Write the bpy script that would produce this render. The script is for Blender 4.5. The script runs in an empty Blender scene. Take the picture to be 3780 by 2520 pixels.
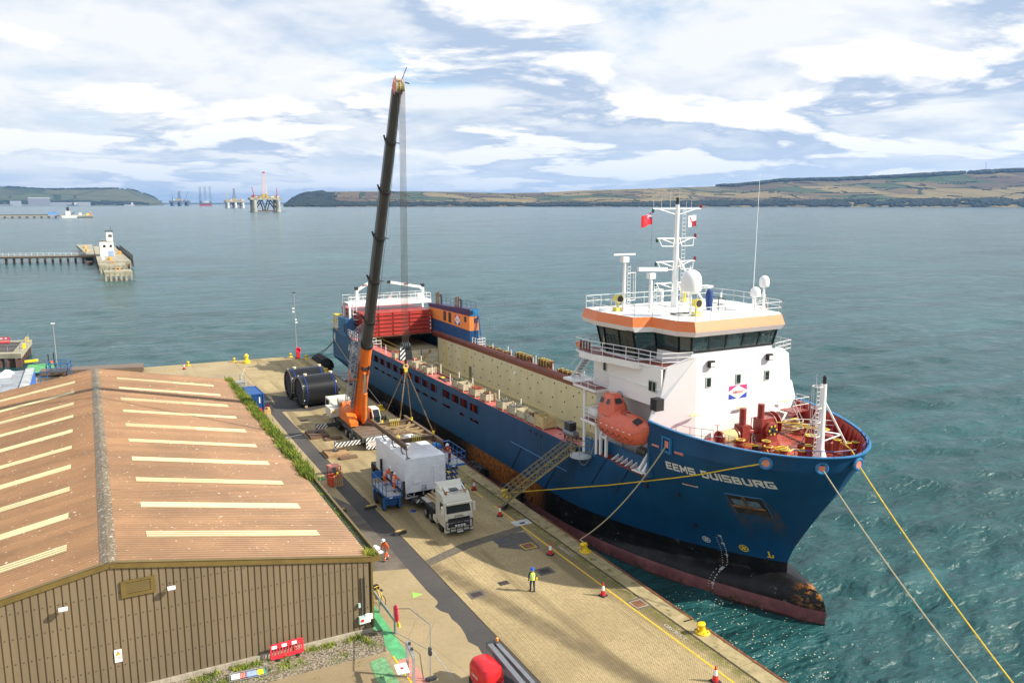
import bpy,bmesh,math,random
import numpy as np
from mathutils import Vector,Matrix,noise as mnoise
R=math.radians
scene=bpy.context.scene
COL=scene.collection
random.seed(7)
# camera, sky, sun, exposure
WATER_Z=-2.5
cam_d=bpy.data.cameras.new('camera');cam=bpy.data.objects.new('camera',cam_d);COL.objects.link(cam)
cam.location=(-33.48,0,27);cam.rotation_euler=(R(90-9.693),0,R(-27.6))
cam_d.sensor_width=36;cam_d.lens=28.38;cam_d.clip_start=0.5;cam_d.clip_end=90000
scene.camera=cam
SUN_DIR=Vector((0.80*math.cos(R(35.5)),-0.60*math.cos(R(35.5)),math.sin(R(35.5)))).normalized()
sun_d=bpy.data.lights.new('sun','SUN');sun_d.energy=5.0;sun_d.angle=R(0.6);sun_d.color=(1.0,0.93,0.80)
sun=bpy.data.objects.new('sun',sun_d);COL.objects.link(sun)
sun.rotation_euler=SUN_DIR.to_track_quat('Z','Y').to_euler()
scene.view_settings.view_transform='Standard';scene.view_settings.look='None'
scene.view_settings.exposure=0.58;scene.view_settings.gamma=1.0
try:scene.view_settings.use_curve_mapping=False
except Exception:pass
SKY_A0=0.35;SKY_B0=0.59
def build_world():
 w=bpy.data.worlds.new('World');scene.world=w;w.use_nodes=True
 nt=w.node_tree;N=nt.nodes;L=nt.links;N.clear()
 def nd(t,**k):
  n=N.new(t)
  for a,b in k.items():setattr(n,a,b)
  return n
 def math_(op,a,b=None,c=None,clamp=False):
  n=nd('ShaderNodeMath',operation=op,use_clamp=clamp)
  for i,v in enumerate((a,b,c)):
   if v is None:continue
   if isinstance(v,(int,float)):n.inputs[i].default_value=v
   else:L.new(v,n.inputs[i])
  return n.outputs[0]
 sky=nd('ShaderNodeTexSky',sky_type='NISHITA',sun_disc=False)
 sky.sun_elevation=R(35.5);sky.sun_rotation=math.atan2(0.80,-0.60)
 sky.air_density=1.0;sky.dust_density=0.6;sky.ozone_density=2.0
 skyc=nd('ShaderNodeVectorMath',operation='SCALE');L.new(sky.outputs[0],skyc.inputs[0]);skyc.inputs['Scale'].default_value=0.15
 tc=nd('ShaderNodeTexCoord');sep=nd('ShaderNodeSeparateXYZ');L.new(tc.outputs['Generated'],sep.inputs[0])
 x,y,z=sep.outputs
 zc=math_('MAXIMUM',z,0.0)
 def cloud_layer(zoff,dz,sx,detail,rough,seed,dist=0.15,stretch=1.0):
  zz=math_('ADD',math_('ADD',zc,zoff),dz)
  u=math_('DIVIDE',x,zz);v=math_('DIVIDE',y,zz)
  c=nd('ShaderNodeCombineXYZ');L.new(u,c.inputs[0]);L.new(v,c.inputs[1]);c.inputs[2].default_value=seed
  n=nd('ShaderNodeTexNoise');n.inputs['Scale'].default_value=sx;n.inputs['Detail'].default_value=detail;n.inputs['Roughness'].default_value=rough
  n.inputs['Distortion'].default_value=dist
  L.new(c.outputs[0],n.inputs['Vector']);return n.outputs['Fac']
 def ramp(v,lo,hi,a=0.0,b=1.0):
  n=nd('ShaderNodeMapRange',interpolation_type='SMOOTHSTEP');L.new(v,n.inputs[0]);n.inputs[1].default_value=lo;n.inputs[2].default_value=hi;n.inputs[3].default_value=a;n.inputs[4].default_value=b;return n.outputs[0]
 def mixc(f,a,b):
  n=nd('ShaderNodeMix',data_type='RGBA');L.new(f,n.inputs['Factor'])
  for k,q in (('A',a),('B',b)):
   if isinstance(q,tuple):n.inputs[k].default_value=(*q,1)
   else:L.new(q,n.inputs[k])
  return n.outputs['Result']
 low=cloud_layer(0.20,0.0,0.55,4,0.5,11.7);hi_=cloud_layer(0.17,0.0,1.3,8,0.58,4.4);hi_up=cloud_layer(0.17,0.02,1.3,8,0.58,4.4)
 sheet_a=ramp(math_('MULTIPLY_ADD',low,0.6,math_('MULTIPLY',hi_,0.4)),SKY_A0,SKY_A0+0.10)
 sheet_l=math_('ADD',math_('MULTIPLY',math_('SUBTRACT',hi_,hi_up),4.0),ramp(low,0.64,0.40),clamp=True)
 col=mixc(math_('MULTIPLY',sheet_a,0.94),skyc.outputs[0],mixc(sheet_l,(0.46,0.55,0.70),(0.82,0.83,0.84)))
 b0=cloud_layer(0.13,0.0,1.15,12,0.56,23.3,0.3);b1=cloud_layer(0.13,0.014,1.15,12,0.56,23.3,0.3);b2=cloud_layer(0.13,0.04,1.15,5,0.5,23.3,0.3)
 heap=ramp(math_('MULTIPLY_ADD',low,0.25,b0),SKY_B0,SKY_B0+0.09)
 lit=math_('ADD',math_('MULTIPLY',math_('SUBTRACT',b0,b1),9.0),math_('MULTIPLY_ADD',math_('SUBTRACT',b0,b2),7.0,0.42),clamp=True)
 col=mixc(math_('MULTIPLY',heap,0.95),col,mixc(lit,(0.40,0.50,0.66),(0.93,0.92,0.90)))
 hzf=math_('MULTIPLY',math_('SUBTRACT',1.0,ramp(zc,0.0,0.10)),0.55)
 hz=nd('ShaderNodeMix',data_type='RGBA');L.new(hzf,hz.inputs['Factor']);L.new(col,hz.inputs['A']);hz.inputs['B'].default_value=(0.62,0.74,0.90,1)
 bg=nd('ShaderNodeBackground');L.new(hz.outputs['Result'],bg.inputs[0]);bg.inputs[1].default_value=0.82
 out=nd('ShaderNodeOutputWorld');L.new(bg.outputs[0],out.inputs[0])
build_world()
# materials
MATS={}
def mat(name,col,rough=0.6,metal=0.0,var=0.18,scale=1.2,bump=0.0,bscale=12,rust=0.0,rustcol=(0.22,0.07,0.02),streak=1.0,rscale=0.7,spec=0.5,obj=True,alpha=None,trans=0.0):
 if name in MATS:return MATS[name]
 m=bpy.data.materials.new(name);m.use_nodes=True;nt=m.node_tree;N=nt.nodes;L=nt.links
 b=N['Principled BSDF'];b.inputs['Roughness'].default_value=rough;b.inputs['Metallic'].default_value=metal
 b.inputs['Specular IOR Level'].default_value=spec
 if trans:b.inputs['Transmission Weight'].default_value=trans
 tc=N.new('ShaderNodeTexCoord');src=tc.outputs['Object']
 n=N.new('ShaderNodeTexNoise');n.inputs['Scale'].default_value=scale;n.inputs['Detail'].default_value=7;n.inputs['Roughness'].default_value=0.62
 mp=N.new('ShaderNodeMapping');mp.inputs['Scale'].default_value=(1,1,streak);L.new(src,mp.inputs[0]);L.new(mp.outputs[0],n.inputs['Vector'])
 mr=N.new('ShaderNodeMapRange');L.new(n.outputs['Fac'],mr.inputs[0]);mr.inputs[1].default_value=0.3;mr.inputs[2].default_value=0.7
 mr.inputs[3].default_value=1-var*1.3;mr.inputs[4].default_value=1+var*0.7
 vm=N.new('ShaderNodeVectorMath');vm.operation='SCALE';vm.inputs[0].default_value=col[:3];L.new(mr.outputs[0],vm.inputs['Scale'])
 last=vm.outputs[0]
 if rust>0:
  n2=N.new('ShaderNodeTexNoise');n2.inputs['Scale'].default_value=rscale;n2.inputs['Detail'].default_value=9;n2.inputs['Roughness'].default_value=0.68
  mp2=N.new('ShaderNodeMapping');mp2.inputs['Scale'].default_value=(1,1,streak*0.6 if streak<1 else 1);mp2.inputs['Location'].default_value=(5.2,1.3,0.7)
  L.new(src,mp2.inputs[0]);L.new(mp2.outputs[0],n2.inputs['Vector'])
  m2=N.new('ShaderNodeMapRange');m2.interpolation_type='SMOOTHSTEP';L.new(n2.outputs['Fac'],m2.inputs[0]);m2.inputs[1].default_value=0.72-rust*0.4;m2.inputs[2].default_value=0.80-rust*0.36
  mx=N.new('ShaderNodeMix');mx.data_type='RGBA';L.new(m2.outputs[0],mx.inputs['Factor']);L.new(last,mx.inputs['A']);mx.inputs['B'].default_value=(*rustcol,1)
  last=mx.outputs['Result']
 L.new(last,b.inputs['Base Color'])
 if bump>0:
  n3=N.new('ShaderNodeTexNoise');n3.inputs['Scale'].default_value=bscale;n3.inputs['Detail'].default_value=4;L.new(src,n3.inputs['Vector'])
  bp=N.new('ShaderNodeBump');bp.inputs['Strength'].default_value=bump;bp.inputs['Distance'].default_value=0.05;L.new(n3.outputs['Fac'],bp.inputs['Height']);L.new(bp.outputs[0],b.inputs['Normal'])
 MATS[name]=m;return m
WHITE=mat('white_paint',(0.78,0.78,0.76),0.42,var=0.06,rust=0.06,rscale=1.6,streak=0.3)
BRIGHT=mat('bright_white',(0.80,0.80,0.79),0.4,var=0.03)
STEEL=mat('galvanised_steel',(0.42,0.44,0.46),0.42,0.6,var=0.15,scale=5)
DARK=mat('dark_steel',(0.05,0.055,0.06),0.5,0.3,var=0.25,scale=3)
BLACK=mat('black_rubber',(0.018,0.018,0.02),0.7,var=0.35,scale=4)
YELLOW=mat('yellow_paint',(0.75,0.50,0.02),0.5,var=0.15,rust=0.18,rscale=4)
SAFETY=mat('safety_yellow',(0.82,0.58,0.02),0.5,var=0.08)
ORANGE=mat('crane_orange',(0.82,0.19,0.025),0.38,var=0.10,scale=2)
RED=mat('signal_red',(0.62,0.02,0.02),0.42,var=0.12)
PINKRED=mat('deck_red',(0.52,0.13,0.10),0.55,var=0.22,scale=1.5,rust=0.10,rscale=2.2,rustcol=(0.2,0.06,0.03))
OXIDE=mat('oxide_red',(0.34,0.035,0.025),0.42,var=0.25,scale=1.5)
MAROON=mat('maroon_steel',(0.13,0.025,0.02),0.55,var=0.3)
SHIPBLUE=mat('ship_blue',(0.015,0.095,0.22),0.38,var=0.14,scale=0.6,streak=0.4)
LIFTBLUE=mat('lift_blue',(0.02,0.13,0.38),0.4,var=0.12)
GLASS=mat('dark_glass',(0.012,0.022,0.028),0.04,0.0,var=0.4,scale=0.8,spec=0.45)
FRAMEBLK=mat('window_frame_black',(0.012,0.012,0.014),0.3,var=0.1)
WOOD=mat('timber',(0.42,0.30,0.16),0.8,var=0.25,scale=3,streak=0.5,bump=0.3)
WOODDK=mat('dark_timber',(0.17,0.10,0.06),0.8,var=0.35,scale=3,bump=0.3)
CREAM=mat('hold_cream',(0.52,0.48,0.33),0.6,var=0.13,scale=0.5,streak=0.25,rust=0.12,rscale=0.55,rustcol=(0.30,0.25,0.14))
HIORANGE=mat('hi_vis_orange',(0.85,0.12,0.02),0.8,var=0.15,scale=6)
HIYELLOW=mat('hi_vis_yellow',(0.62,0.85,0.03),0.7,var=0.1,scale=6)
SKIN=mat('skin',(0.45,0.24,0.16),0.6,var=0.05)
NAVY=mat('dark_clothes',(0.02,0.03,0.07),0.8,var=0.2)
# mesh helpers
class MB:
 def __init__(s):s.v=[];s.f=[];s.m=[];s.mi=0
 def add(s,vs,fs):
  o=len(s.v);s.v.extend(tuple(p) for p in vs);s.f.extend(tuple(i+o for i in f) for f in fs);s.m.extend([s.mi]*len(fs));return s
 def box(s,c,d,rz=0.0,top=None):
  x,y,z=(k/2 for k in d);tx,ty=(x,y) if top is None else (x*top[0],y*top[1])
  p=[(-x,-y,-z),(x,-y,-z),(x,y,-z),(-x,y,-z),(-tx,-ty,z),(tx,-ty,z),(tx,ty,z),(-tx,ty,z)]
  ca,sa=math.cos(rz),math.sin(rz)
  return s.add([(c[0]+a*ca-b*sa,c[1]+a*sa+b*ca,c[2]+h) for a,b,h in p],[(0,3,2,1),(4,5,6,7),(0,1,5,4),(1,2,6,5),(2,3,7,6),(3,0,4,7)])
 def b2(s,a,b):return s.box([(a[i]+b[i])/2 for i in range(3)],[abs(b[i]-a[i]) for i in range(3)])
 def bar(s,p,q,w=0.1,h=None,up=(0,0,1)):
  h=h or w;p=Vector(p);q=Vector(q);d=(q-p)
  if d.length<1e-6:return s
  d.normalize();u=Vector(up)
  if abs(d.dot(u))>0.98:u=Vector((1,0,0))
  a=d.cross(u).normalized()*w/2;b=a.cross(d).normalized()*h/2
  return s.add([p-a-b,p+a-b,p+a+b,p-a+b,q-a-b,q+a-b,q+a+b,q-a+b],[(0,1,2,3),(7,6,5,4),(0,4,5,1),(1,5,6,2),(2,6,7,3),(3,7,4,0)])
 def ibeam(s,p,q,w=0.2,h=0.3,t=0.03):
  p=Vector(p);q=Vector(q);z=Vector((0,0,h/2-t/2))
  s.bar(p+z,q+z,w,t);s.bar(p-z,q-z,w,t);return s.bar(p,q,t,h-2*t)
 def tube(s,p,q,r=0.03,n=6,r2=None,cap=True):
  r2=r if r2 is None else r2;p=Vector(p);q=Vector(q);d=q-p
  if d.length<1e-6:return s
  d.normalize();u=Vector((0,0,1)) if abs(d.z)<0.95 else Vector((1,0,0));a=d.cross(u).normalized();b=a.cross(d)
  A=[p+(a*math.cos(t)+b*math.sin(t))*r for t in (2*math.pi*i/n for i in range(n))]
  B=[q+(a*math.cos(t)+b*math.sin(t))*r2 for t in (2*math.pi*i/n for i in range(n))]
  fs=[(i,(i+1)%n,n+(i+1)%n,n+i) for i in range(n)]
  if cap:fs+=[tuple(reversed(range(n))),tuple(range(n,2*n))]
  return s.add(A+B,fs)
 def path(s,pts,r=0.03,n=6):
  for a,b in zip(pts,pts[1:]):s.tube(a,b,r,n)
  return s
 def lathe(s,prof,c=(0,0,0),n=16,axis='z',cap=True):
  vs=[]
  for r,h in prof:
   for i in range(n):
    t=2*math.pi*i/n;a,b=r*math.cos(t),r*math.sin(t)
    vs.append({'z':(c[0]+a,c[1]+b,c[2]+h),'y':(c[0]+a,c[1]+h,c[2]+b),'x':(c[0]+h,c[1]+a,c[2]+b)}[axis])
  fs=[(k*n+i,k*n+(i+1)%n,(k+1)*n+(i+1)%n,(k+1)*n+i) for k in range(len(prof)-1) for i in range(n)]
  if cap:fs+=[tuple(reversed(range(n))),tuple(range((len(prof)-1)*n,len(prof)*n))]
  return s.add(vs,fs)
 def prism(s,poly,z0,z1,axis='z'):
  n=len(poly);f={'z':lambda a,b,h:(a,b,h),'y':lambda a,b,h:(a,h,b),'x':lambda a,b,h:(h,a,b)}[axis]
  vs=[f(a,b,z0) for a,b in poly]+[f(a,b,z1) for a,b in poly]
  return s.add(vs,[tuple(reversed(range(n))),tuple(range(n,2*n))]+[(i,(i+1)%n,n+(i+1)%n,n+i) for i in range(n)])
 def loft(s,rings,cap=True):
  n=len(rings[0]);vs=[p for r in rings for p in r]
  fs=[(k*n+i,k*n+(i+1)%n,(k+1)*n+(i+1)%n,(k+1)*n+i) for k in range(len(rings)-1) for i in range(n)]
  if cap:fs+=[tuple(reversed(range(n))),tuple(range((len(rings)-1)*n,len(rings)*n))]
  return s.add(vs,fs)
 def quad(s,*p):return s.add(p,[tuple(range(len(p)))])
 def ring(s,c,R_,r,axis='z',n=16,m=6):
  rings=[]
  for i in range(n):
   t=2*math.pi*i/n;row=[]
   for j in range(m):
    u=2*math.pi*j/m;rr=R_+r*math.cos(u);h=r*math.sin(u);a,b=rr*math.cos(t),rr*math.sin(t)
    row.append({'z':(c[0]+a,c[1]+b,c[2]+h),'y':(c[0]+a,c[1]+h,c[2]+b),'x':(c[0]+h,c[1]+a,c[2]+b)}[axis])
   rings.append(row)
  rings.append(rings[0]);return s.loft(rings,cap=False)
 def build(s,name,m,parent=None,kind=None,label=None,smooth=False):
  me=bpy.data.meshes.new(name);me.from_pydata([tuple(p) for p in s.v],[],s.f)
  ms=m if isinstance(m,(list,tuple)) else [m]
  for k in ms:me.materials.append(k)
  if len(ms)>1:me.polygons.foreach_set('material_index',s.m)
  if smooth:
   me.polygons.foreach_set('use_smooth',[True]*len(me.polygons))
  bm=bmesh.new();bm.from_mesh(me);bmesh.ops.recalc_face_normals(bm,faces=bm.faces);bm.to_mesh(me);bm.free()
  if smooth:
   try:me.set_sharp_from_angle(angle=R(38))
   except Exception:pass
  return link(name,me,parent,kind,label)
def link(name,me,parent=None,kind=None,label=None):
 o=bpy.data.objects.new(name,me);COL.objects.link(o)
 if parent is not None:o.parent=parent
 if kind:o['kind']=kind
 if label:o['label']=label
 return o
def tag(o,label,cat,group=None):
 o['label']=label;o['category']=cat
 if group:o['group']=group
 return o
def thing(name,label,cat,loc=(0,0,0),rz=0.0,group=None):
 o=bpy.data.objects.new(name,None);COL.objects.link(o);o.empty_display_size=0.3
 o.location=loc;o.rotation_euler=(0,0,rz);return tag(o,label,cat,group)
def dup(root,loc,rz=0.0,label=None,scale=None):
 r=root.copy();COL.objects.link(r);r.location=loc;r.rotation_euler=(0,0,rz)
 if label:r['label']=label
 if scale:r.scale=scale
 for ch in list(root.children):
  c=ch.copy();COL.objects.link(c);c.parent=r
  for g in list(ch.children):
   d=g.copy();COL.objects.link(d);d.parent=c
 return r
def rail(mb,pts,h=1.05,levels=(1.0,0.66,0.33),step=1.5,r=0.028,n=4):
 for a,b in zip(pts,pts[1:]):
  a=Vector(a);b=Vector(b);k=max(1,round((b-a).length/step))
  for i in range(k+1):
   p=a.lerp(b,i/k);mb.tube(p,p+Vector((0,0,h)),r,n)
  for l in levels:mb.tube(a+Vector((0,0,h*l)),b+Vector((0,0,h*l)),r*0.85,n)
 return mb
def text_mesh(s,size=1.0,xs=1.0,bold=0.0,align='LEFT'):
 cu=bpy.data.curves.new('t','FONT');cu.body=s;cu.size=size;cu.offset=bold;cu.align_x=align;cu.fill_mode='FRONT'
 o=bpy.data.objects.new('t',cu);COL.objects.link(o);bpy.context.view_layer.update()
 me=bpy.data.meshes.new_from_object(o.evaluated_get(bpy.context.evaluated_depsgraph_get()))
 vs=[(v.co.x*xs,v.co.y) for v in me.vertices];fs=[tuple(p.vertices) for p in me.polygons]
 bpy.data.objects.remove(o);bpy.data.curves.remove(cu);bpy.data.meshes.remove(me)
 return vs,fs
def put_text(s,fn,size,m,parent,name='lettering',xs=1.0,bold=0.0,align='LEFT'):
 vs,fs=text_mesh(s,size,xs,bold,align);me=bpy.data.meshes.new(name)
 me.from_pydata([tuple(fn(u,v)) for u,v in vs],[],fs);me.materials.append(m)
 return link(name,me,parent)
 # water
def water_material():
 m=bpy.data.materials.new('sea_water');m.use_nodes=True;N=m.node_tree.nodes;L=m.node_tree.links;b=N['Principled BSDF']
 geo=N.new('ShaderNodeNewGeometry')
 b.inputs['IOR'].default_value=1.33;b.inputs['Specular IOR Level'].default_value=0.42
 n=N.new('ShaderNodeTexNoise');n.inputs['Scale'].default_value=0.012;n.inputs['Detail'].default_value=5;L.new(geo.outputs['Position'],n.inputs['Vector'])
 r=N.new('ShaderNodeMix');r.data_type='RGBA';mr=N.new('ShaderNodeMapRange');L.new(n.outputs['Fac'],mr.inputs[0]);mr.inputs[1].default_value=0.35;mr.inputs[2].default_value=0.65
 L.new(mr.outputs[0],r.inputs['Factor']);r.inputs['A'].default_value=(0.013,0.064,0.066,1);r.inputs['B'].default_value=(0.021,0.088,0.092,1)
 L.new(r.outputs['Result'],b.inputs['Base Color'])
 b.inputs['Roughness'].default_value=0.13
 def noise(scale,detail,st,rot=0.5,rough=0.6):
  mp=N.new('ShaderNodeMapping');mp.inputs['Scale'].default_value=st;mp.inputs['Rotation'].default_value=(0,0,rot);L.new(geo.outputs['Position'],mp.inputs[0])
  q=N.new('ShaderNodeTexNoise');q.inputs['Scale'].default_value=scale;q.inputs['Detail'].default_value=detail;q.inputs['Roughness'].default_value=rough;L.new(mp.outputs[0],q.inputs['Vector']);return q.outputs['Fac']
 gust=noise(0.016,6,(0.5,1.6,1),0.48,0.68);gr=N.new('ShaderNodeMapRange');L.new(gust,gr.inputs[0]);gr.inputs[1].default_value=0.36;gr.inputs[2].default_value=0.64;gr.inputs[3].default_value=0.11;gr.inputs[4].default_value=0.20;L.new(gr.outputs[0],b.inputs['Roughness'])
 g2=noise(0.05,7,(0.35,2.2,1),0.48,0.75);g3=N.new('ShaderNodeMapRange');L.new(g2,g3.inputs[0]);g3.inputs[1].default_value=0.38;g3.inputs[2].default_value=0.62;g3.inputs[3].default_value=0.72;g3.inputs[4].default_value=1.22
 gs=N.new('ShaderNodeVectorMath');gs.operation='SCALE';L.new(r.outputs['Result'],gs.inputs[0]);L.new(g3.outputs[0],gs.inputs['Scale']);L.new(gs.outputs[0],b.inputs['Base Color'])
 a=noise(1.6,5,(0.55,1.25,1));c=noise(0.33,3,(0.5,1.2,1),0.42)
 mm0=N.new('ShaderNodeMath');mm0.operation='MULTIPLY_ADD';L.new(c,mm0.inputs[0]);mm0.inputs[1].default_value=3.0;L.new(a,mm0.inputs[2])
 far=noise(0.075,5,(0.55,1.5,1),0.45,0.62);mm=N.new('ShaderNodeMath');mm.operation='MULTIPLY_ADD';L.new(far,mm.inputs[0]);mm.inputs[1].default_value=5.0;L.new(mm0.outputs[0],mm.inputs[2])
 bp=N.new('ShaderNodeBump');bp.inputs['Strength'].default_value=1.0;bp.inputs['Distance'].default_value=0.30;L.new(mm.outputs[0],bp.inputs['Height']);L.new(bp.outputs[0],b.inputs['Normal'])
 return m
def build_water():
 cx,cy=cam.location.x,cam.location.y
 rng=np.random.default_rng(3)
 rr=[0.0,12.0]
 while rr[-1]<1500:rr.append(rr[-1]*1.0105 if rr[-1]>30 else rr[-1]+3)
 while rr[-1]<30000:rr.append(rr[-1]*1.35)
 rr.append(42000.0)
 r=np.array(rr[1:]);
 base=math.atan2(math.cos(R(-27.6)),-math.sin(R(-27.6)))
 fine=np.linspace(-0.66,0.66,620);coarse=np.linspace(0.66,2*math.pi-0.66,60)[1:-1]
 ang=base+np.concatenate([fine,coarse]);n=len(ang)
 X=cx+r[:,None]*np.cos(ang)[None];Y=cy+r[:,None]*np.sin(ang)[None]
 Z=np.zeros_like(X);wind=R(58)
 for k in range(64):
  lam=0.9*(1.085**k)*0.55+0.35
  if lam>26:break
  for _ in range(2):
   th=wind+rng.normal(0,0.50);kk=2*math.pi/lam;ph=rng.uniform(0,6.28)
   amp=0.0195*lam**0.60*rng.uniform(0.5,1.3)
   if lam>5:amp*=(5/lam)**1.1
   cell=np.maximum(r*0.0105,0.25)[:,None]
   att=np.clip((lam/cell-2.2)/2.5,0,1)
   p=kk*(X*math.cos(th)+Y*math.sin(th))+ph
   Z+=amp*att*(np.sin(p)+0.22*np.cos(2*p))
 calm=np.clip((X-2.5)/10,0.12,1);calm=np.where((Y>30)&(Y<140),calm,1);Z*=calm
 Z+=WATER_Z
 co=np.stack([X,Y,Z],-1).reshape(-1,3);m=len(r)
 i=np.arange(m-1)[:,None]*n;j=np.arange(n)[None];j2=(j+1)%n
 q=np.stack([i+j,i+n+j,i+n+j2,i+j2],-1).reshape(-1,4)
 me=bpy.data.meshes.new('water');me.vertices.add(len(co));me.vertices.foreach_set('co',co.ravel())
 me.loops.add(q.size);me.loops.foreach_set('vertex_index',q.ravel().astype(np.int32));me.polygons.add(len(q))
 me.polygons.foreach_set('loop_start',np.arange(0,q.size,4,dtype=np.int32));me.polygons.foreach_set('loop_total',np.full(len(q),4,np.int32))
 me.polygons.foreach_set('use_smooth',np.ones(len(q),bool));me.update(calc_edges=True);me.flip_normals() if me.polygons[0].normal.z<0 else None
 me.materials.append(water_material());link('water',me,None,'structure')
build_water()
# ground of the quay
def ground_material(name,kind):
 """kind: 'paver' sandy block paving, 'concrete', 'asphalt', 'gravel', 'brick'"""
 m=bpy.data.materials.new(name);m.use_nodes=True;N=m.node_tree.nodes;L=m.node_tree.links;b=N['Principled BSDF'];b.inputs['Roughness'].default_value=0.85;b.inputs['Specular IOR Level'].default_value=0.3
 geo=N.new('ShaderNodeNewGeometry');pos=geo.outputs['Position']
 def noise(scale,detail=6,st=(1,1,1),rough=0.6,loc=(0,0,0),rot=0.0):
  mp=N.new('ShaderNodeMapping');mp.inputs['Scale'].default_value=st;mp.inputs['Location'].default_value=loc;mp.inputs['Rotation'].default_value=(0,0,rot);L.new(pos,mp.inputs[0])
  q=N.new('ShaderNodeTexNoise');q.inputs['Scale'].default_value=scale;q.inputs['Detail'].default_value=detail;q.inputs['Roughness'].default_value=rough;L.new(mp.outputs[0],q.inputs['Vector']);return q.outputs['Fac']
 def rng_(v,a,c,d=0.0,e=1.0):
  q=N.new('ShaderNodeMapRange');q.interpolation_type='SMOOTHSTEP';L.new(v,q.inputs[0]);q.inputs[1].default_value=a;q.inputs[2].default_value=c;q.inputs[3].default_value=d;q.inputs[4].default_value=e;return q.outputs[0]
 def mix(f,a,c,mode='MIX'):
  q=N.new('ShaderNodeMix');q.data_type='RGBA';q.blend_type=mode
  if isinstance(f,float):q.inputs['Factor'].default_value=f
  else:L.new(f,q.inputs['Factor'])
  for s_,v in (('A',a),('B',c)):
   if isinstance(v,tuple):q.inputs[s_].default_value=(*v,1)
   else:L.new(v,q.inputs[s_])
  return q.outputs['Result']
 def mul(a,c):
  q=N.new('ShaderNodeMath');q.operation='MULTIPLY'
  for k,v in enumerate((a,c)):
   if isinstance(v,(int,float)):q.inputs[k].default_value=v
   else:L.new(v,q.inputs[k])
  return q.outputs[0]
 big=noise(0.11,6,rough=0.65);fine=noise(2.5,8,rough=0.75)
 if kind in ('paver','paverfar','brick'):
  A,B=((0.48,0.375,0.20),(0.37,0.285,0.15)) if kind!='brick' else ((0.36,0.28,0.17),(0.25,0.19,0.11))
  c=mix(rng_(big,0.35,0.65),B,A)
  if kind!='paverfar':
   at=N.new('ShaderNodeAttribute');at.attribute_name='rnd';c=mix(mul(at.outputs['Fac'],0.42),c,(0.23,0.175,0.095))
  else:
   bt=N.new('ShaderNodeTexBrick');bt.inputs['Scale'].default_value=1.0;bt.inputs['Brick Width'].default_value=0.6;bt.inputs['Row Height'].default_value=0.2;bt.inputs['Mortar Size'].default_value=0.018
   bt.inputs['Color1'].default_value=(1,1,1,1);bt.inputs['Color2'].default_value=(0.72,0.72,0.72,1);bt.inputs['Mortar'].default_value=(0.42,0.42,0.42,1);L.new(pos,bt.inputs['Vector']);c=mix(0.8,c,bt.outputs['Color'],'MULTIPLY')
  if kind!='brick':
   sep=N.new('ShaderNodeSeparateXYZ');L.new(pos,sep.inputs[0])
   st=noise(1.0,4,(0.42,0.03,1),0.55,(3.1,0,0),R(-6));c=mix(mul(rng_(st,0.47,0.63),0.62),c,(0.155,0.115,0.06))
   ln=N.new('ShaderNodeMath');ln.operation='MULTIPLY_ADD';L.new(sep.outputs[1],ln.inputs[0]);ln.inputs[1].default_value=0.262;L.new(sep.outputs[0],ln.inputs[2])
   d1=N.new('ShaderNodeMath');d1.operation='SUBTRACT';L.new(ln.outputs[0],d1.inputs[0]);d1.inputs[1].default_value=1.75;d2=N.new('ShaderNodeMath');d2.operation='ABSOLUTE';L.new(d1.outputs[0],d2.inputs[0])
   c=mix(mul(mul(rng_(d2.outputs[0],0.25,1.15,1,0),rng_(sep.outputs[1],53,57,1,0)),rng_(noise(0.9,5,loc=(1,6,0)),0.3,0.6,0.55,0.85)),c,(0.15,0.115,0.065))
   spots=noise(0.55,8,rough=0.8,loc=(9,2,0));c=mix(mul(rng_(spots,0.60,0.74),0.7),c,(0.09,0.065,0.04))
   moss=mul(rng_(sep.outputs[0],-2.9,-1.4),rng_(noise(1.6,9,rough=0.85),0.36,0.56));c=mix(mul(moss,0.85),c,(0.11,0.115,0.015))
   droppings=noise(3.2,2,loc=(4,4,0));c=mix(rng_(droppings,0.765,0.78),c,(0.6,0.58,0.5))
  else:
   c=mix(mul(rng_(noise(1.1,9,rough=0.8),0.60,0.70),0.8),c,(0.10,0.12,0.02))
 elif kind=='concrete':
  c=mix(rng_(big,0.3,0.7),(0.31,0.24,0.135),(0.39,0.31,0.18));c=mix(mul(rng_(fine,0.45,0.8),0.45),c,(0.17,0.13,0.08))
  c=mix(mul(rng_(noise(0.22,7,(1,0.35,1),0.7,(2,8,0)),0.56,0.72),0.6),c,(0.12,0.10,0.075))
  v=N.new('ShaderNodeTexVoronoi');v.feature='DISTANCE_TO_EDGE';v.inputs['Scale'].default_value=0.16;L.new(pos,v.inputs['Vector']);c=mix(mul(rng_(v.outputs['Distance'],0.001,0.006,1,0),0.25),c,(0.09,0.07,0.05))
 elif kind=='asphalt':
  c=mix(rng_(big,0.3,0.7),(0.055,0.052,0.052),(0.085,0.078,0.072));c=mix(mul(rng_(fine,0.5,0.8),0.5),c,(0.13,0.115,0.09))
 else:
  v=N.new('ShaderNodeTexVoronoi');v.inputs['Scale'].default_value=11;L.new(pos,v.inputs['Vector']);g=N.new('ShaderNodeSeparateColor');L.new(v.outputs['Color'],g.inputs[0])
  c=mix(rng_(g.outputs[0],0.1,0.95),(0.10,0.08,0.055),(0.34,0.29,0.22));c=mix(mul(rng_(noise(0.7,8,rough=0.8),0.5,0.62),0.85),c,(0.09,0.115,0.015))
 L.new(c,b.inputs['Base Color'])
 bp=N.new('ShaderNodeBump');bp.inputs['Strength'].default_value=0.35;bp.inputs['Distance'].default_value=0.02;L.new(noise(14,4),bp.inputs['Height']);L.new(bp.outputs[0],b.inputs['Normal'])
 return m
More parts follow.
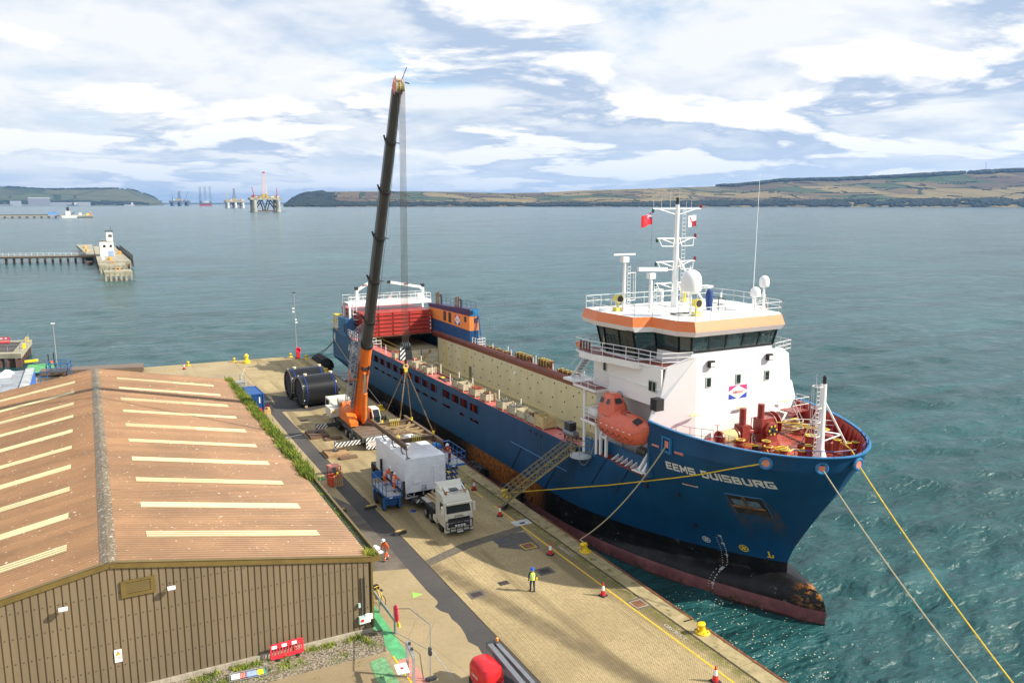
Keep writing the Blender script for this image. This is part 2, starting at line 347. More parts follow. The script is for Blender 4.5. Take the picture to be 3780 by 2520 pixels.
G_PAVER=ground_material('sandy_block_paving','paver');G_FAR=ground_material('sandy_paving_far','paverfar');G_CONC=ground_material('worn_concrete','concrete')
G_ASPH=ground_material('asphalt','asphalt');G_GRAV=ground_material('gravel_and_moss','gravel');G_BRICK=ground_material('yard_blocks','brick')
mb=MB();mb.prism([(-320,-60),(-1.3,-60),(-1.3,141.2),(-4.0,144.6),(-42,146.8),(-46,132),(-320,120)],-6,-0.02)
quay=mb.build('quay_deck',G_CONC,kind='structure')
def sheet(name,poly,z,m,z0=-0.03,kind='structure',parent=None):
 o=MB().prism(poly,z0,z).build(name,m,parent,kind);return o
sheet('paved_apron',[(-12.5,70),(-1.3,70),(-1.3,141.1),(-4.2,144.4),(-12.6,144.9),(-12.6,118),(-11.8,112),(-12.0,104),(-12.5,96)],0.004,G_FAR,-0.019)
MB().prism([(-12.5,24),(-1.3,24),(-1.3,70),(-12.5,70)],-0.019,-0.008).build('paving_bed',mat('paving_joint',(0.06,0.045,0.025),0.95),kind='structure')
sheet('concrete_apron',[(-19.4,20),(-14.0,20),(-14.0,144),(-19.4,144)],0.0,G_CONC,-0.019)
edge=[(-14.1,20),(-14.2,38),(-14.15,40.7),(-14.0,41.8),(-14.3,42.6),(-14.1,43.5),(-13.95,44.7),(-14.1,45.6),(-14.0,46.4),(-14.35,47.0),(-14.45,47.7),(-14.05,48.1),(-14.0,48.6),(-14.1,50),(-14.05,57),(-14.1,74),(-14.15,90),(-14.0,105),(-14.05,118.5),(-12.75,118.5)]
sheet('asphalt_strip',[(-12.52,20)]+[(-12.52,117.8)]+list(reversed(edge))[1:],0.006,G_ASPH)
sheet('asphalt_patch',[(-12.9,105.8),(-9.2,104.2),(-6.0,105.5),(-6.5,110),(-11.9,115.6)],0.010,G_ASPH)
sheet('asphalt_road_patch',[(-18.6,55.5),(-14.05,54.0),(-14.05,68.5),(-16.6,76.8),(-19.2,76.8),(-19.2,60)],0.004,mat('old_asphalt',(0.135,0.115,0.09),0.9,var=0.4,scale=0.5,bump=0.2))
sheet('dark_repair_band',[(-2.7,57.3),(-8.6,56.3),(-12.45,54.7),(-12.45,53.7),(-8.5,55.2),(-2.9,56.4)],0.009,mat('dark_repair',(0.13,0.11,0.08),0.9,var=0.3,scale=3),0.0)
sheet('cover_repair',[(-6.3,54.2),(-4.3,52.6),(-3.3,53.0),(-3.0,56.0),(-5.6,56.6)],0.007,mat('cover_repair_asphalt',(0.10,0.09,0.08),0.9,var=0.3,scale=3),0.0)
def build_pavers():
 Lb,Wb,g=0.21,0.105,0.014;ys0,ys1,xs0,xs1=30.5,70.0,-12.5,-1.3
 P=[];u=Wb
 ca=sa=math.sqrt(0.5)
 rng=np.random.default_rng(5)
 ext=int(40/u)
 cxm,cym=(xs0+xs1)/2,(ys0+ys1)/2
 for j in range(-ext,ext):
  for i in range(-ext,ext):
   k=(i-j)%4
   if k==0:c=((i+1)*u,(j+0.5)*u);d=0
   elif k==3:c=((i+0.5)*u,(j+1)*u);d=1
   else:continue
   x=cxm+c[0]*ca-c[1]*sa;y=cym+c[0]*sa+c[1]*ca
   if xs0+0.1<x<xs1-0.1 and ys0<y<ys1:P.append((x,y,d))
 P=np.array(P);n=len(P)
 hx=(Lb-g)/2;hy=(Wb-g)/2;q=0.006
 def corners(hx,hy,z):return np.array([[-hx,-hy,z],[hx,-hy,z],[hx,hy,z],[-hx,hy,z]])
 base=np.concatenate([corners(hx,hy,-0.012),corners(hx,hy,-0.003),corners(hx-q,hy-q,0.003)])
 faces=[(8,9,10,11)]+[(4+a,4+(a+1)%4,8+(a+1)%4,8+a) for a in range(4)]+[(a,(a+1)%4,4+(a+1)%4,4+a) for a in range(4)]
 def rotm(t):return np.array([[math.cos(t),-math.sin(t),0],[math.sin(t),math.cos(t),0],[0,0,1]])
 b0=base@rotm(R(45)).T;b1=base@rotm(R(135)).T
 vis=(P[:,0]-P[:,1]>-37.6)&(P[:,1]>31.2);order=np.argsort(np.where(vis,P[:,1],1e3));single=set(order[:300].tolist())
 root=bpy.data.objects.new('block_paving',None);COL.objects.link(root);root['kind']='structure'
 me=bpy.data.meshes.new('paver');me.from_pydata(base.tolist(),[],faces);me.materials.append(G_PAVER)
 at=me.attributes.new('rnd','FLOAT','FACE');at.data.foreach_set('value',[0.33]*len(me.polygons))
 mask=np.ones(n,bool)
 for s_ in single:
  mask[s_]=False;x,y,d=P[s_];o=link('paver',me,root);o.location=(x,y,rng.uniform(-0.002,0.003));o.rotation_euler=(0,0,R(45 if d==0 else 135))
 Q=P[mask];nq=len(Q);dz=rng.uniform(-0.002,0.003,nq)
 V=np.where((Q[:,2]==0)[:,None,None],b0[None],b1[None]).copy();V[:,:,0]+=Q[:,0,None];V[:,:,1]+=Q[:,1,None];V[:,:,2]+=dz[:,None]
 F=(np.array(faces)[None]+(np.arange(nq)*12)[:,None,None]).reshape(-1,4)
 me2=bpy.data.meshes.new('paver_field');me2.vertices.add(nq*12);me2.vertices.foreach_set('co',V.ravel());me2.loops.add(F.size);me2.loops.foreach_set('vertex_index',F.ravel().astype(np.int32));me2.polygons.add(len(F))
 me2.polygons.foreach_set('loop_start',np.arange(0,F.size,4,dtype=np.int32));me2.polygons.foreach_set('loop_total',np.full(len(F),4,np.int32));me2.update(calc_edges=True)
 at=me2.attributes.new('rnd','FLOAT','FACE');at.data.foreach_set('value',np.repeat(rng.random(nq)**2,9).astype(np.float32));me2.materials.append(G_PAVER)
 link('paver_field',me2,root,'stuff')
build_pavers()
mb=MB();_r=random.Random(12)
for _ in range(420):
 x=2.2+abs(_r.gauss(0,4.5));y=_r.uniform(30,50);s=_r.uniform(.02,.055)
 if y<47-x*.3:mb.add([(x-s,y-s,-2.44),(x+s,y-s*.6,-2.44),(x+s*.7,y+s,-2.44),(x-s*.8,y+s*.7,-2.44)],[(0,1,2,3)])
tag(mb.build('floating_specks',mat('speck_foam',(0.55,0.56,0.38),0.8),kind='stuff'),'pale specks floating on the calm water between bow and quay','flotsam')
PAINTY=mat('worn_yellow_line',(0.72,0.47,0.02),0.7,var=0.2,scale=5,rust=0.12,rscale=3,rustcol=(0.3,0.22,0.1))
PAINTW=mat('worn_white_paint',(0.55,0.53,0.48),0.7,var=0.3,scale=5)
def paint(pts,w,m,z=0.012,name='painted_line'):
 mb=MB()
 for a,b in zip(pts,pts[1:]):
  a=Vector((*a,z));b=Vector((*b,z));s_=(b-a).normalized().cross(Vector((0,0,1)))*w/2;mb.quad(a-s_,a+s_,b+s_,b-s_)
 return mb.build(name,m,kind='structure')
paint([(-2.68,24),(-2.66,62.6)],0.13,PAINTY,name='yellow_edge_line');paint([(-2.66,64.8),(-2.7,100),(-2.85,140.2)],0.13,PAINTY,name='yellow_edge_line')
paint([(-8.0,139.5),(-12,137.0),(-13.6,130),(-14.6,122)],0.10,PAINTW,0.014,'white_curved_line');paint([(-8.0,139.5),(-20,138.5),(-30,139)],0.10,PAINTW,0.014,'white_line')
for x0,y0,x1,y1 in ((-12.2,142.9,-9.3,141.0),(-23.5,141.6,-22.2,140.6)):
 paint([(x0,y0),(x1,y0),(x1,y1),(x0,y1),(x0,y0)],0.1,PAINTY,0.014,'yellow_box_marking')
GREENP=mat('green_path_paint',(0.10,0.40,0.17),0.8,var=0.3,scale=1.5,rust=0.10,rscale=1.2,rustcol=(0.30,0.26,0.16));PINKP=mat('pink_path_paint',(0.55,0.24,0.19),0.8,var=0.3,scale=2)
sheet('green_walkway',[(-19.05,42.7),(-18.15,42.7),(-18.05,50.5),(-19.05,50.5)],0.008,GREENP,-0.01);sheet('pink_walkway',[(-18.95,36),(-18.15,36),(-18.15,42.68),(-18.95,42.68)],0.008,PINKP,-0.01)
sheet('green_block_patch',[(-21.0,38.5),(-19.7,38.2),(-19.5,43.4),(-20.5,43.2)],0.012,mat('faded_green_paint',(0.16,0.36,0.17),0.85,var=0.45,scale=2.5,rust=0.22,rscale=1.3,rustcol=(0.28,0.22,0.14)),-0.01)
paint([(-19.02,43.2),(-19.0,37)],0.12,PAINTY,0.013,'yellow_path_line')
sheet('gravel_strip',[(-60,44.1),(-19.2,43.9),(-18.6,46.55),(-60,46.55)],0.01,G_GRAV,-0.015);
tri=lambda p,m:sheet('painted_triangle',p,0.014,m,0.0)
tri([(-15.35,49.55),(-14.55,49.75),(-15.1,50.35)],mat('lime_paint',(0.30,0.62,0.10),0.8,var=0.2));tri([(-15.2,76.4),(-14.2,76.5),(-14.7,77.6)],mat('dull_green_paint',(0.06,0.22,0.13),0.8))
def drain(x,y,sx,sy,label,fm=None,cover=None,rz=0.0,bars=True,rim=None):
 t=thing('drain_cover',label,'drain',(x,y,0.0),rz,'drain and access covers set in the quay')
 if rim:MB().box((0,0,0.003),(sx+0.5,sy+0.5,0.014)).build('surround',rim,t)
 mb=MB()
 for s_ in (-1,1):mb.box((s_*sx/2,0,0.008),(0.07,sy+.07,0.022));mb.box((0,s_*sy/2,0.008),(sx-.07,0.07,0.022))
 mb.build('frame',fm or DARK,t);MB().box((0,0,0.009),(sx-.07,sy-.07,0.013)).build('plate',cover or BLACK,t)
 if bars:
  mb=MB();k=int(sx/0.09)
  for i in range(1,k):mb.box((-sx/2+i*sx/k,0,0.014),(0.03,sy-.08,0.012))
  mb.build('grille',mat('rusty_iron',(0.12,0.06,0.04),0.8,var=0.4),t)
 return t
PATCH=mat('dark_mortar',(0.13,0.11,0.085),0.9,var=0.3);RUSTY=mat('rusty_plate',(0.20,0.085,0.045),0.75,var=0.35)
drain(-11.2,47.95,0.75,0.55,'square iron drain grille in the pale paving nearest the asphalt strip',rim=PATCH)
drain(-8.75,48.6,0.7,0.5,'iron drain grille beside the feet of the man in the yellow vest')
drain(-5.15,48.9,0.8,0.65,'iron drain grille in shadow between the vest man and the yellow line',rim=PATCH)
drain(-1.95,41.6,0.9,0.9,'rusty square cover between the yellow line and the quay edge',cover=RUSTY,bars=False,rim=PATCH,fm=mat('sand_mortar',(0.38,0.32,0.2),0.9))
drain(-4.1,53.4,1.0,0.95,'rusty cover framed in yellow paint beside the edge line cone',cover=RUSTY,bars=False,fm=PAINTY,rim=PATCH)
drain(-5.6,55.4,1.0,0.85,'plain dark steel cover in the asphalt repair by the yellow line',cover=mat('steel_lid',(0.06,0.055,0.07),0.5,0.3),bars=False)
drain(-2.3,57.9,1.5,1.0,'pale concrete slab with a small dark slot by the broken yellow line',cover=mat('pale_slab',(0.52,0.52,0.48),0.8),bars=False,fm=mat('pale_slab',(0,0,0)))
MB().box((-2.3,57.75,0.02),(0.5,0.32,0.012)).build('slab_slot',mat('slot_blue',(0.02,0.025,0.08),0.6),kind='structure')
drain(-11.0,99.6,0.9,0.6,'iron grating in the paving below the black tanks');drain(-7.6,101.5,0.9,0.5,'iron grating left of the crane counterweight')
for (x,y) in ((-2.2,37.6),(-2.1,51.2)):
 put_text('OBSTRUCT',lambda u,v,x=x,y=y:(x-0.0+v*0.9,y-u+1.0,0.013),0.42,PAINTW,None,'painted_wording').__setitem__('kind','structure')
wall=bpy.data.objects.new('quay_wall',None);COL.objects.link(wall);wall['kind']='structure'
WALLM=mat('wet_quay_wall',(0.10,0.09,0.07),0.8,var=0.4,scale=0.5,streak=0.3)
MB().prism([(-1.3,-60),(-0.12,-60),(-0.12,141.3),(-3.6,144.9),(-42,147.1),(-46.3,132.2),(-320,120.5),(-320,119),(-46,131),(-41.9,145.7),(-4.2,143.5),(-1.3,140.8)],-8,-0.16).build('wall_face',WALLM,wall)
COPE=mat('coping_concrete',(0.36,0.29,0.15),0.85,var=0.3,scale=1.2,rust=0.42,rscale=1.3,rustcol=(0.15,0.13,0.03),bump=0.3);EDGER=mat('rusty_edge_steel',(0.19,0.065,0.02),0.8,var=0.5,scale=3)
y=-40.0;k=0
while y<140:
 ln=6.6;y1=min(y+ln,140.8)
 if y>20:
  MB().box((-0.68,(y+y1)/2,-0.075),(1.22,y1-y-0.05,0.17+0.012*(k%3))).build('coping_stone',COPE,wall)
 else:MB().box((-0.68,(y+y1)/2,-0.075),(1.22,y1-y-0.05,0.17)).build('coping_stone',COPE,wall)
 y=y1;k+=1
for y0,y1 in ((20,37.2),(38.2,50.2),(51.2,58.5),(65.5,96),(97,140.6)):MB().b2((-0.14,y0,-0.9),(0.05,y1,0.045)).build('edge_steel',EDGER,wall)
for yy in (37.7,50.7):
 MB().box((-0.45,yy-.55,0.012),(0.7,0.12,0.02)).build('ladder_mark',PAINTY,wall);MB().box((-0.45,yy+.55,0.012),(0.7,0.12,0.02)).build('ladder_mark',PAINTY,wall)
 t=thing('quay_ladder','steel ladder down the quay wall '+('near the bottom right corner' if yy<40 else 'between the moored rope bollard and the dark water'),'ladder',(0,yy,0),0,'ladders on the quay wall')
 mb=MB();[mb.tube((0.12,s_*.22,0.1),(0.12,s_*.22,-4),0.03) for s_ in (-1,1)];mb.build('stile',DARK,t)
 for q in range(9):MB().tube((0.12,-.22,-.2-q*.3),(0.12,.22,-.2-q*.3),0.018).build('rung',DARK,t)
for k in range(11):
 yy=62+k*7.3;MB().box((0.1,yy,-3.2),(0.35,0.4,6)).build('fender_pile',WOODDK,wall)
 # far shores
CAMX,CAMY,CAMZ=cam.location
def dirpx(px,dist):
 """point on the ground at a bearing given by a column of the photograph (measured once), at a real distance"""
 u=(px-1890)/2980;p=R(9.693);a=R(27.6);X,Y=u,math.cos(p)
 h=math.hypot(X,Y);X,Y=X/h,Y/h
 return CAMX+(X*math.cos(a)+Y*math.sin(a))*dist,CAMY+(-X*math.sin(a)+Y*math.cos(a))*dist
def hill_material(name,wood,fields):
 m=bpy.data.materials.new(name);m.use_nodes=True;N=m.node_tree.nodes;L=m.node_tree.links;b=N['Principled BSDF'];b.inputs['Roughness'].default_value=0.95;b.inputs['Specular IOR Level'].default_value=0.1
 uv=N.new('ShaderNodeUVMap');uv.uv_map='UVMap'
 mp=N.new('ShaderNodeMapping');mp.inputs['Scale'].default_value=(1,1,1);mp.inputs['Rotation'].default_value=(0,0,0.22);L.new(uv.outputs[0],mp.inputs[0])
 nz=N.new('ShaderNodeTexNoise');nz.inputs['Scale'].default_value=1.1;L.new(mp.outputs[0],nz.inputs['Vector'])
 va=N.new('ShaderNodeVectorMath');va.operation='MULTIPLY_ADD';L.new(nz.outputs['Color'],va.inputs[0]);va.inputs[1].default_value=(0.3,0.3,0);L.new(mp.outputs[0],va.inputs[2])
 v=N.new('ShaderNodeTexVoronoi');v.distance='CHEBYCHEV';v.inputs['Scale'].default_value=1.0;v.inputs['Randomness'].default_value=0.85;L.new(va.outputs[0],v.inputs['Vector'])
 v2=N.new('ShaderNodeTexVoronoi');v2.feature='DISTANCE_TO_EDGE';v2.inputs['Scale'].default_value=1.0;v2.inputs['Randomness'].default_value=0.85;L.new(va.outputs[0],v2.inputs['Vector'])
 sc=N.new('ShaderNodeSeparateColor');L.new(v.outputs['Color'],sc.inputs[0])
 cr=N.new('ShaderNodeValToRGB');L.new(sc.outputs[0],cr.inputs[0]);cr.color_ramp.interpolation='CONSTANT'
 e=cr.color_ramp.elements
 for i,(p_,c) in enumerate(fields):
  q=e[i] if i<2 else e.new(p_)
  q.position=p_;q.color=(*c,1)
 fn=N.new('ShaderNodeTexNoise');fn.inputs['Scale'].default_value=9;fn.inputs['Detail'].default_value=6;L.new(uv.outputs[0],fn.inputs['Vector'])
 mr=N.new('ShaderNodeMapRange');L.new(fn.outputs['Fac'],mr.inputs[0]);mr.inputs[1].default_value=0.3;mr.inputs[2].default_value=0.7;mr.inputs[3].default_value=0.78;mr.inputs[4].default_value=1.15
 sc2=N.new('ShaderNodeVectorMath');sc2.operation='SCALE';L.new(cr.outputs[0],sc2.inputs[0]);L.new(mr.outputs[0],sc2.inputs['Scale'])
 hd=N.new('ShaderNodeMix');hd.data_type='RGBA';lt=N.new('ShaderNodeMath');lt.operation='LESS_THAN';L.new(v2.outputs['Distance'],lt.inputs[0]);lt.inputs[1].default_value=0.022
 L.new(lt.outputs[0],hd.inputs['Factor']);L.new(sc2.outputs[0],hd.inputs['A']);hd.inputs['B'].default_value=(0.03,0.045,0.02,1)
 at=N.new('ShaderNodeAttribute');at.attribute_name='wood'
 wn=N.new('ShaderNodeTexNoise');wn.inputs['Scale'].default_value=2.2;wn.inputs['Detail'].default_value=8;wn.inputs['Roughness'].default_value=0.7;L.new(uv.outputs[0],wn.inputs['Vector'])
 ad=N.new('ShaderNodeMath');ad.operation='ADD';L.new(at.outputs['Fac'],ad.inputs[0]);L.new(wn.outputs['Fac'],ad.inputs[1])
 gt=N.new('ShaderNodeMapRange');L.new(ad.outputs[0],gt.inputs[0]);gt.inputs[1].default_value=0.98;gt.inputs[2].default_value=1.04
 mw=N.new('ShaderNodeMix');mw.data_type='RGBA';L.new(gt.outputs[0],mw.inputs['Factor']);L.new(hd.outputs['Result'],mw.inputs['A']);mw.inputs['B'].default_value=(*wood,1)
 L.new(mw.outputs['Result'],b.inputs['Base Color']);MATS[name]=m;return m
def hills(name,sky,base_px,d0,depth,m,uvs,nrow=26,woodlow=0.35,woodtop=0.2,seed=0,rough=1.0):
 """sky: (column, height of crest above true horizon in photo pixels) list; base_px: pixels of the shoreline below the horizon"""
 xs=np.arange(sky[0][0],sky[-1][0]+1,12.0);top=np.interp(xs,[a for a,_ in sky],[b for _,b in sky])
 vs=[];uv=[];wood=[]
 for r in range(nrow):
  t=r/(nrow-1)
  for c,px in enumerate(xs):
   sh=160*mnoise.noise(Vector((px*0.004,seed,0)));d=d0+sh*(1-t)+depth*t
   x,y=dirpx(px,d)
   hc=(top[c]/2980)*(d0+depth)+27
   prof=(t**0.8)*(0.55+0.45*t)
   nn=mnoise.fractal(Vector((x*0.0011,y*0.0011,seed)),1.0,2.0,5)
   h=WATER_Z-2+(hc+4.5)*prof+nn*16*rough*math.sin(math.pi*min(1,t*1.02))*min(1,hc/120)+(9*min(1,t*8) if t<1 else 0)*min(1,hc/100)
   if t==1:h=hc+3*rough*mnoise.noise(Vector((px*0.05,3,seed)))
   vs.append((x,y,max(h,WATER_Z-3)));uv.append((px/2980*(d0+depth*t)*uvs,d*uvs*0.9))
   w=0.0
   if t<0.20:w=woodlow*(1-abs(t-0.07)/0.16)
   if t>0.90:w=woodtop*(0.5+0.9*mnoise.noise(Vector((px*0.006,7,seed)))+.3)
   wood.append(w)
 n=len(xs);fs=[(r*n+c,r*n+c+1,(r+1)*n+c+1,(r+1)*n+c) for r in range(nrow-1) for c in range(n-1)]
 k=len(vs)
 for c in range(n):
  x,y=dirpx(xs[c],d0+depth*1.4);vs.append((x,y,-6));uv.append((0,0));wood.append(0)
 fs+=[((nrow-1)*n+c,(nrow-1)*n+c+1,k+c+1,k+c) for c in range(n-1)]
 me=bpy.data.meshes.new(name);me.from_pydata(vs,[],fs);ul=me.uv_layers.new(name='UVMap')
 for l in me.loops:ul.data[l.index].uv=uv[l.vertex_index]
 a=me.attributes.new('wood','FLOAT','POINT');a.data.foreach_set('value',np.array(wood,np.float32));me.materials.append(m)
 me.polygons.foreach_set('use_smooth',[True]*len(me.polygons));link(name,me,None,'structure')
 return xs,vs,n,wood
STRAW,TAN,GREEN,DGREEN,BROWN=(0.235,0.18,0.085),(0.15,0.11,0.065),(0.045,0.09,0.03),(0.05,0.09,0.04),(0.11,0.08,0.055)
HM=hill_material('far_fields',(0.018,0.032,0.022),[(0,STRAW),(0.22,TAN),(0.42,(0.07,0.095,0.045)),(0.55,BROWN),(0.72,STRAW),(0.86,GREEN),(0.93,(0.15,0.13,0.07))])
HL_=hill_material('far_moor',(0.02,0.034,0.022),[(0,(0.09,0.11,0.06)),(0.3,(0.075,0.09,0.055)),(0.5,(0.11,0.115,0.065)),(0.8,(0.05,0.07,0.04)),(0.9,(0.10,0.105,0.06))])
rx,rv,rn,rw=hills('far_shore_right',[(1075,-6),(1100,12),(1150,34),(1220,40),(1400,42),(1560,42),(1700,40),(1850,36),(2000,38),(2150,46),(2300,50),(2480,55),(2700,62),(2860,78),(3050,80),(3200,84),(3400,92),(3600,98),(3780,102),(4100,108),(4700,112)],12,7300,1900,HM,1/430.,seed=1)
lx,lv,ln_,lw=hills('far_shore_left',[(-700,52),(0,56),(90,50),(220,44),(330,46),(480,48),(530,44),(590,26),(630,8),(645,-8)],7,12200,2600,HL_,1/900.,seed=5,woodtop=0.05,woodlow=0.5)
hills('distant_coast',[(560,1),(700,3.0),(780,1.5),(900,3.2),(1000,1.5),(1120,4),(1300,3)],2,24000,5000,HL_,1/2000.,nrow=6,woodlow=0,woodtop=0,seed=9,rough=0.2)
def far_woods(name,xs,vs,n,nrow,rows,count,seed,hmin=9,hmax=17,cols=None):
 rnd=random.Random(seed);mb=MB();mb2=[]
 for _ in range(count):
  if rows=='line':
   c0=rnd.uniform(*(cols or (0,n-2)));r0=rnd.uniform(3,nrow-4);dc=rnd.uniform(-1,1)*5+(6 if rnd.random()<.6 else -2);dr=rnd.uniform(-1.2,1.2);k=rnd.randint(6,22)
   pts=[(c0+dc*j/k,r0+dr*j/k) for j in range(k)]
  else:
   c0=rnd.uniform(*(cols or (0,n-2)));r0=rnd.uniform(*rows);pts=[(c0+rnd.gauss(0,1.0),r0+rnd.gauss(0,0.3)) for _ in range(rnd.randint(14,30))]
  for c,r in pts:
   if not (0<=c<n-1 and 0<=r<nrow-1.01):continue
   ci,ri=int(c),int(r);fc,fr=c-ci,r-ri
   p=[(vs[ri*n+ci][a]*(1-fc)+vs[ri*n+ci+1][a]*fc)*(1-fr)+(vs[(ri+1)*n+ci][a]*(1-fc)+vs[(ri+1)*n+ci+1][a]*fc)*fr for a in range(3)]
   if p[2]<WATER_Z+.5:continue
   h=rnd.uniform(hmin,hmax);w=h*rnd.uniform(0.6,1.3);ring=[]
   for lvl,f in ((0.0,0.7),(0.45,1.0),(0.8,0.7)):
    ring.append([(p[0]+w*f*math.cos(t+rnd.uniform(-.3,.3)),p[1]+w*f*math.sin(t),p[2]-2+h*lvl+rnd.uniform(-1,1)) for t in (0,1.26,2.5,3.8,5.0)])
   ring.append([(p[0],p[1],p[2]-2+h)]*5);mb.loft(ring,cap=False)
 o=mb.build(name,mat('far_wood_leaf',(0.012,0.024,0.014),0.95,var=0.5,scale=0.02),kind='stuff')
 tag(o,'dark woods and hedges scattered along the '+('right' if 'right' in name or seed<3 else 'left')+' far shore','woods')
far_woods('far_woods',rx,rv,rn,26,(0.6,4.6),640,1,10,20);far_woods('hedgerow_trees',rx,rv,rn,26,'line',170,2,5,11)
far_woods('crest_woods',rx,rv,rn,26,(23.5,24.9),330,1.5,16,30,(rn*0.43,rn-2));far_woods('headland_woods',rx,rv,rn,26,(1,24),120,2.5,14,24,(1,14));far_woods('left_shore_woods',lx,lv,ln_,26,(0.8,5),160,4,14,26,(0,ln_-8));far_woods('left_crest_woods',lx,lv,ln_,26,(23.5,24.8),40,5,14,24)
x,y=dirpx(3577,9250);t=thing('radio_mast','thin lattice radio mast standing on the right hand crest','mast',(x,y,270));MB().tube((0,0,0),(0,0,150),2.2,5).build('mast_tube',mat('far_steel',(0.2,0.22,0.25),0.6),t)
for i,(px,w,h,c,lab) in enumerate([(110,60,26,(0.30,0.33,0.38),'pale boxy shed on the far left shore, smaller'),(195,120,46,(0.22,0.24,0.28),'big grey fabrication hall on the far left shore'),(270,130,18,(0.28,0.30,0.34),'long low pale shed right of the grey hall'),(353,80,20,(0.33,0.34,0.36),'white low shed near the cliffs on the far left shore'),(90,190,8,(0.2,0.21,0.24),'long low quay shed at the foot of the far left hill')]):
 x,y=dirpx(px,12050);t=thing('shore_shed',lab,'building',(x,y,WATER_Z),R(-60)-math.atan((px-1890)/2980),'sheds on the far left shore')
 a=math.atan2(y-CAMY,x-CAMX)-math.pi/2;t.rotation_euler=(0,0,a);wl=w*4.1/2*1.0
 MB().box((0,0,h*1.0),(wl,120,h*2.0)).build('wall',mat('shed_wall_%d'%i,c,0.7),t);mb=MB();mb.prism([(-60,h*2),(60,h*2),(0,h*2.3)],-wl/2,wl/2,'x');mb.build('roof',mat('shed_roof_far',(0.3,0.31,0.33),0.6),t)
for px,d,lab in ((312,11700,'dark supply ship lying off the far left shore'),(517,11900,'white ship with derricks under the far left headland')):
 x,y=dirpx(px,d);a=math.atan2(y-CAMY,x-CAMX)-math.pi/2;t=thing('far_ship',lab,'ship',(x,y,WATER_Z),a,'ships off the far left shore')
 dark=px==312
 mb=MB();mb.prism([(-60,0),(58,0),(70,14),(40,12),(-64,12)],-9,9,'y');mb.build('hull',mat('far_hull_%d'%dark,(0.05,0.06,0.09) if dark else (0.5,0.5,0.52),0.6),t)
 MB().box((34,0,26),(26,16,30)).build('bridge',mat('far_white',(0.6,0.6,0.62),0.6),t);mb=MB();[mb.bar((a_,0,12),(a_+b_,0,55),2.5) for a_,b_ in ((-30,0),(-10,14),(-45,-16))];mb.build('derrick',mat('far_steel',(0,0,0)),t)
 # drilling rigs lying in the firth
def lattice(mb,base,top,z0,z1,n,r,cx=0,cy=0):
 """four-legged tapering lattice"""
 for k in range(n):
  a,b=k/n,(k+1)/n;wa=base+(top-base)*a;wb=base+(top-base)*b;za=z0+(z1-z0)*a;zb=z0+(z1-z0)*b
  A=[(cx+s*wa,cy+t*wa,za) for s,t in ((-1,-1),(1,-1),(1,1),(-1,1))];B=[(cx+s*wb,cy+t*wb,zb) for s,t in ((-1,-1),(1,-1),(1,1),(-1,1))]
  for i in range(4):
   mb.bar(A[i],B[i],r*1.5);mb.bar(A[i],B[(i+1)%4],r);mb.bar(B[i],B[(i+1)%4],r)
def rig(px,d,W_,deckz,top,cols,label,braces,leg,deckc,derc,cranes):
 x,y=dirpx(px,d);a=math.atan2(y-CAMY,x-CAMX)-math.pi/2
 t=thing('drilling_rig',label,'oil rig',(x,y,WATER_Z),a+0.12,'drilling rigs lying in the firth');h=W_/2
 LEG=mat('rig_leg_'+leg[0],leg[1],0.6,var=0.35,scale=0.12,streak=0.3,rust=0.2,rscale=0.08);DK=mat('rig_deck_%d'%px,deckc,0.6,var=0.5,scale=0.15);DR=mat('rig_derrick_%d'%px,derc,0.5,var=0.1)
 for cx,cy in cols:
  mb=MB();r=W_*0.085;mb.lathe([(r*1.25,-8),(r*1.25,1.5),(r,2.5),(r,deckz*.5),(r,deckz)],(cx*h,cy*h,0),14);mb.build('column',LEG,t,smooth=True)
 if braces:
  BR=mat('rig_brace',(0.06,0.05,0.045),0.6)
  for s in (-1,1):
   for a_,b_ in ((-.85,-.3),(-.05,-.3),(.05,.3),(.85,.3)):MB().tube((a_*h,s*h*.8,5 if abs(a_)>.5 else 4),(b_*h,s*h*.8,deckz),2.0,8).build('brace',BR,t)
   MB().box((0,s*h*.8,3.2),(W_*.8,3,3)).build('brace',mat('rig_pontoon',(0.2,0.09,0.05),0.7),t)
 MB().box((0,0,deckz+W_*0.045),(W_*1.16,W_*0.95,W_*0.09)).build('hull_deck',DK,t)
 rnd=random.Random(px)
 for k in range(22):
  w=rnd.uniform(3,9)*W_/80;z=deckz+W_*.09;cx=rnd.uniform(-.5,.5)*W_;cy=rnd.uniform(-.42,.42)*W_;hh=rnd.uniform(2,7)*W_/80
  MB().box((cx,cy,z+hh/2),(w,w*1.2,hh)).build('deck_module',mat('rig_mod%d'%(k%4),[(0.6,0.6,0.58),(0.55,0.40,0.06),(0.2,0.2,0.2),(0.35,0.2,0.12)][k%4],0.6),t)
 z=deckz+W_*.09;MB().box((0,0,z+W_*.07),(W_*.2,W_*.2,W_*.13)).build('drill_floor',mat('rig_yellow',(0.5,0.36,0.08),0.6,var=0.4,scale=0.3),t)
 mb=MB();lattice(mb,W_*.085,W_*.035,z+W_*.12,top,9,W_*.011);mb.build('derrick',DR,t)
 MB().box((0,0,top),(W_*.09,W_*.09,W_*.05)).build('crown',mat('rig_crown',(0.45,0.05,0.08) if px>900 else derc,0.5),t)
 for cx,ang,ln,c in cranes:
  mb=MB();mb.tube((cx*W_,-h*.7,z),(cx*W_,-h*.7,z+W_*.12),W_*.025,8);mb.bar((cx*W_,-h*.7,z+W_*.1),(cx*W_+math.cos(ang)*ln*W_,-h*.7,z+W_*.1+math.sin(ang)*ln*W_),W_*.022);mb.build('deck_crane',mat('rig_crane_%s'%c[0],c[1],0.5),t)
 mb=MB();[mb.bar((s*h*1.1,-h,2),(s*h*1.75,-h*1.2,-3),0.9) for s in (-1,1)];mb.build('anchor_chain',mat('rig_brace',(0,0,0)),t)
 return t
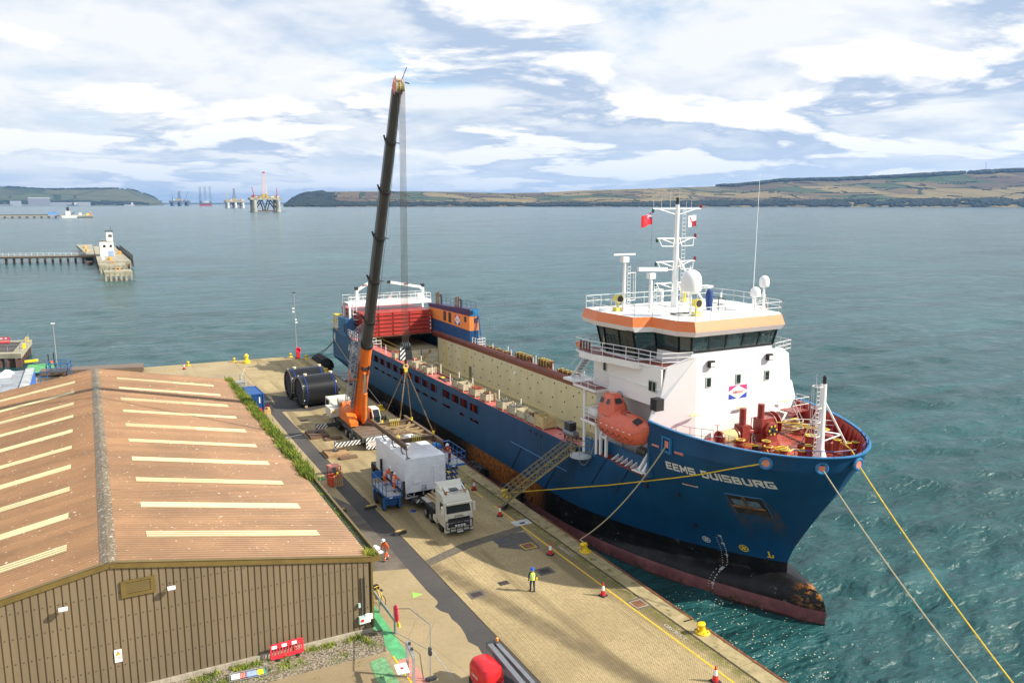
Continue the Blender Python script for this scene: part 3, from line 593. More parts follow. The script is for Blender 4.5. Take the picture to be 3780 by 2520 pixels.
C4=[(-.86,-.8),(.86,-.8),(-.86,.8),(.86,.8)];C6=C4+[(0,-.8),(0,.8)]
rig(1004,3090,94,42,139,C4,'large drilling rig with red and white derrick, nearest the headland',True,('pale',(0.42,0.40,0.34)),(0.42,0.38,0.27),(0.72,0.55,0.55),[(-.44,1.75,.3,('red',(0.55,0.03,0.05))),(.42,1.65,.25,('red',0))])
rig(895,5900,112,36,126,C6,'white columned drilling rig with grey derrick, second from the headland',True,('white',(0.62,0.63,0.62)),(0.40,0.36,0.28),(0.16,0.2,0.24),[(-.42,1.6,.42,('yel',(0.6,0.45,0.05))),(.35,1.5,.12,('yel',0))])
rig(698,10900,195,44,168,C6,'blue grey drilling rig farthest left, with a dark derrick',False,('navy',(0.10,0.14,0.2)),(0.10,0.14,0.22),(0.12,0.17,0.25),[(-.45,1.57,.4,('gry',(0.12,0.15,0.2))),(.3,1.2,.5,('gry',0))])
def jackup():
 x,y=dirpx(791,9500);t=thing('jack_up_rig','red hulled jack-up rig with three tall lattice legs','oil rig',(x,y,WATER_Z),math.atan2(y-CAMY,x-CAMX)-math.pi/2,'drilling rigs lying in the firth')
 MB().box((0,0,14),(128,80,20)).build('hull',mat('jackup_red',(0.42,0.03,0.05),0.6,var=0.2),t);MB().box((0,0,30),(132,84,12)).build('hull',mat('jackup_grey',(0.14,0.18,0.2),0.6,var=0.4,scale=0.1),t)
 for cx,cy in ((-50,25),(0,-25),(50,25)):
  mb=MB();lattice(mb,9,9,20,207,13,1.6,cx,cy);mb.build('leg',mat('jackup_leg',(0.22,0.27,0.32),0.6),t);MB().box((cx,cy,44),(24,24,18)).build('leg_housing',mat('jackup_grey',0),t)
 MB().box((12,-30,45),(50,24,20)).build('quarters',mat('far_white',0),t);mb=MB();[mb.bar((s*60,-30,36),(s*60-s*6*-1,-30,120),3) for s in (-1,1)];mb.build('deck_crane',mat('jackup_leg',0),t)
jackup()
for px,py_,s,c,lab in ((497,778,3,(0.1,0.5,0.35),'small green channel buoy on the open water'),(1353,783,5,(0.7,0.2,0.05),'small orange buoy beyond the crane boom')):
 d=29.5/((py_-751)/2980);x,y=dirpx(px,d);o=MB().lathe([(s*.5,-.5),(s*.5,.6),(s*.12,1.5),(s*.1,s*1.1)],n=8).build('channel_buoy',mat('buoy%d'%px,c,0.5));o.location=(x,y,WATER_Z);tag(o,lab,'buoy')
 # haze
def build_haze():
 m=bpy.data.materials.new('haze_air');m.use_nodes=True;N=m.node_tree.nodes;N.clear();pv=N.new('ShaderNodeVolumePrincipled');out=N.new('ShaderNodeOutputMaterial');m.node_tree.links.new(pv.outputs[0],out.inputs['Volume'])
 pv.inputs['Color'].default_value=(0.30,0.56,1.0,1);pv.inputs['Density'].default_value=HAZE;pv.inputs['Anisotropy'].default_value=0.3
 o=MB().b2((-44000,-44000,-8.6),(44000,44000,420)).build('haze',m,kind='stuff');o['label']='pale blue air over the firth';o['category']='haze'
HAZE=2.9e-5
build_haze()
# the brown shed
EAVE_X,RIDGE_X,EAVE_Z,RIDGE_Z,SY0,SY1=-19.2,-33.8,5.03,7.8,46.6,105.4
SLOPE=(RIDGE_Z-EAVE_Z)/(EAVE_X-RIDGE_X)
def roofz(x):return EAVE_Z+SLOPE*(EAVE_X-x) if x>RIDGE_X else EAVE_Z+SLOPE*(x-(2*RIDGE_X-EAVE_X))
def roof_material(name,col,drops):
 m=bpy.data.materials.new(name);m.use_nodes=True;N=m.node_tree.nodes;L=m.node_tree.links;b=N['Principled BSDF'];b.inputs['Roughness'].default_value=0.5
 geo=N.new('ShaderNodeNewGeometry')
 def noise(scale,det,st,rough=0.6,loc=(0,0,0)):
  mp=N.new('ShaderNodeMapping');mp.inputs['Scale'].default_value=st;mp.inputs['Location'].default_value=loc;L.new(geo.outputs['Position'],mp.inputs[0]);q=N.new('ShaderNodeTexNoise');q.inputs['Scale'].default_value=scale;q.inputs['Detail'].default_value=det;q.inputs['Roughness'].default_value=rough;L.new(mp.outputs[0],q.inputs['Vector']);return q.outputs['Fac']
 def rg(v,a,c,d=0,e=1):
  q=N.new('ShaderNodeMapRange');q.interpolation_type='SMOOTHSTEP';L.new(v,q.inputs[0]);q.inputs[1].default_value=a;q.inputs[2].default_value=c;q.inputs[3].default_value=d;q.inputs[4].default_value=e;return q.outputs[0]
 def mix(f,a,c):
  q=N.new('ShaderNodeMix');q.data_type='RGBA';L.new(f,q.inputs['Factor'])
  for s_,v in (('A',a),('B',c)):
   if isinstance(v,tuple):q.inputs[s_].default_value=(*v,1)
   else:L.new(v,q.inputs[s_])
  return q.outputs['Result']
 c=mix(rg(noise(0.12,6,(1,1,1),0.65),0.35,0.65),tuple(k*0.80 for k in col),tuple(k*1.12 for k in col))
 c=mix(rg(noise(1.0,7,(0.5,2.5,1),0.7),0.45,0.75,0,0.35),c,tuple(k*0.6 for k in col))
 for i,(sc,lo) in enumerate(((5.2,0.735),(9.0,0.735),(6.5,0.74))):
  c=mix(rg(noise(sc,2.5,(0.45,1.6,1) if i!=1 else (0.6,1.2,1),0.55,(3*i,7*i,0)),lo-drops,lo-drops+0.02),c,(0.62,0.56,0.47))
 oi=N.new('ShaderNodeObjectInfo');orr=rg(oi.outputs['Random'],0,1,0.90,1.06);vs_=N.new('ShaderNodeVectorMath');vs_.operation='SCALE';L.new(c,vs_.inputs[0]);L.new(orr,vs_.inputs['Scale'])
 L.new(vs_.outputs[0],b.inputs['Base Color']);MATS[name]=m;return m
ROOF=roof_material('terracotta_roof_sheet',(0.275,0.148,0.068),0.030);RIDGE=roof_material('stained_ridge',(0.155,0.115,0.062),0.085);ROOFLT=mat('cream_rooflight',(0.58,0.53,0.30),0.45,var=0.12,scale=0.8,rust=0.08,rscale=2,rustcol=(0.45,0.40,0.25))
CLAD=mat('brown_cladding',(0.185,0.142,0.088),0.45,var=0.14,scale=0.5,streak=0.12);TRIM=mat('olive_trim',(0.15,0.105,0.03),0.4,var=0.15,scale=1.5,rust=0.1,rscale=2,rustcol=(0.3,0.27,0.2))
def corrugated(x0,x1,y0,y1,m,parent,name,pitch=0.333,h=0.045,lift=0.0,segs=1):
 """profiled sheet running down the slope, ribs along the slope"""
 prof=[];y=y0
 while y<y1-1e-6:
  for f,z in ((0,0),(0.56,0),(0.66,1),(0.90,1)):
   if y+f*pitch<y1:prof.append((y+f*pitch,z*h))
  y+=pitch
 prof.append((y1,0));mb=MB();n=len(prof)
 xs=[x0+(x1-x0)*k/segs for k in range(segs+1)]
 mb.add([(x,yy,roofz(x)+z+lift) for x in xs for yy,z in prof],[(k*n+i,k*n+i+1,(k+1)*n+i+1,(k+1)*n+i) for k in range(segs) for i in range(n-1)])
 return mb.build(name,m,parent)
def build_shed():
 t=thing('storage_shed','brown clad shed with low pitched terracotta roof and pale rooflights','building',(0,0,0))
 LX=2*RIDGE_X-EAVE_X
 mb=MB();mb.prism([(EAVE_X-.12,0.28),(EAVE_X-.12,EAVE_Z-.15),(RIDGE_X,RIDGE_Z-.15),(LX+.12,EAVE_Z-.15),(LX+.12,0.28)],SY0+.12,SY1-.1,'y');mb.build('wall_core',mat('dark_inner_wall',(0.03,0.025,0.02),0.9),t)
 for side in (0,1):
  y=SY0-0.12
  while y<SY1:
   y1=min(y+0.999,SY1+.1)
   if side==0:corrugated(EAVE_X+.0,-25.95,y,y1,ROOF,t,'roof_sheet');corrugated(-25.85,RIDGE_X+.25,y,y1,ROOF,t,'roof_sheet',lift=.012)
   else:corrugated(RIDGE_X-.25,LX,y,y1,ROOF,t,'roof_sheet')
   y=y1
  for k in range(10):
   yc=50.8+5.5*k
   xa,xb=((-21.4,-31.7) if side==0 else (-46.2,-35.9))
   corrugated(xa,xb,yc-.5,yc+.499,ROOFLT,t,'rooflight',lift=0.03,segs=2)
 y=SY0-.15
 while y<SY1:
  y1=min(y+3,SY1+.1);mb=MB();z=roofz(RIDGE_X-.55)+.065
  mb.loft([[(RIDGE_X-.42,yy,z),(RIDGE_X-.2,yy,RIDGE_Z+.05),(RIDGE_X,yy,RIDGE_Z+.1),(RIDGE_X+.2,yy,RIDGE_Z+.05),(RIDGE_X+.42,yy,z),(RIDGE_X,yy,RIDGE_Z)] for yy in (y,y1-.02)]);mb.build('ridge_cap',RIDGE,t);y=y1
 for gy,sgn in ((SY0,-1),):
  x=EAVE_X-.1;p=0.366
  while x>LX:
   mb=MB();pts=[]
   for k in range(3):
    a=x-k*p
    pts+=[(a,0.035),(a-.04,0.035),(a-.055,-0.03),(a-p+.035,-0.03)]
   pts.append((x-3*p,0.035));pts=[(max(a,LX),b) for a,b in pts]
   lo=[(a,gy-b*-1+0.03,0.3) for a,b in pts];hi=[(a,gy-b*-1+0.03,roofz(a)-.14) for a,b in pts];n=len(pts)
   mb.add(lo+hi,[(i,i+1,n+i+1,n+i) for i in range(n-1)])
   mb.build('wall_sheet',CLAD,t);x-=3*p
 y=SY0
 while y<SY1-.5:
  mb=MB();pts=[]
  for k in range(3):
   a=y+k*.366;pts+=[(a,-.03),(a+.04,-.03),(a+.055,.03),(a+.33,.03)]
  pts.append((y+1.098,-.03));n=len(pts);mb.add([(EAVE_X-.06+b,a,.3) for a,b in pts]+[(EAVE_X-.06+b,a,EAVE_Z-.3) for a,b in pts],[(i,i+1,n+i+1,n+i) for i in range(n-1)]);mb.build('wall_sheet',CLAD,t);y+=1.098
 mb=MB()
 for r in range(1,5):
  x=EAVE_X-.3
  while x>-47:
   z=.3+r*1.42
   if z<roofz(x)-.3:mb.box((x,SY0-.015,z),(0.045,0.03,0.045))
   x-=.366
 mb.build('sheet_fixings',mat('fixing_dark',(0.05,0.035,0.02),0.5),t,'stuff')
 for a,b,s in ((EAVE_X+.05,RIDGE_X,1),(RIDGE_X,LX,-1)):
  k=5
  for i in range(k):
   xa=a+(b-a)*i/k;xb=a+(b-a)*(i+1)/k
   mb=MB();mb.bar((xa,SY0-.09,roofz(xa)-.12),(xb,SY0-.09,roofz(xb)-.12),.05,.30);mb.bar((xa,SY0-.02,roofz(xa)+.075),(xb,SY0-.02,roofz(xb)+.075),.26,.03);mb.build('verge_trim',TRIM,t)
   mb=MB();mb.bar((xa,SY1+.12,roofz(xa)-.1),(xb,SY1+.12,roofz(xb)-.1),.04,.25);mb.build('verge_trim',TRIM,t)
 MB().b2((EAVE_X-.02,SY0-.1,.3),(EAVE_X+.1,SY0+.12,EAVE_Z-.02)).build('corner_flashing',TRIM,t)
 GUT=mat('gutter_lining',(0.045,0.05,0.035),0.7,var=0.5,scale=2)
 MB().b2((EAVE_X+.01,SY0-.1,EAVE_Z-.18),(EAVE_X+.50,SY1,EAVE_Z-.13)).build('gutter_floor',GUT,t)
 MB().b2((EAVE_X+.50,SY0-.12,EAVE_Z-.30),(EAVE_X+.66,SY1,EAVE_Z+.05)).build('gutter_lip',TRIM,t)
 MB().b2((EAVE_X+.01,SY0-.12,EAVE_Z-.30),(EAVE_X+.50,SY0-.06,EAVE_Z+.05)).build('gutter_end',TRIM,t)
 mb=MB();x=EAVE_X
 while x>-47:mb.box((x-.3,SY0-.02,.14),(.59,.22,.29));x-=.6
 for k in range(46):0
 mb.build('plinth',mat('plinth_blocks',(0.40,0.35,0.27),0.85,var=0.25,scale=2,bump=0.3),t)
 v=MB();a,b,z0,z1=-33.33,-31.6,5.66,6.62;fw=.2
 v.b2((a,SY0-.12,z0),(b,SY0-.03,z0+fw));v.b2((a,SY0-.12,z1-fw*.6),(b,SY0-.03,z1));v.b2((a,SY0-.12,z0+fw),(a+fw*1.2,SY0-.03,z1-fw*.6));v.b2((b-fw*1.2,SY0-.12,z0+fw),(b,SY0-.03,z1-fw*.6))
 f=v.build('louvre_frame',TRIM,t);MB().b2((a+.1,SY0-.035,z0+.1),(b-.1,SY0-.02,z1-.1)).build('louvre_back',mat('dark_inner_wall',0),t)
 for k in range(6):MB().add([(a+.24,SY0-.115,z0+.24+k*.1),(b-.24,SY0-.115,z0+.24+k*.1),(b-.24,SY0-.04,z0+.32+k*.1),(a+.24,SY0-.04,z0+.32+k*.1)],[(0,1,2,3)]).build('louvre_slat',TRIM,f)
 for x in (-19.88,-19.66):MB().tube((x,SY0-.06,1.2),(x,SY0-.06,3.8),.035,8).build('cable_conduit',DARK,t)
 return t
build_shed()
def wall_lamp(x,z,lab,big=1.0):
 t=thing('wall_lamp',lab,'lamp',(x,SY0-.05,z),0,'lamps on the gable wall')
 MB().tube((0,0,-.05),(0,-.35,-.02),.03).build('bracket',DARK,t);MB().box((.08*big,-.42,0),(.42,.24,.12)).build('housing',BRIGHT,t);MB().box((.08*big,-.45,-.08),(.36,.2,.05)).build('glass_cover',STEEL,t)
wall_lamp(-36.2,5.9,'white wall lamp on the gable left of the louvred vent');wall_lamp(-30.9,5.87,'white wall lamp on the gable right of the louvred vent')
t=thing('danger_sign','white danger sign with yellow warning triangle low on the gable wall','sign',(-33.74,SY0-.05,1.97))
SIGNW=mat('sign_white',(0.8,0.8,0.78),0.5,var=0.03);MB().b2((-.19,-.015,0),(.19,0,.75)).build('panel',SIGNW,t);ORT=mat('sign_orange',(0.75,0.25,0.03),0.5)
MB().add([(-.13,-.02,.42),(.13,-.02,.42),(0,-.02,.68)],[(0,1,2)]).build('triangle',BLACK,t);MB().add([(-.10,-.026,.44),(.10,-.026,.44),(0,-.026,.64)],[(0,1,2)]).build('triangle',SAFETY,t)
MB().add([(-.02,-.03,.46),(.03,-.03,.53),(-.015,-.03,.52),(.02,-.03,.6),(-.03,-.03,.53),(.01,-.03,.535)],[(0,1,2,3,4,5)]).build('bolt_mark',BLACK,t)
put_text('Danger',lambda u,v:(u-.165,-.022,.26+v),.12,ORT,t);put_text('Fragile roof',lambda u,v:(u-.165,-.022,.12+v),.066,ORT,t)
t=thing('electric_box','white and green electric boxes at the shed corner beside the conduits','electric box',(-19.7,SY0-.05,.85))
MB().b2((-.42,-.22,-.06),(0.0,0,.42)).build('box',mat('pale_green_box',(0.45,0.62,0.55),0.5),t);MB().b2((.0,-.2,-.04),(.32,0,.48)).build('box',WHITE,t);MB().b2((.32,-.16,.12),(.48,0,.44)).build('box',WHITE,t)
MB().b2((-.38,-.23,.0),(-.06,-.22,.34)).build('label_plate',SIGNW,t);MB().lathe([(.1,0),(.1,.05)],(-.22,-.27,.19),10,'y').build('red_switch',RED,t)
MB().b2((-20.12,SY0-.2,1.9),(-19.98,SY0-.04,2.15)).build('alarm_box',mat('pale_green_box',0)).__setitem__('category','alarm box');bpy.data.objects['alarm_box']['label']='small pale alarm box above the electric boxes on the gable wall'
def leaf_material(name,a,b):
 m=mat(name,a,0.85,var=0.45,scale=1.3);return m
GRASS=leaf_material('grass_blade',(0.22,0.28,0.02),None);GRASSY=leaf_material('dry_grass',(0.36,0.33,0.05),None);WEED=leaf_material('weed_leaf',(0.075,0.14,0.012),None)
def tufts(name,pts,hmin,hmax,m,label,cat='grass',blades=14,w=0.028,spread=0.12,seed=1):
 rnd=random.Random(seed);mb=MB();ms=m if isinstance(m,(list,tuple)) else [m]
 for x,y,z,s in pts:
  mb.mi=rnd.randrange(len(ms)) if rnd.random()<.35 else (0 if rnd.random()<.6 else min(1,len(ms)-1))
  for _ in range(blades):
   h=rnd.uniform(hmin,hmax)*s;a=rnd.uniform(0,6.28);l=rnd.uniform(.1,.7)*h;bx=x+rnd.gauss(0,spread);by=y+rnd.gauss(0,spread);ww=w*rnd.uniform(.7,1.5);q=rnd.uniform(0,6.28)
   mb.add([(bx-ww*math.cos(q),by-ww*math.sin(q),z),(bx+ww*math.cos(q),by+ww*math.sin(q),z),(bx+l*.5*math.cos(a)+ww*.7,by+l*.5*math.sin(a),z+h*.6),(bx+l*math.cos(a),by+l*math.sin(a),z+h)],[(0,1,2),(0,2,3)])
 me=bpy.data.meshes.new(name);me.from_pydata(mb.v,[],mb.f)
 for k in ms:me.materials.append(k)
 me.polygons.foreach_set('material_index',mb.m);o=link(name,me,None,'stuff');return tag(o,label,cat)
rnd=random.Random(11);pts=[]
for k in range(900):
 y=rnd.uniform(63,98) if rnd.random()<.93 else rnd.uniform(98,105)
 dens=.5+.5*math.sin(y*.9)+.3*math.sin(y*2.3)
 if rnd.random()<dens+.35:pts.append((EAVE_X+.26+rnd.gauss(0,.16),y,EAVE_Z-.1,1.1 if y<75 else.9))
tufts('gutter_grass',pts,.2,.72,[WEED,GRASS,GRASSY],'tall grass and weeds growing in the shed gutter',blades=20,spread=.21,w=.04)
tufts('corner_grass',[(EAVE_X+rnd.uniform(-.15,.35),SY0+rnd.uniform(.1,.9),EAVE_Z-.05,.8) for _ in range(16)],.2,.6,[GRASS,GRASSY],'bright grass tuft at the near corner of the shed roof',blades=20,seed=4)
tufts('gutter_moss',[(EAVE_X+.25+rnd.gauss(0,.08),rnd.uniform(47,64),EAVE_Z-.13,.3) for _ in range(120)],.1,.3,[WEED,GRASS],'low moss lining the near end of the gutter','moss',blades=10)
pts=[]
for _ in range(520):
 x=rnd.uniform(-40,-19.4);f=rnd.random()
 y=46.3-abs(rnd.gauss(0,.5)) if f<.55 else rnd.uniform(44.3,46.3)
 if mnoise.noise(Vector((x*.5,y*.8,2)))>-.05:pts.append((x,y,0,rnd.uniform(.4,1.2)))
tufts('verge_grass',pts,.08,.35,[GRASS,WEED,GRASSY],'low grass and weeds along the foot of the gable wall',blades=13,spread=.13,w=.03,seed=6)
tufts('yard_weeds',[(rnd.uniform(-30,-19.5),rnd.uniform(38,43.8),0,rnd.uniform(.3,.7)) for _ in range(60)],.05,.2,[GRASS,GRASSY],'small weeds between the yard blocks','weeds',blades=10,spread=.1,seed=8)
mb=MB();rs=random.Random(3)
for _ in range(900):
 x=rs.uniform(-34,-19.3);y=rs.uniform(44.1,46.3);s=rs.uniform(.02,.07);mb.box((x,y,.012+s*.3),(s,s*rs.uniform(.7,1.3),s*.8),rs.uniform(0,3),(.7,.7))
tag(mb.build('pebbles',mat('pebble',(0.42,0.37,0.29),0.85,var=0.4,scale=4),kind='stuff'),'loose pale stones lying in the gravel strip','stones')
def yard_blocks():
 V=[];F=[];RN=[];y=38.6;row=0;rnd=random.Random(2)
 while y<44.0:
  x=-33.0+(row%2)*.1
  while x<-19.15:
   if x>-31+(44-y)*0.1 and not (x>-19.3 and y>43.8):
    w,d=.2,.1;o=len(V);z=rnd.uniform(-.002,.004)
    V+=[(x,y,z),(x+w-.012,y,z),(x+w-.012,y+d-.012,z),(x,y+d-.012,z),(x,y,-.02),(x+w-.012,y,-.02),(x+w-.012,y+d-.012,-.02),(x,y+d-.012,-.02)]
    F+=[(o,o+1,o+2,o+3),(o,o+4,o+5,o+1),(o+1,o+5,o+6,o+2),(o+2,o+6,o+7,o+3),(o+3,o+7,o+4,o)];RN+=[rnd.random()**2]*5
   x+=.2
  y+=.1;row+=1
 me=bpy.data.meshes.new('yard_paving');me.from_pydata(V,[],F);a=me.attributes.new('rnd','FLOAT','FACE');a.data.foreach_set('value',np.array(RN,np.float32));me.materials.append(G_BRICK);link('yard_paving',me,None,'stuff')
yard_blocks()
PLRED=mat('red_plastic',(0.70,0.03,0.05),0.4,var=0.08)
def plastic_barrier(loc,rz,label,tilt=0.0):
 t=thing('plastic_barrier',label,'barrier',loc,rz,'red and white plastic barriers');t.rotation_euler=(tilt,0,rz)
 mb=MB()
 for a,b in (((-.9,.12),(.9,.12)),((-.9,.95),(.9,.95)),((-.95,.12),(-.95,.95)),((.95,.12),(.95,.95))):mb.bar((a[0],0,a[1]),(b[0],0,b[1]),.07,.09)
 mb.b2((-.9,-.03,.12),(.9,.03,.28));mb.build('frame',PLRED,t)
 for k in range(10):MB().b2((-.82+k*.178,-.015,.28),(-.75+k*.178,.015,.72)).build('upright',PLRED,t)
 for k in range(6):MB().b2((-.9+k*.3,-.035,.72),(-.6+k*.3-.002,.035,.92)).build('band',PLRED if k%2 else SIGNW,t)
 for s in (-.6,.6):MB().box((s,0,.05),(.16,.5,.1)).build('foot',BLACK,t)
 return t
pb=plastic_barrier((-24.7,46.05,0),R(2),'red plastic barrier with white panels leaning at the gable wall',-.12)
for x,y,rz,lab in ((-51.6,183.5,R(10),'red barrier on the near jetty end, closest to its right edge'),(-53.9,182.4,R(25),'red barrier on the near jetty, middle of the row'),(-56.2,180.2,R(60),'red barrier on the near jetty, cut by the left picture edge'),(-49.6,183.6,R(-6),'red barrier at the right end of the row on the near jetty')):
 dup(pb,(x,y,0.05),rz,lab,(1.25,1.25,1.25))
t=thing('fallen_fence_panel','metal fence panel lying flat with striped coloured notice board','fence panel',(-27.15,45.1,.05),R(-6));mb=MB()
mb.path([(-1.05,-.35,.05),(1.0,-.35,.05),(1.05,.35,.12),(-1.0,.35,.12),(-1.05,-.35,.05)],.025);mb.build('frame',STEEL,t)
xs=[(-.95,-.45,'sign_white',(0.8,0.8,0.78)),(-.45,-.12,'notice_red',(0.6,0.08,0.05)),(-.12,.5,'notice_blue',(0.12,0.28,0.62)),(.5,.85,'notice_yellow',(0.8,0.7,0.03)),(.85,.97,'notice_green',(0.1,0.4,0.3))]
for a,b,n_,c in xs:MB().b2((a,-.28,.075),(b-.01,.28,.085)).build('notice_panel',mat(n_,c,0.5),t)
mb=MB();[mb.box((-.3+k*.28/3,0,.09),(.02,.5,.006)) for k in range(-1,2)];[mb.box((.2,-.22+k*.07,.09),(.55,.015,.006)) for k in range(7)];mb.build('print',SIGNW,t)
t=thing('portable_fence','grey wire fence frames meeting at a post beside the green path','fence',(0,0,0));
mb=MB();mb.path([(-18.08,45.6,.1),(-18.05,45.6,1.72),(-17.75,43.6,2.6),(-17.85,39.95,3.35),(-17.93,39.9,.1)],.03);mb.path([(-18.08,45.6,.15),(-17.1,42.4,.35),(-17.93,39.9,.3)],.022);mb.build('frame',STEEL,t)
mb=MB();mb.path([(-17.9,39.85,1.9),(-16.9,38.6,.3)],.025);mb.build('brace',STEEL,t);MB().box((-17.92,39.9,1.75),(.16,.2,.45)).build('clamp',DARK,t);MB().box((-17.92,39.8,.1),(.6,.25,.18)).build('foot',DARK,t)
mb=MB();[mb.tube((-18.08+k*.0,45.6-k*.5,.3),(-18.02+k*.03,45.6-k*.5,1.75+k*.13),.004,3) for k in range(1,12)];mb.build('wire',STEEL,t)
t=thing('crash_barrier','grey steel crash barrier rail beside the green path','barrier',(0,0,0))
for y in (44.0+1.7,48.7,51.9):MB().box((-18.0,y,.42),(.14,.14,.84)).build('post',STEEL,t)
mb=MB();mb.prism([(-17.93,.62),(-17.85,.66),(-17.92,.72),(-17.85,.78),(-17.93,.84),(-17.97,.84),(-17.97,.62)],45.6,52.6,'y');mb.build('rail',STEEL,t)
def lifebuoy(loc,rz,label,m=None):
 t=thing('lifebuoy',label,'lifebuoy',loc,rz);MB().ring((0,0,0),.33,.09,'y').build('ring',m or mat('lifebuoy_red',(0.75,0.02,0.06),0.4),t,smooth=True)
 MB().box((0,.1,0),(.5,.06,.5)).build('board',mat('lifebuoy_red',0),t);return t
lifebuoy((-17.98,45.45,1.45),R(80),'red lifebuoy on a post by the green path');t=bpy.data.objects['lifebuoy'];t.scale=(1.35,1,1.35)
MB().tube((-18.02,45.55,0),(-18.02,45.55,2.0),.035).build('lifebuoy_post',STEEL);tag(bpy.data.objects['lifebuoy_post'],'thin grey post carrying the near red lifebuoy','post')
o=MB().box((-17.9,45.3,.75),(.12,.25,.3),.4,(.6,.6)).build('throw_bag',SAFETY);tag(o,'yellow throw bag hanging under the near red lifebuoy','bag')
t=thing('bicycle','dark bicycle with black basket leaning on the crash barrier','bicycle',(-17.55,50.1,0),R(100));[MB().ring((s*.52,0,.33),.31,.025,'y',16,5).build('wheel',BLACK,t) for s in (-1,1)]
mb=MB();mb.path([(-.52,0,.33),(-.12,0,.3),(.35,0,.78),(-.2,0,.75),(-.12,0,.3)],.02);mb.path([(.52,0,.33),(.38,0,.95)],.02);mb.path([(-.52,0,.33),(-.2,0,.75),(-.23,0,.92)],.018);mb.path([(.3,-.25,.98),(.38,0,.98),(.3,.25,.98)],.018);mb.build('frame',SAFETY,t);MB().box((-.25,0,.95),(.26,.14,.06)).build('saddle',BLACK,t);MB().box((.6,0,.82),(.34,.4,.26),0,(1.15,1.15)).build('basket',BLACK,t)
t=thing('grit_bin','yellow grit bin against the shed side wall','bin',(-18.3,52.3,0));MB().box((0,0,.4),(.75,1.1,.8),0,(1.05,1.05)).build('body',SAFETY,t);MB().box((0,0,.88),(.85,1.2,.16),0,(.6,.7)).build('lid',SAFETY,t)
t=thing('timber_rack','rusty steel rack stacked with dark timbers beside the shed corner','rack',(-18.3,54.9,0));mb=MB();[mb.bar((s*.6,u*.5,0),(s*.6,u*.5,1.1),.07) for s in (-1,1) for u in (-1,1)];[mb.bar((s*.6,-.5,.12),(s*.6,.5,.12),.07) for s in (-1,1)];mb.build('frame',mat('rusty_iron',0),t)
for k in range(5):MB().box((0,-.35+k*.17,.25+(k%2)*.14),(1.5,.14,.14)).build('timber',WOODDK,t)
t=thing('floodlight','white floodlight head fixed on the shed corner above the walking man','lamp',(-18.5,46.9+7.3,3.6));t.location=(-18.55,48.6,4.6)
MB().tube((-.5,0,0),(.1,0,0),.04).build('arm',DARK,t);MB().box((.3,0,.05),(.45,.5,.16),.3).build('lamp_head',BRIGHT,t);MB().box((.45,-.35,-.15),(.5,.25,.1),.3).build('lamp_head',BRIGHT,t)
t=thing('sign_frame','grey steel portal frame holding a white notice board at the picture bottom','frame',(-19.1,40.0,0),R(-8))
mb=MB();[mb.box((0,s,1.1),(.14,.12,2.2)) for s in (.75,-.95)];mb.bar((0,.75,2.2),(0,-.95,2.2),.16,.14);mb.build('frame',STEEL,t);MB().box((-.45,.1,1.0),(.7,1.0,.04)).build('board',SIGNW,t);MB().box((-.45,.1,1.03),(.16,.2,.02)).build('red_mark',RED,t)
mb=MB();[mb.box((.05,a,2.32),(.14,.1,.18)) for a in (.3,-.3)];mb.build('bracket',DARK,t)
t=thing('telescopic_handler','red telescopic machine with grey boom at the bottom picture edge','lifting machine',(-15.1,37.2,-.12),R(3))
mb=MB();rg=[]
for z,sx,sy in ((.7,.62,.9),(1.0,.72,1.05),(1.7,.72,1.05),(2.0,.6,.9),(2.12,.4,.6)):rg.append([(sx*math.copysign(abs(math.cos(a))**.5,math.cos(a))-.55,sy*math.copysign(abs(math.sin(a))**.5,math.sin(a)),z) for a in (2*math.pi*i/20 for i in range(20))])
mb.loft(rg);mb.build('engine_cover',mat('machine_red',(0.60,0.015,0.02),0.25),t,smooth=True);MB().box((.1,-.2,.8),(1.9,2.6,.8)).build('chassis',DARK,t)
for a,b,w in (((.25,1.1,2.25),(.3,-2.6,1.7),.30),((.72,1.0,2.15),(.9,-2.6,1.6),.24)):MB().bar(a,b,w,.3).build('boom',mat('boom_grey',(0.16,0.17,0.19),0.4),t)
MB().box((.4,1.15,2.2),(.5,.25,.4)).build('boom_head',DARK,t);MB().lathe([(.09,0),(.09,.14),(.04,.2)],(.75,1.1,2.4),10).build('beacon',mat('beacon_orange',(0.9,0.25,0.02),0.3),t,smooth=True)
put_text('GENIE',lambda u,v:(-1.06-.215,.4-u,1.3+v),.26,SIGNW,t)
for sx in (-1,1):
 for sy in (-1,1):MB().lathe([(.3,-.15),(.45,-.12),(.45,.12),(.3,.15)],(sx*.9,sy*1.0-.2,.45),18,'x').build('wheel',BLACK,t)
 # things at the far left
JETC=mat('jetty_concrete',(0.36,0.33,0.24),0.9,var=0.3,scale=0.4,rust=0.3,rscale=0.35,rustcol=(0.20,0.19,0.04));PILE=mat('wet_pile',(0.10,0.055,0.045),0.75,var=0.5,scale=0.8,streak=0.4)
t=thing('near_jetty','piled jetty end with railings and red barriers at the left edge','jetty',(0,0,0))
poly=[(-44.9,186.8),(-45.8,170),(-49.4,171.6),(-90,176),(-90,196),(-50,188)]
MB().prism(poly,-.9,0).build('deck',JETC,t);MB().prism([(-46.6,184.5),(-47.2,172.6),(-50,173.6),(-88,178),(-88,194),(-51,186.5)],0,.03).build('surface',G_ASPH,t)
for k in range(6):MB().box((-45.6-.5+.12*k-.2,171+k*3,-3),(1.0,1.4,4.2)).build('pile',PILE,t)
for k in range(14):MB().box((-47.4-k*2.2,171.6+k*.55,-3),(1.7,1.0,4.2)).build('pile',PILE,t)
mb=MB();rail(mb,[(-45.3,186,0),(-46.1,172.2,0),(-52,174.5,0)],1.3,(1,.5),2,.035);mb.build('railing',STEEL,t)
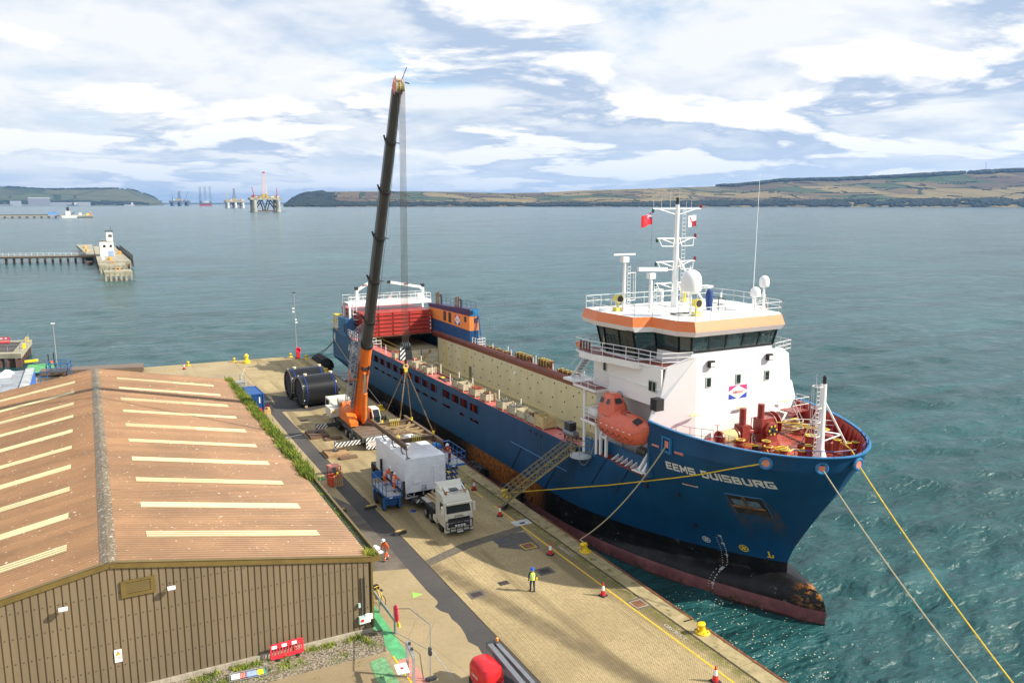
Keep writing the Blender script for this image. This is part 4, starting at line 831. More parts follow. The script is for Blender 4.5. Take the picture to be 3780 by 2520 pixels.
for yy in (184.5,176.0):MB().box((-45.6,yy,.45),(.5,.7,.9)).build('yellow_box',SAFETY,t)
t=thing('work_barge','green decked work barge moored behind the blue roofed office','barge',(-42.4,160.6,-1.6));MB().box((0,0,-.4),(4.4,8.5,1.3)).build('hull',BLACK,t);MB().box((0,0,.28),(4.2,8.3,.08)).build('deck',mat('barge_green',(0.10,0.38,0.14),0.7,var=0.35),t)
for a,b in ((1.5,-2),(.9,-2),(2,3),(2.1,1),(1.2,2)):MB().tube((a,b,.2),(a,b,2.4 if b>0 else.9),.09).build('bitt',BLACK,t)
MB().bar((-2.6,4.4,.9),(-.5,4.4,1.0),.4).build('yellow_boom',SAFETY,t);MB().box((1.6,2.6,.8),(.5,.5,.5)).build('winch',ORANGE,t)
t=thing('site_office','flat grey roofed office with bright blue end wall at the left edge','building',(-43.8,125.0,0));MB().b2((-30,-14,0),(2.2,6.5,3.6)).build('wall',mat('pale_blue_wall',(0.42,0.62,0.75),0.6),t);MB().b2((2.2,-14,0),(2.26,6.5,3.6)).build('end_wall',mat('bright_blue_wall',(0.02,0.14,0.55),0.5),t)
MB().b2((-30,-14,3.6),(2.2,6.5,3.7)).build('roof',mat('felt_roof',(0.30,0.33,0.36),0.8,var=0.35,scale=0.6),t);MB().b2((1.2,-14,3.7),(2.2,6.5,3.95)).build('parapet',mat('parapet_grey',(0.42,0.44,0.45),0.8,var=0.3),t)
for a,b in ((-1.0,5),(-1.2,2.8),(-2.0,-4),(-4.6,-4.4),(-4.6,-1.6)):MB().box((a,b,3.95),(1.7,1.4,.5),0,(.3,.3)).build('skylight',WHITE,t)
MB().b2((-6.5,1.0,3.7),(-2.6,4.6,5.1)).build('plant_room',mat('slatted_plant',(0.33,0.27,0.20),0.8,var=0.3),t);mb=MB();[mb.b2((-6.4+k*.42,.92,3.8),(-6.2+k*.42,1.0,4.9)) for k in range(9)];mb.build('slats',mat('slat_grey',(0.5,0.48,0.45),0.7),t)
t=thing('blue_gantry','blue railed access platform beyond the shed ridge','platform',(-38.9,141.8,0));mb=MB();rail(mb,[(-1.6,-1.2,1.4),(1.2,-1.6,1.4),(1.6,1.6,1.4),(-1.2,1.8,1.4),(-1.6,-1.2,1.4)],1.4,(1,.5),1.5,.05);[mb.bar((a,b,0),(a,b,1.4),.1) for a,b in ((-1.6,-1.2),(1.2,-1.6),(1.6,1.6),(-1.2,1.8))];rail(mb,[(-4.5,-1,0),(-1.6,-1.2,0)],1.5,(1,.5,0),1,.05);mb.build('frame',LIFTBLUE,t);MB().box((0,0,1.42),(3,3,.06)).build('floor',DARK,t)
def lamp_pole(x,y,h,lab,cams=False):
 t=thing('light_pole',lab,'pole',(x,y,0),0,'tall poles on the quay');MB().tube((0,0,0),(0,0,h),.13,8,.07).build('shaft',STEEL,t);MB().box((0,0,.1),(.5,.5,.2)).build('base',DARK,t)
 MB().box((.0,0,h+.05),(.6,.25,.14)).build('lamp_head',DARK if cams else WHITE,t)
 if cams:
  for z,s in ((8.9,-1),(8.3,-1),(6.9,.6),(6.4,1)):MB().box((s*.22,0,z),(.35,.18,.22)).build('camera_box',WHITE,t)
lamp_pole(-2.2,142.15,11.6,'slim camera pole at the far quay corner',True);lamp_pole(-39.5,150,7.7,'grey lamp pole beyond the shed ridge beside the barge')
lifebuoy((-2.0,141.6,1.5),0,'red lifebuoy housing at the foot of the camera pole').scale=(1.1,1.2,1.3);o=MB().box((-2.0,141.7,.5),(.5,.4,1.0)).build('buoy_stand',RED);tag(o,'red stand under the far lifebuoy housing','stand')
t=thing('jetty_cover','row of flat brown roof panels behind the shed ridge','canopy',(0,0,0))
for k in range(8):
 xa=-27.0-k*1.85;MB().add([(xa,141.2+k*.45,.95),(xa-1.82,141.65+k*.45,.95),(xa-1.7,147.2+k*.3,.6),(xa+.3,146.9+k*.3,.6),(xa,141.2+k*.45,.2),(xa-1.82,141.65+k*.45,.2),(xa-1.7,147.2+k*.3,.2),(xa+.3,146.9+k*.3,.2)],[(0,1,2,3),(4,7,6,5),(0,4,5,1),(1,5,6,2),(2,6,7,3),(3,7,4,0)]).build('panel',mat('brown_panel',(0.17,0.12,0.085),0.6,var=0.1),t)
def tower_jetty():
 t=thing('tower_jetty','old concrete jetty with a white control tower, out on the water','jetty',(0,0,0))
 MB().prism([(-30.0,411),(-16.3,411),(-19,560),(-30.5,560)],-.4,1.0).build('deck',JETC,t)
 for k in range(9):MB().box((-29.4+k*1.6,411.4,-1.9),(.55,.9,3.2)).build('pile',JETC,t)
 for k in range(14):MB().box((-16.5-k*.19,416+k*10,-1.9),(.8,1.2,3.2)).build('pile',WOODDK,t)
 for k in range(8):MB().box((-29.8,420+k*16,-1.9),(.8,1.4,3.2)).build('pile',PILE,t)
 mb=MB();mb.prism([(-40,590),(-31,590),(-30.6,470),(-34,470)],-.6,1.0);mb.build('old_head',JETC,t)
 for k in range(12):MB().ring((-15.9-k*.2,414+k*11,1.2),1.1,.35,'x',10,5).build('tyre_fender',BLACK,t)
 for k in range(9):MB().tube((-15.4-k*.2,414+k*12,-2),(-15.6-k*.2,414+k*12,3.8),.3).build('fender_post',BLACK,t)
 h=thing('control_tower','white control tower with blue roller door on the old jetty','building',(-24.9,455.5,1.0));WW=mat('tower_white',(0.74,0.73,0.68),0.7,var=0.08,scale=0.3)
 MB().b2((-3.3,-2.5,0),(3.0,14,7.2)).build('wall',WW,h);MB().b2((-3.45,-2.6,7.2),(3.1,14.1,7.45)).build('roof',mat('tower_roof',(0.25,0.24,0.2),0.8),h)
 MB().b2((.0,-2.4,7.45),(2.9,5,11.6)).build('tower_wall',WW,h);mb=MB();rail(mb,[(-.1,-2.4,11.7),(2.9,-2.4,11.7),(2.9,5,11.7),(-.1,5,11.7),(-.1,-2.4,11.7)],.9,(1,.5),1.3,.06);mb.tube((2.3,-1,11.6),(2.3,-1,15),.08);mb.build('roof_railing',DARK,h)
 MB().b2((.2,-2.56,0),(3-.3,-2.5,2.6)).build('roller_door',mat('door_blue',(0.03,0.2,0.55),0.5),h);mb=MB();[mb.b2((.3+k*.34,-2.6,.1),(.42+k*.34,-2.56,2.5)) for k in range(7)];mb.build('door_stripe',BRIGHT,h)
 for a,b,c in ((-1.2,5.0,.55),(1.7,5.0,.5)):MB().b2((a-c,-2.56,b-.6),(a+c,-2.5,b+.6)).build('window',GLASS,h)
 for k in range(3):MB().b2((1.0+k*.55,-2.47,9.4),(1.4+k*.55,-2.39,10.7)).build('window',GLASS,h)
 MB().b2((-3.36,2,1.5),(-3.3,12,4.5)).build('side_panel',mat('tower_side_grey',(0.35,0.33,0.25),0.8),h);MB().tube((-3,0,7.4),(-3,0,11),.06).build('aerial',STEEL,h)
 b=thing('jetty_bridge','long low walkway on piles leading to the tower jetty','bridge',(0,0,0))
 MB().prism([(-34,464),(-30,464),(-30,470),(-34,470),(-130,492),(-130,485)],-.1,.9).build('deck',mat('bridge_deck',(0.22,0.17,0.11),0.85,var=0.3),b)
 for k in range(18):MB().box((-36-k*3.4,465.5+k*.85,-1.7),(1.0,3,2.8)).build('pier',PILE,b)
 mb=MB();rail(mb,[(-31,470,.9),(-130,492,.9)],1.3,(1,.45),2.6,.07);mb.build('railing',WHITE,b);mb=MB();mb.bar((-38,463.5,.5),(-130,484,.5),.5);mb.build('pipe',DARK,b)
 for (xa,xb,ya,yb,lab) in ((-29.6,-19.5,388,399,'mossy concrete dolphin nearest the tower jetty'),(-28.7,-18.8,347,359,'mossy concrete dolphin closest to the camera of the pair')):
  d=thing('mooring_dolphin',lab,'dolphin',(0,0,0),0,'concrete dolphins by the tower jetty');MB().b2((xa,ya,-.7),(xb,yb,1.0)).build('cap',JETC,d)
  for k in range(6):MB().b2((xa+.2+k*(xb-xa-1)/5,ya-.15,-3),(xa+.9+k*(xb-xa-1)/5,ya+.8,.6)).build('pile',JETC,d)
  MB().ring((xa*.5+xb*.5,ya+5,1.6),.7,.2,'y',10).build('mooring_ring',mat('buoy_orange',(0.6,0.3,0.1),0.6),d)
 o=MB().box((-33.2,450,-2),(3.0,8,1.6)).build('float',PILE);tag(o,'dark timber float beside the tower jetty','float')
 for x,y,c in ((-27.8,425,(0.7,.7,.7)),(-24.8,420,(0.7,0.3,0.05)),(-18.9,470,(0.7,0.3,0.05)),(-34,500,(0.6,0.35,0.1)),(-35,540,(0.6,0.35,0.1))):MB().lathe([(.9,0),(.9,1.1),(.5,1.5)],(x,y,1.0),8).build('bollard',mat('far_bollard_%d'%int(c[1]*100),c,0.6),t)
tower_jetty()
t=thing('far_jetty','long thin jetty with a blue shed and pale launch, far left','jetty',(0,0,WATER_Z));MB().b2((-420,1960,3),(-60,1970,5.0)).build('deck',JETC,t);MB().b2((-60,1955,2),(-18,2060,4.5)).build('head',JETC,t)
for k in range(28):MB().b2((-415+k*13,1958,-1),(-411+k*13,1968,3)).build('pier',PILE,t)
MB().b2((-102,1964,5),(-84,1970,12)).build('shed',mat('far_blue_shed',(0.15,0.3,0.6),0.6),t);MB().b2((-180-240,1964,5),(-102,1966,6.5)).build('pipe',DARK,t);MB().b2((-400,1962,5),(-396,1966,10)).build('hut',WHITE,t)
for a,w,h,c in ((-45,8,5,BRIGHT),(-30,6,4,SAFETY),(-24,3,7,ORANGE)):MB().b2((a,1975,4.5),(a+w*.7,1985,4.5+h)).build('deck_gear',c,t)
t=thing('far_launch','small white and dark launch moored at the far thin jetty','boat',(-62,1945,WATER_Z));MB().prism([(-14,0),(12,0),(16,4),(-15,4)],-3,3,'y').build('hull',WHITE,t);MB().b2((-7,-2,4),(2,2,14)).build('wheelhouse',WHITE,t);MB().b2((-5,-1,14),(0,1,22)).build('mast',DARK,t);MB().bar((2,0,5),(10,0,12),1.2).build('crane_arm',DARK,t)
# the ship
SHA=R(0.8);SHX,SHY=10.86,37.2
def SH(x,y,z):c,s=math.cos(SHA),math.sin(SHA);return (SHX+x*c-y*s,SHY+x*s+y*c,WATER_Z+z)
def ip(x,T):
 if x<=T[0][0]:return T[0][1]
 for (a,b),(c,d) in zip(T,T[1:]):
  if x<=c:return b+(d-b)*(x-a)/(c-a)
 return T[-1][1]
HB=7.75
Y0=[(-3,1.2),(0,-.38),(.9,-.42),(1.6,-.2),(2.05,.2),(2.3,1.2),(2.42,3.3),(3.3,3.3),(4.5,2.8),(6,1.9),(7.9,.7),(9.6,-.45),(11.7,-1.5),(13.4,-1.95)]
HL=[(2.4,21),(5,18.5),(8,15.5),(11.7,12),(13.2,12.6)];HA=[(2.4,1.8),(11.7,2.0)];HP=[(2.4,.95),(5,.86),(8,.75),(11.7,.6),(13.2,.55)]
YE=[(-3,84),(0,90),(3.6,94.5),(4.2,95.2)];HK=[(-3,1),(0,.75),(2.,.4),(3.8,.04),(4.2,0)]
def hb(y,z):
 ye=ip(z,YE)
 def sh(y0,L,a,p):
  t=min(1,max(0,(y-y0)/L));return (1-(1-t)**a)**p
 if z<2.42:
  m=HB*sh(3.3,21,1.8,.95) if y>3.3 else 0
  y0=ip(z,Y0);b0=HB*sh(-.4,24.4,1.9,1.0);n=max(0,min(1,(y-y0)/1.2))**.4;b0=max(b0,min(1.25,.9*max(0,y-y0)**.5))
  f=max(0,1-(max(z,0)/2.42)**3.4)**.5;zb=max(0,z)/2.42
  b=max(m*(.35+.65*zb)+b0*(.65-.65*zb)*f if y>3.3 else 0,b0*f*n)
  if y>3.3:b=max(b,m)
 else:b=HB*sh(ip(z,Y0),ip(z,HL),ip(z,HA),ip(z,HP))
 t=(y-(ye-15))/15
 if t>0:b*=1-ip(z,HK)*min(1,t)**2
 return b
def ztop(y):return ip(y,[(-2,12.85),(0,12.85),(3,12.95),(6,13.1),(10.5,13.38)])
def hull_material():
 m=bpy.data.materials.new('hull_paint');m.use_nodes=True;N=m.node_tree.nodes;L=m.node_tree.links;b=N['Principled BSDF'];b.inputs['Roughness'].default_value=0.46;b.inputs['Specular IOR Level'].default_value=0.28
 tc=N.new('ShaderNodeTexCoord');sep=N.new('ShaderNodeSeparateXYZ');L.new(tc.outputs['Object'],sep.inputs[0]);X,Y,Z=sep.outputs
 def noise(scale,det,st=(1,1,1),rough=.6,loc=(0,0,0)):
  mp=N.new('ShaderNodeMapping');mp.inputs['Scale'].default_value=st;mp.inputs['Location'].default_value=loc;L.new(tc.outputs['Object'],mp.inputs[0]);q=N.new('ShaderNodeTexNoise');q.inputs['Scale'].default_value=scale;q.inputs['Detail'].default_value=det;q.inputs['Roughness'].default_value=rough;L.new(mp.outputs[0],q.inputs['Vector']);return q.outputs['Fac']
 def rg(v,a,c,d=0,e=1):
  q=N.new('ShaderNodeMapRange');q.interpolation_type='SMOOTHSTEP';L.new(v,q.inputs[0]);q.inputs[1].default_value=a;q.inputs[2].default_value=c;q.inputs[3].default_value=d;q.inputs[4].default_value=e;return q.outputs[0]
 def mix(f,a,c):
  q=N.new('ShaderNodeMix');q.data_type='RGBA'
  if isinstance(f,float):q.inputs['Factor'].default_value=f
  else:L.new(f,q.inputs['Factor'])
  for s_,v in (('A',a),('B',c)):
   if isinstance(v,tuple):q.inputs[s_].default_value=(*v,1)
   else:L.new(v,q.inputs[s_])
  return q.outputs['Result']
 def mm(op,a,c):
  q=N.new('ShaderNodeMath');q.operation=op
  for k,v in enumerate((a,c)):
   if isinstance(v,(int,float)):q.inputs[k].default_value=v
   else:L.new(v,q.inputs[k])
  return q.outputs[0]
 blue=mix(rg(noise(.5,6,(1,1,.5)),.3,.7),(0.004,0.048,0.120),(0.006,0.066,0.16))
 wear=rg(Y,26,60)
 blue=mix(mm('MULTIPLY',wear,0.38),blue,(0.018,0.095,0.145))
 runs=mm('MULTIPLY',rg(noise(1.1,6,(1,1,.10),.75),.60,.74),rg(noise(.13,3,(1,1,.6)),.50,.62));blue=mix(mm('MULTIPLY',runs,.55),blue,(0.10,0.06,0.03))
 sm=mm('FRACT',mm('MULTIPLY',Z,.42),0);seam=rg(mm('ABSOLUTE',mm('SUBTRACT',sm,.5),0),.0,.012,.35,0);blue=mix(seam,blue,(0.004,0.04,0.11))
 black=mix(rg(noise(.9,8,(1,1,.6),.7),.45,.7),(0.006,0.006,0.007),(0.018,0.017,0.016))
 scr=mm('MULTIPLY',rg(noise(2.6,9,(1,.6,1.2),.8),.585,.62),rg(noise(.35,3,loc=(4,2,1)),.52,.62));black=mix(mm('MULTIPLY',scr,.8),black,(0.28,0.31,0.31))
 rl=mm('MULTIPLY',rg(Y,25,28),rg(Y,39,44,1,0));rusty=mm('MAXIMUM',mm('MULTIPLY',rl,rg(noise(.8,8,(1,1,.8),.7),.34,.46)),mm('MULTIPLY',rg(noise(.45,9,(1,1,.8),.75,(8,0,0)),.57,.66),rg(Y,20,45,.15,.9)))
 black=mix(rusty,black,mix(rg(noise(3,6),.35,.65),(0.12,0.035,0.010),(0.34,0.13,0.028)))
 noser=mm('MULTIPLY',rg(Y,.5,2.2,1,0),mm('MULTIPLY',rg(noise(1.7,8,(1,1,2.5),.7,(2,2,2)),.50,.57),rg(Z,.6,2.2)));black=mix(noser,black,(0.48,0.19,0.03))
 red=mix(rg(noise(.7,8,(1,1,.8),.7),.4,.68),(0.17,0.062,0.066),(0.26,0.10,0.095));weed=mm('MULTIPLY',rg(noise(1.6,9,(1,1,1),.75,(1,7,0)),.50,.62),rg(Z,.1,.75,1,0));red=mix(weed,red,(0.035,0.045,0.010));red=mix(rg(Z,-.05,.16,.85,0),red,(0.012,0.014,0.008))
 nz=mm('MULTIPLY',noise(1.5,3),.03)
 c=mix(rg(mm('ADD',Z,nz),3.215,3.235),black,blue);c=mix(rg(mm('ADD',Z,nz),1.0,1.02,1,0),c,red)
 def run(y0,y1,z0,z1,s):
  return mm('MULTIPLY',mm('MULTIPLY',rg(Y,y0-.1,y0+.05),rg(Y,y1-.05,y1+.1,1,0)),mm('MULTIPLY',mm('MULTIPLY',rg(Z,z1,z0,0,1),rg(Z,z0,z0+.3,1,0)),s))
 side=rg(X,-.1,.1,1,0)
 w=rg(noise(3,7,(1,1,.2),.7),.35,.6)
 for y0,y1,z0,z1 in ((2.6,3.25,8.6,4.2),(4.5,5.0,8.4,4.0),(2.5,5.1,7.9,5.6)):c=mix(mm('MULTIPLY',mm('MULTIPLY',run(y0,y1,z0,z1,.85),w),side),c,(0.085,0.05,0.022))
 L.new(c,b.inputs['Base Color'])
 bp=N.new('ShaderNodeBump');bp.inputs['Strength'].default_value=.25;bp.inputs['Distance'].default_value=.06;L.new(noise(.55,3),bp.inputs['Height']);L.new(bp.outputs[0],b.inputs['Normal'])
 return m
HULL=hull_material();BLUEIN=SHIPBLUE;CAPBLUE=mat('cap_rail_blue',(0.02,0.16,0.36),0.4,var=0.1)
ship=thing('cargo_ship','blue general cargo ship with white bridge forward and open yellowish hold, moored at the quay','ship',SH(0,0,0),SHA)
P=lambda mb,name,m,**k:mb.build(name,m,ship,**k)
def hull_side(s):
 mb=MB()
 ts=[(k/30)**1.55 for k in range(31)]
 def st(z,lim=None):
  y0=ip(z,Y0);ys=[y0+(22-y0)*t for t in ts]
  return [min(y,lim) if lim else y for y in ys]
 def rows(zs,lim=None,tops=None,aft=False):
  G_=[]
  for z in zs:
   ys=st(min(z,13.2),lim)
   if aft:
    ye=ip(z,YE);ys=ys+[22+(ye-22)*k/16 for k in range(1,17)]
   row=[]
   for y in ys:
    zz=min(z,tops(y)) if tops else z;row.append((s*hb(y,min(zz,13.2)),y,zz))
   G_.append(row)
  n=len(G_[0]);vs=[p for r in G_ for p in r]
  fs=[]
  for r in range(len(G_)-1):
   for c in range(n-1):
    q=(r*n+c,r*n+c+1,(r+1)*n+c+1,(r+1)*n+c);pts={tuple(round(k,4) for k in vs[i]) for i in q}
    if len(pts)>=3:fs.append(q)
  mb.add(vs,fs)
 rows([-2,-1,-.4,0,.3,.6,.9,1.2,1.5,1.75,1.95,2.1,2.2,2.3,2.36,2.415,2.43,2.6,2.9,3.2,3.6,4.0,4.3,4.8,5.2,5.6],aft=True)
 rows([5.6,6.0,6.5,7,7.5,8,8.62,8.9]);rows([8.9,9.4,9.9,10.4,10.9,11.3,11.69],lim=10.45);rows([11.7,12.1,12.5,13.5],lim=10.45,tops=ztop)
 mb.add([(s*HB,22,8.62),(s*HB,22,8.9),(s*HB,21.9,8.9)],[(0,1,2)])
 wins=[(47.2,49.3),(44.7,46.7),(42.4,44.3),(39.75,41.85)]+[(51.1+k*2.62,53.05+k*2.62) for k in range(10)]
 slots=[(47.2,49.3),(43.3,44.5),(39.7,41.8)]+[(51.1+k*2.62,53.05+k*2.62) for k in (0,1,2,4,5,6)]+[(69.6,70.9),(72.2,74.0)]
 if s>0:wins,slots=[],[]
 yb=sorted({22.0,95.2,30,60,80}|{v for w in wins+slots for v in w});zb=[5.6,5.93,6.2,6.98,7.98,8.62]
 def cut(ya,yb_,za):
  m_=(ya+yb_)/2;return (za==6.98 and any(a<m_<b for a,b in wins)) or (za==5.93 and any(a<m_<b for a,b in slots))
 for ya,y2 in zip(yb,yb[1:]):
  for za,z2 in zip(zb,zb[1:]):
   if not cut(ya,y2,za):mb.add([(s*HB,ya,za),(s*HB,y2,za),(s*HB,y2,z2),(s*HB,ya,z2)],[(0,1,2,3)])
 mb.add([(s*HB,80,8.62),(s*HB,95.2,8.62),(s*HB,95.2,8.9),(s*HB,88,8.9),(s*HB,84,8.7)],[(0,1,2,3,4)])
 me_o=mb.build('hull_side',HULL,ship);me=me_o.data
 bm=bmesh.new();bm.from_mesh(me);bmesh.ops.remove_doubles(bm,verts=bm.verts,dist=.002);bmesh.ops.recalc_face_normals(bm,faces=bm.faces);bm.to_mesh(me);bm.free()
 me.polygons.foreach_set('use_smooth',[True]*len(me.polygons));me.set_sharp_from_angle(angle=R(28))
 if s<0:
  for a,b in wins:
   f=MB();z0,z1=6.98,7.98;c=.16
   for (ya,yb2,za,zb2) in ((a,b,z0,z0),(a,b,z1,z1)):f.bar((s*HB-.005,ya,za),(s*HB-.005,yb2,zb2),.09,.05)
   f.bar((s*HB-.005,a,z0),(s*HB-.005,a,z1),.09,.05,(0,1,0));f.bar((s*HB-.005,b,z0),(s*HB-.005,b,z1),.09,.05,(0,1,0))
   for yy,d1 in ((a,1),(b,-1)):
    for zz,d2 in ((z0,1),(z1,-1)):f.add([(s*HB,yy,zz),(s*HB,yy+d1*c,zz),(s*HB,yy+d1*c*.35,zz+d2*c*.35),(s*HB,yy,zz+d2*c)],[(0,1,2,3)])
   f.build('window_rim',BLUEIN,ship)
   MB().b2((s*(HB-.9),(a+b)/2-.04,6.2),(s*(HB-.8),(a+b)/2+.04,8.5)).build('inner_frame',OXIDE,ship)
for s in (-1,1):hull_side(s)
mb=MB();zs=[0,.6,1.2,2,2.8,3.6,4.2,6,8.9];mb.add([(s*hb(ip(z,YE)-.01,z),ip(z,YE),z) for z in zs for s in (-1,1)],[(2*k,2*k+1,2*k+3,2*k+2) for k in range(len(zs)-1)]);P(mb,'transom',HULL)
mb=MB();mb.b2((-6.35,22.2,5.0),(-6.25,94,8.5));mb.b2((-7.7,22.2,5.0),(-6.35,94,5.06));mb.b2((-7.7,22.2,8.5),(-6.3,94,8.56));P(mb,'side_passage',MAROON)
for yy in [23+k*2.62 for k in range(27)]:P(MB().b2((-7.6,yy,5.06),(-7.35,yy+.12,8.5)),'side_frame',OXIDE)
DECK=PINKRED
P(MB().b2((-7.74,17.4,8.56),(-6.2,92,8.64)),'side_deck',DECK);P(MB().b2((6.35,14,8.56),(7.74,95,8.64)),'side_deck',DECK);P(MB().b2((-7.74,85.0,8.57),(7.74,95.2,8.63)),'stern_deck',DECK)
COAM=mat('coaming_maroon',(0.16,0.035,0.02),0.5,var=0.3,scale=1.2)
P(MB().b2((-6.2,21,8.2),(-6.0,85,8.82)),'coaming',COAM)
y=21
while y<85:
 P(MB().add([(6.0,y,8.15),(6.0,y+7.98,8.15),(6.0,y+7.98,8.75),(6.0,y,8.75),(6.32,y,9.05),(6.32,y+7.98,9.05),(6.6,y,9.05),(6.6,y+7.98,9.05),(6.6,y,8.6),(6.6,y+7.98,8.6)],[(0,1,2,3),(3,2,5,4),(4,5,7,6),(6,7,9,8)]),'coaming',COAM)
 P(MB().b2((5.93,y,8.62),(6.0,y+7.98,8.72)),'coaming_ledge',COAM);y+=8
P(MB().b2((6.0,21,3.5),(6.12,82.8,8.17)),'hold_wall',CREAM);P(MB().b2((-6.12,21,3.5),(-6.0,82.8,8.2)),'hold_wall',CREAM);P(MB().b2((-6,20.9,3.5),(6,21,8.3)),'hold_end_wall',CREAM)
P(MB().b2((-6,21,3.4),(6,82.8,3.5)),'hold_floor',mat('hold_floor_tan',(0.33,0.28,0.15),0.7,var=0.25,scale=.6));P(MB().b2((-6.1,82.8,6.45),(6.1,95,6.5)),'tween_deck',mat('tween_tan',(0.36,0.31,0.18),0.65,var=0.3,scale=.5));P(MB().b2((-6.1,95.0,6.4),(6.1,95.1,8.6)),'hold_end_wall',CREAM)
TW=mat('stained_bulkhead',(0.55,0.52,0.42),0.6,var=0.2,scale=.6,rust=.45,rscale=.9,rustcol=(0.28,0.19,0.07))
for r in range(4):
 for k in range(4):P(MB().b2((-5.95+k*2.98,82.55,3.55+r*.72),(-5.95+k*2.98+2.94,82.8,3.55+r*.72+.68)),'bulkhead_panel',TW)
for k in range(1,4):P(MB().b2((-6.02+k*2.98,82.48,3.5),(-5.94+k*2.98,82.55,6.4)),'bulkhead_guide',COAM)
for z,off in ((7.6,0),(6.9,1.2),(5.75,.4),(4.4,.9)):
 for k in range(21):
  if k%3==2 and z==6.9:continue
  P(MB().b2((5.94,24+k*2.8+off,z),(6.0,24.14+k*2.8+off,z+.16)),'lashing_socket',DARK)
for yy,w in ((84.0-3.2,.08),(79.2,.08),(71.5,.1)):P(MB().b2((5.95,yy,3.5),(5.995,yy+w,8.15)),'yellow_guide',SAFETY)
P(MB().b2((5.93,70.2,3.5),(5.99,70.95,5.5)),'hold_door',mat('door_grey_green',(0.13,0.13,0.10),0.6));
for yy,zz in ((56.5,7.1),(28.9,7.3)):P(MB().lathe([(.22,0),(.2,-.2),(.1,-.25)],(6.0,yy,zz),10,'x'),'hold_lamp',WHITE)
mb=MB();mb.path([(5.97,38.4,4.0),(5.97,38.4,6.6),(5.97,22,6.6)],.025);P(mb,'wall_pipe',RUSTY)
P(MB().b2((-6,47.4,3.5),(3.4,78,3.52)),'ceiling_boards',mat('hold_floor_tan',0));P(MB().b2((-6,47.0,3.5),(-3.6,78,4.15)),'tank_step',mat('tween_tan',0))
rr=random.Random(4)
for k in range(18):P(MB().b2((rr.uniform(-2,5.6),30+k*2.6,3.52),(rr.uniform(-2,5.6)*0+rr.uniform(-2,5.4),30.12+k*2.6,3.55)) if 0 else MB().box((rr.uniform(0,5.6),40+k*2.2,3.54),(.45,.18,.03)),'floor_pot',DARK)
for i,yy in enumerate([26.4,32.4,38,43.2,48.3,53.75,59.5,65,70.5]):P(MB().tube((-7.2,yy,8.62),(-7.2,yy,9.85),.05,6),'stanchion',WHITE)
for yy in [33.2,38.0,44.5,48.2,53.6,60,66]:P(MB().tube((-6.1,yy,8.6),(-6.1,yy,9.95),.06,6),'stanchion',WHITE)
for yy in (42.7,48,53,59,64.5):P(MB().tube((6.7,yy,8.6),(6.7,yy,9.8),.05,6),'stanchion',WHITE)
for yy in (42.3,49.4,53.8,61.6):P(MB().tube((7.6,yy,8.6),(7.6,yy,9.8),.05,6),'stanchion',WHITE)
mb=MB();[mb.tube((-6.1,26,z),(-6.1,78,z),.016,4) for z in (9.3,9.9)];mb.tube((-7.2,26.4,9.75),(-7.2,70,9.75),.014,4);P(mb,'guard_wire',SAFETY)
for yy in range(24,84,3):P(MB().box((-6.9+(yy%2)*.3,yy+.3,8.68),(.18,.18,.06)),'deck_socket',OXIDE)
mb=MB();rail(mb,[(-7.5,80.7,8.64),(-7.5,87.3,8.75)],1.1,(1,.6,.25),1.0,.045);rail(mb,[(-7.5,74.8,8.64),(-7.5,77.0,8.64),(-6.4,77.0,8.64)],1.15,(1,.6,.25),1.0,.05);rail(mb,[(-6.4,74.8,8.64),(-7.5,74.8,8.64)],1.15,(1,.6),1,.05);P(mb,'stern_railing',WHITE)
P(MB().b2((-7.78,87.5,8.6),(-6.3,91.6,11.4)),'stern_locker',SHIPBLUE);P(MB().b2((-7.82,88.0,9.2),(-7.78,88.5,10.6)),'locker_vent',BLACK)
mb=MB();[mb.bar((a,b,8.9),(a,b,11.3),.14) for a,b in ((-7.5,93.6),(-6.4,93.6),(-7.5,94.9),(-6.4,94.9))];mb.b2((-7.6,93.5,11.3),(-6.3,95,11.42));rail(mb,[(-7.6,95,9.9),(-7.6,93.2,9.9)],.6,(1,),1,.04);P(mb,'stern_davit_frame',SAFETY)
mb=MB();rail(mb,[(-7.6,92,8.9),(-7.6,95.1,8.9),(0,95.1,8.9)],1.1,(1,.5),1.2,.045);P(mb,'stern_railing',WHITE)
P(MB().b2((-7.80,93.6,6.9),(-7.74,94.5,8.3)),'chock_opening',mat('chock_white',(0.5,0.5,0.46),0.6))
for k in range(3):P(MB().lathe([(.16,-.03),(.16,.03)],(-7.76,26.3+k*1.0,8.05),10,'x'),'scupper',BLACK)
def hx(y,z,off=.035):return -(hb(y,z)+off)
LETW=mat('hull_lettering',(0.62,0.62,0.58),0.5,var=0.12)
def hull_text(s,y0,z0,size,xs,m,bold=0.0,name='lettering'):
 vs,fs=text_mesh(s,size,xs,bold);bm=bmesh.new();bv=[bm.verts.new((u,v,0)) for u,v in vs]
 for f in fs:
  try:bm.faces.new([bv[i] for i in f])
  except ValueError:pass
 bmesh.ops.triangulate(bm,faces=bm.faces);bmesh.ops.subdivide_edges(bm,edges=[e for e in bm.edges if e.calc_length()>.12],cuts=2)
 for v in bm.verts:y=y0-v.co.x;z=z0+v.co.y;v.co=(hx(y,z),y,z)
 me=bpy.data.meshes.new(name);bm.to_mesh(me);bm.free();me.materials.append(m);return link(name,me,ship)
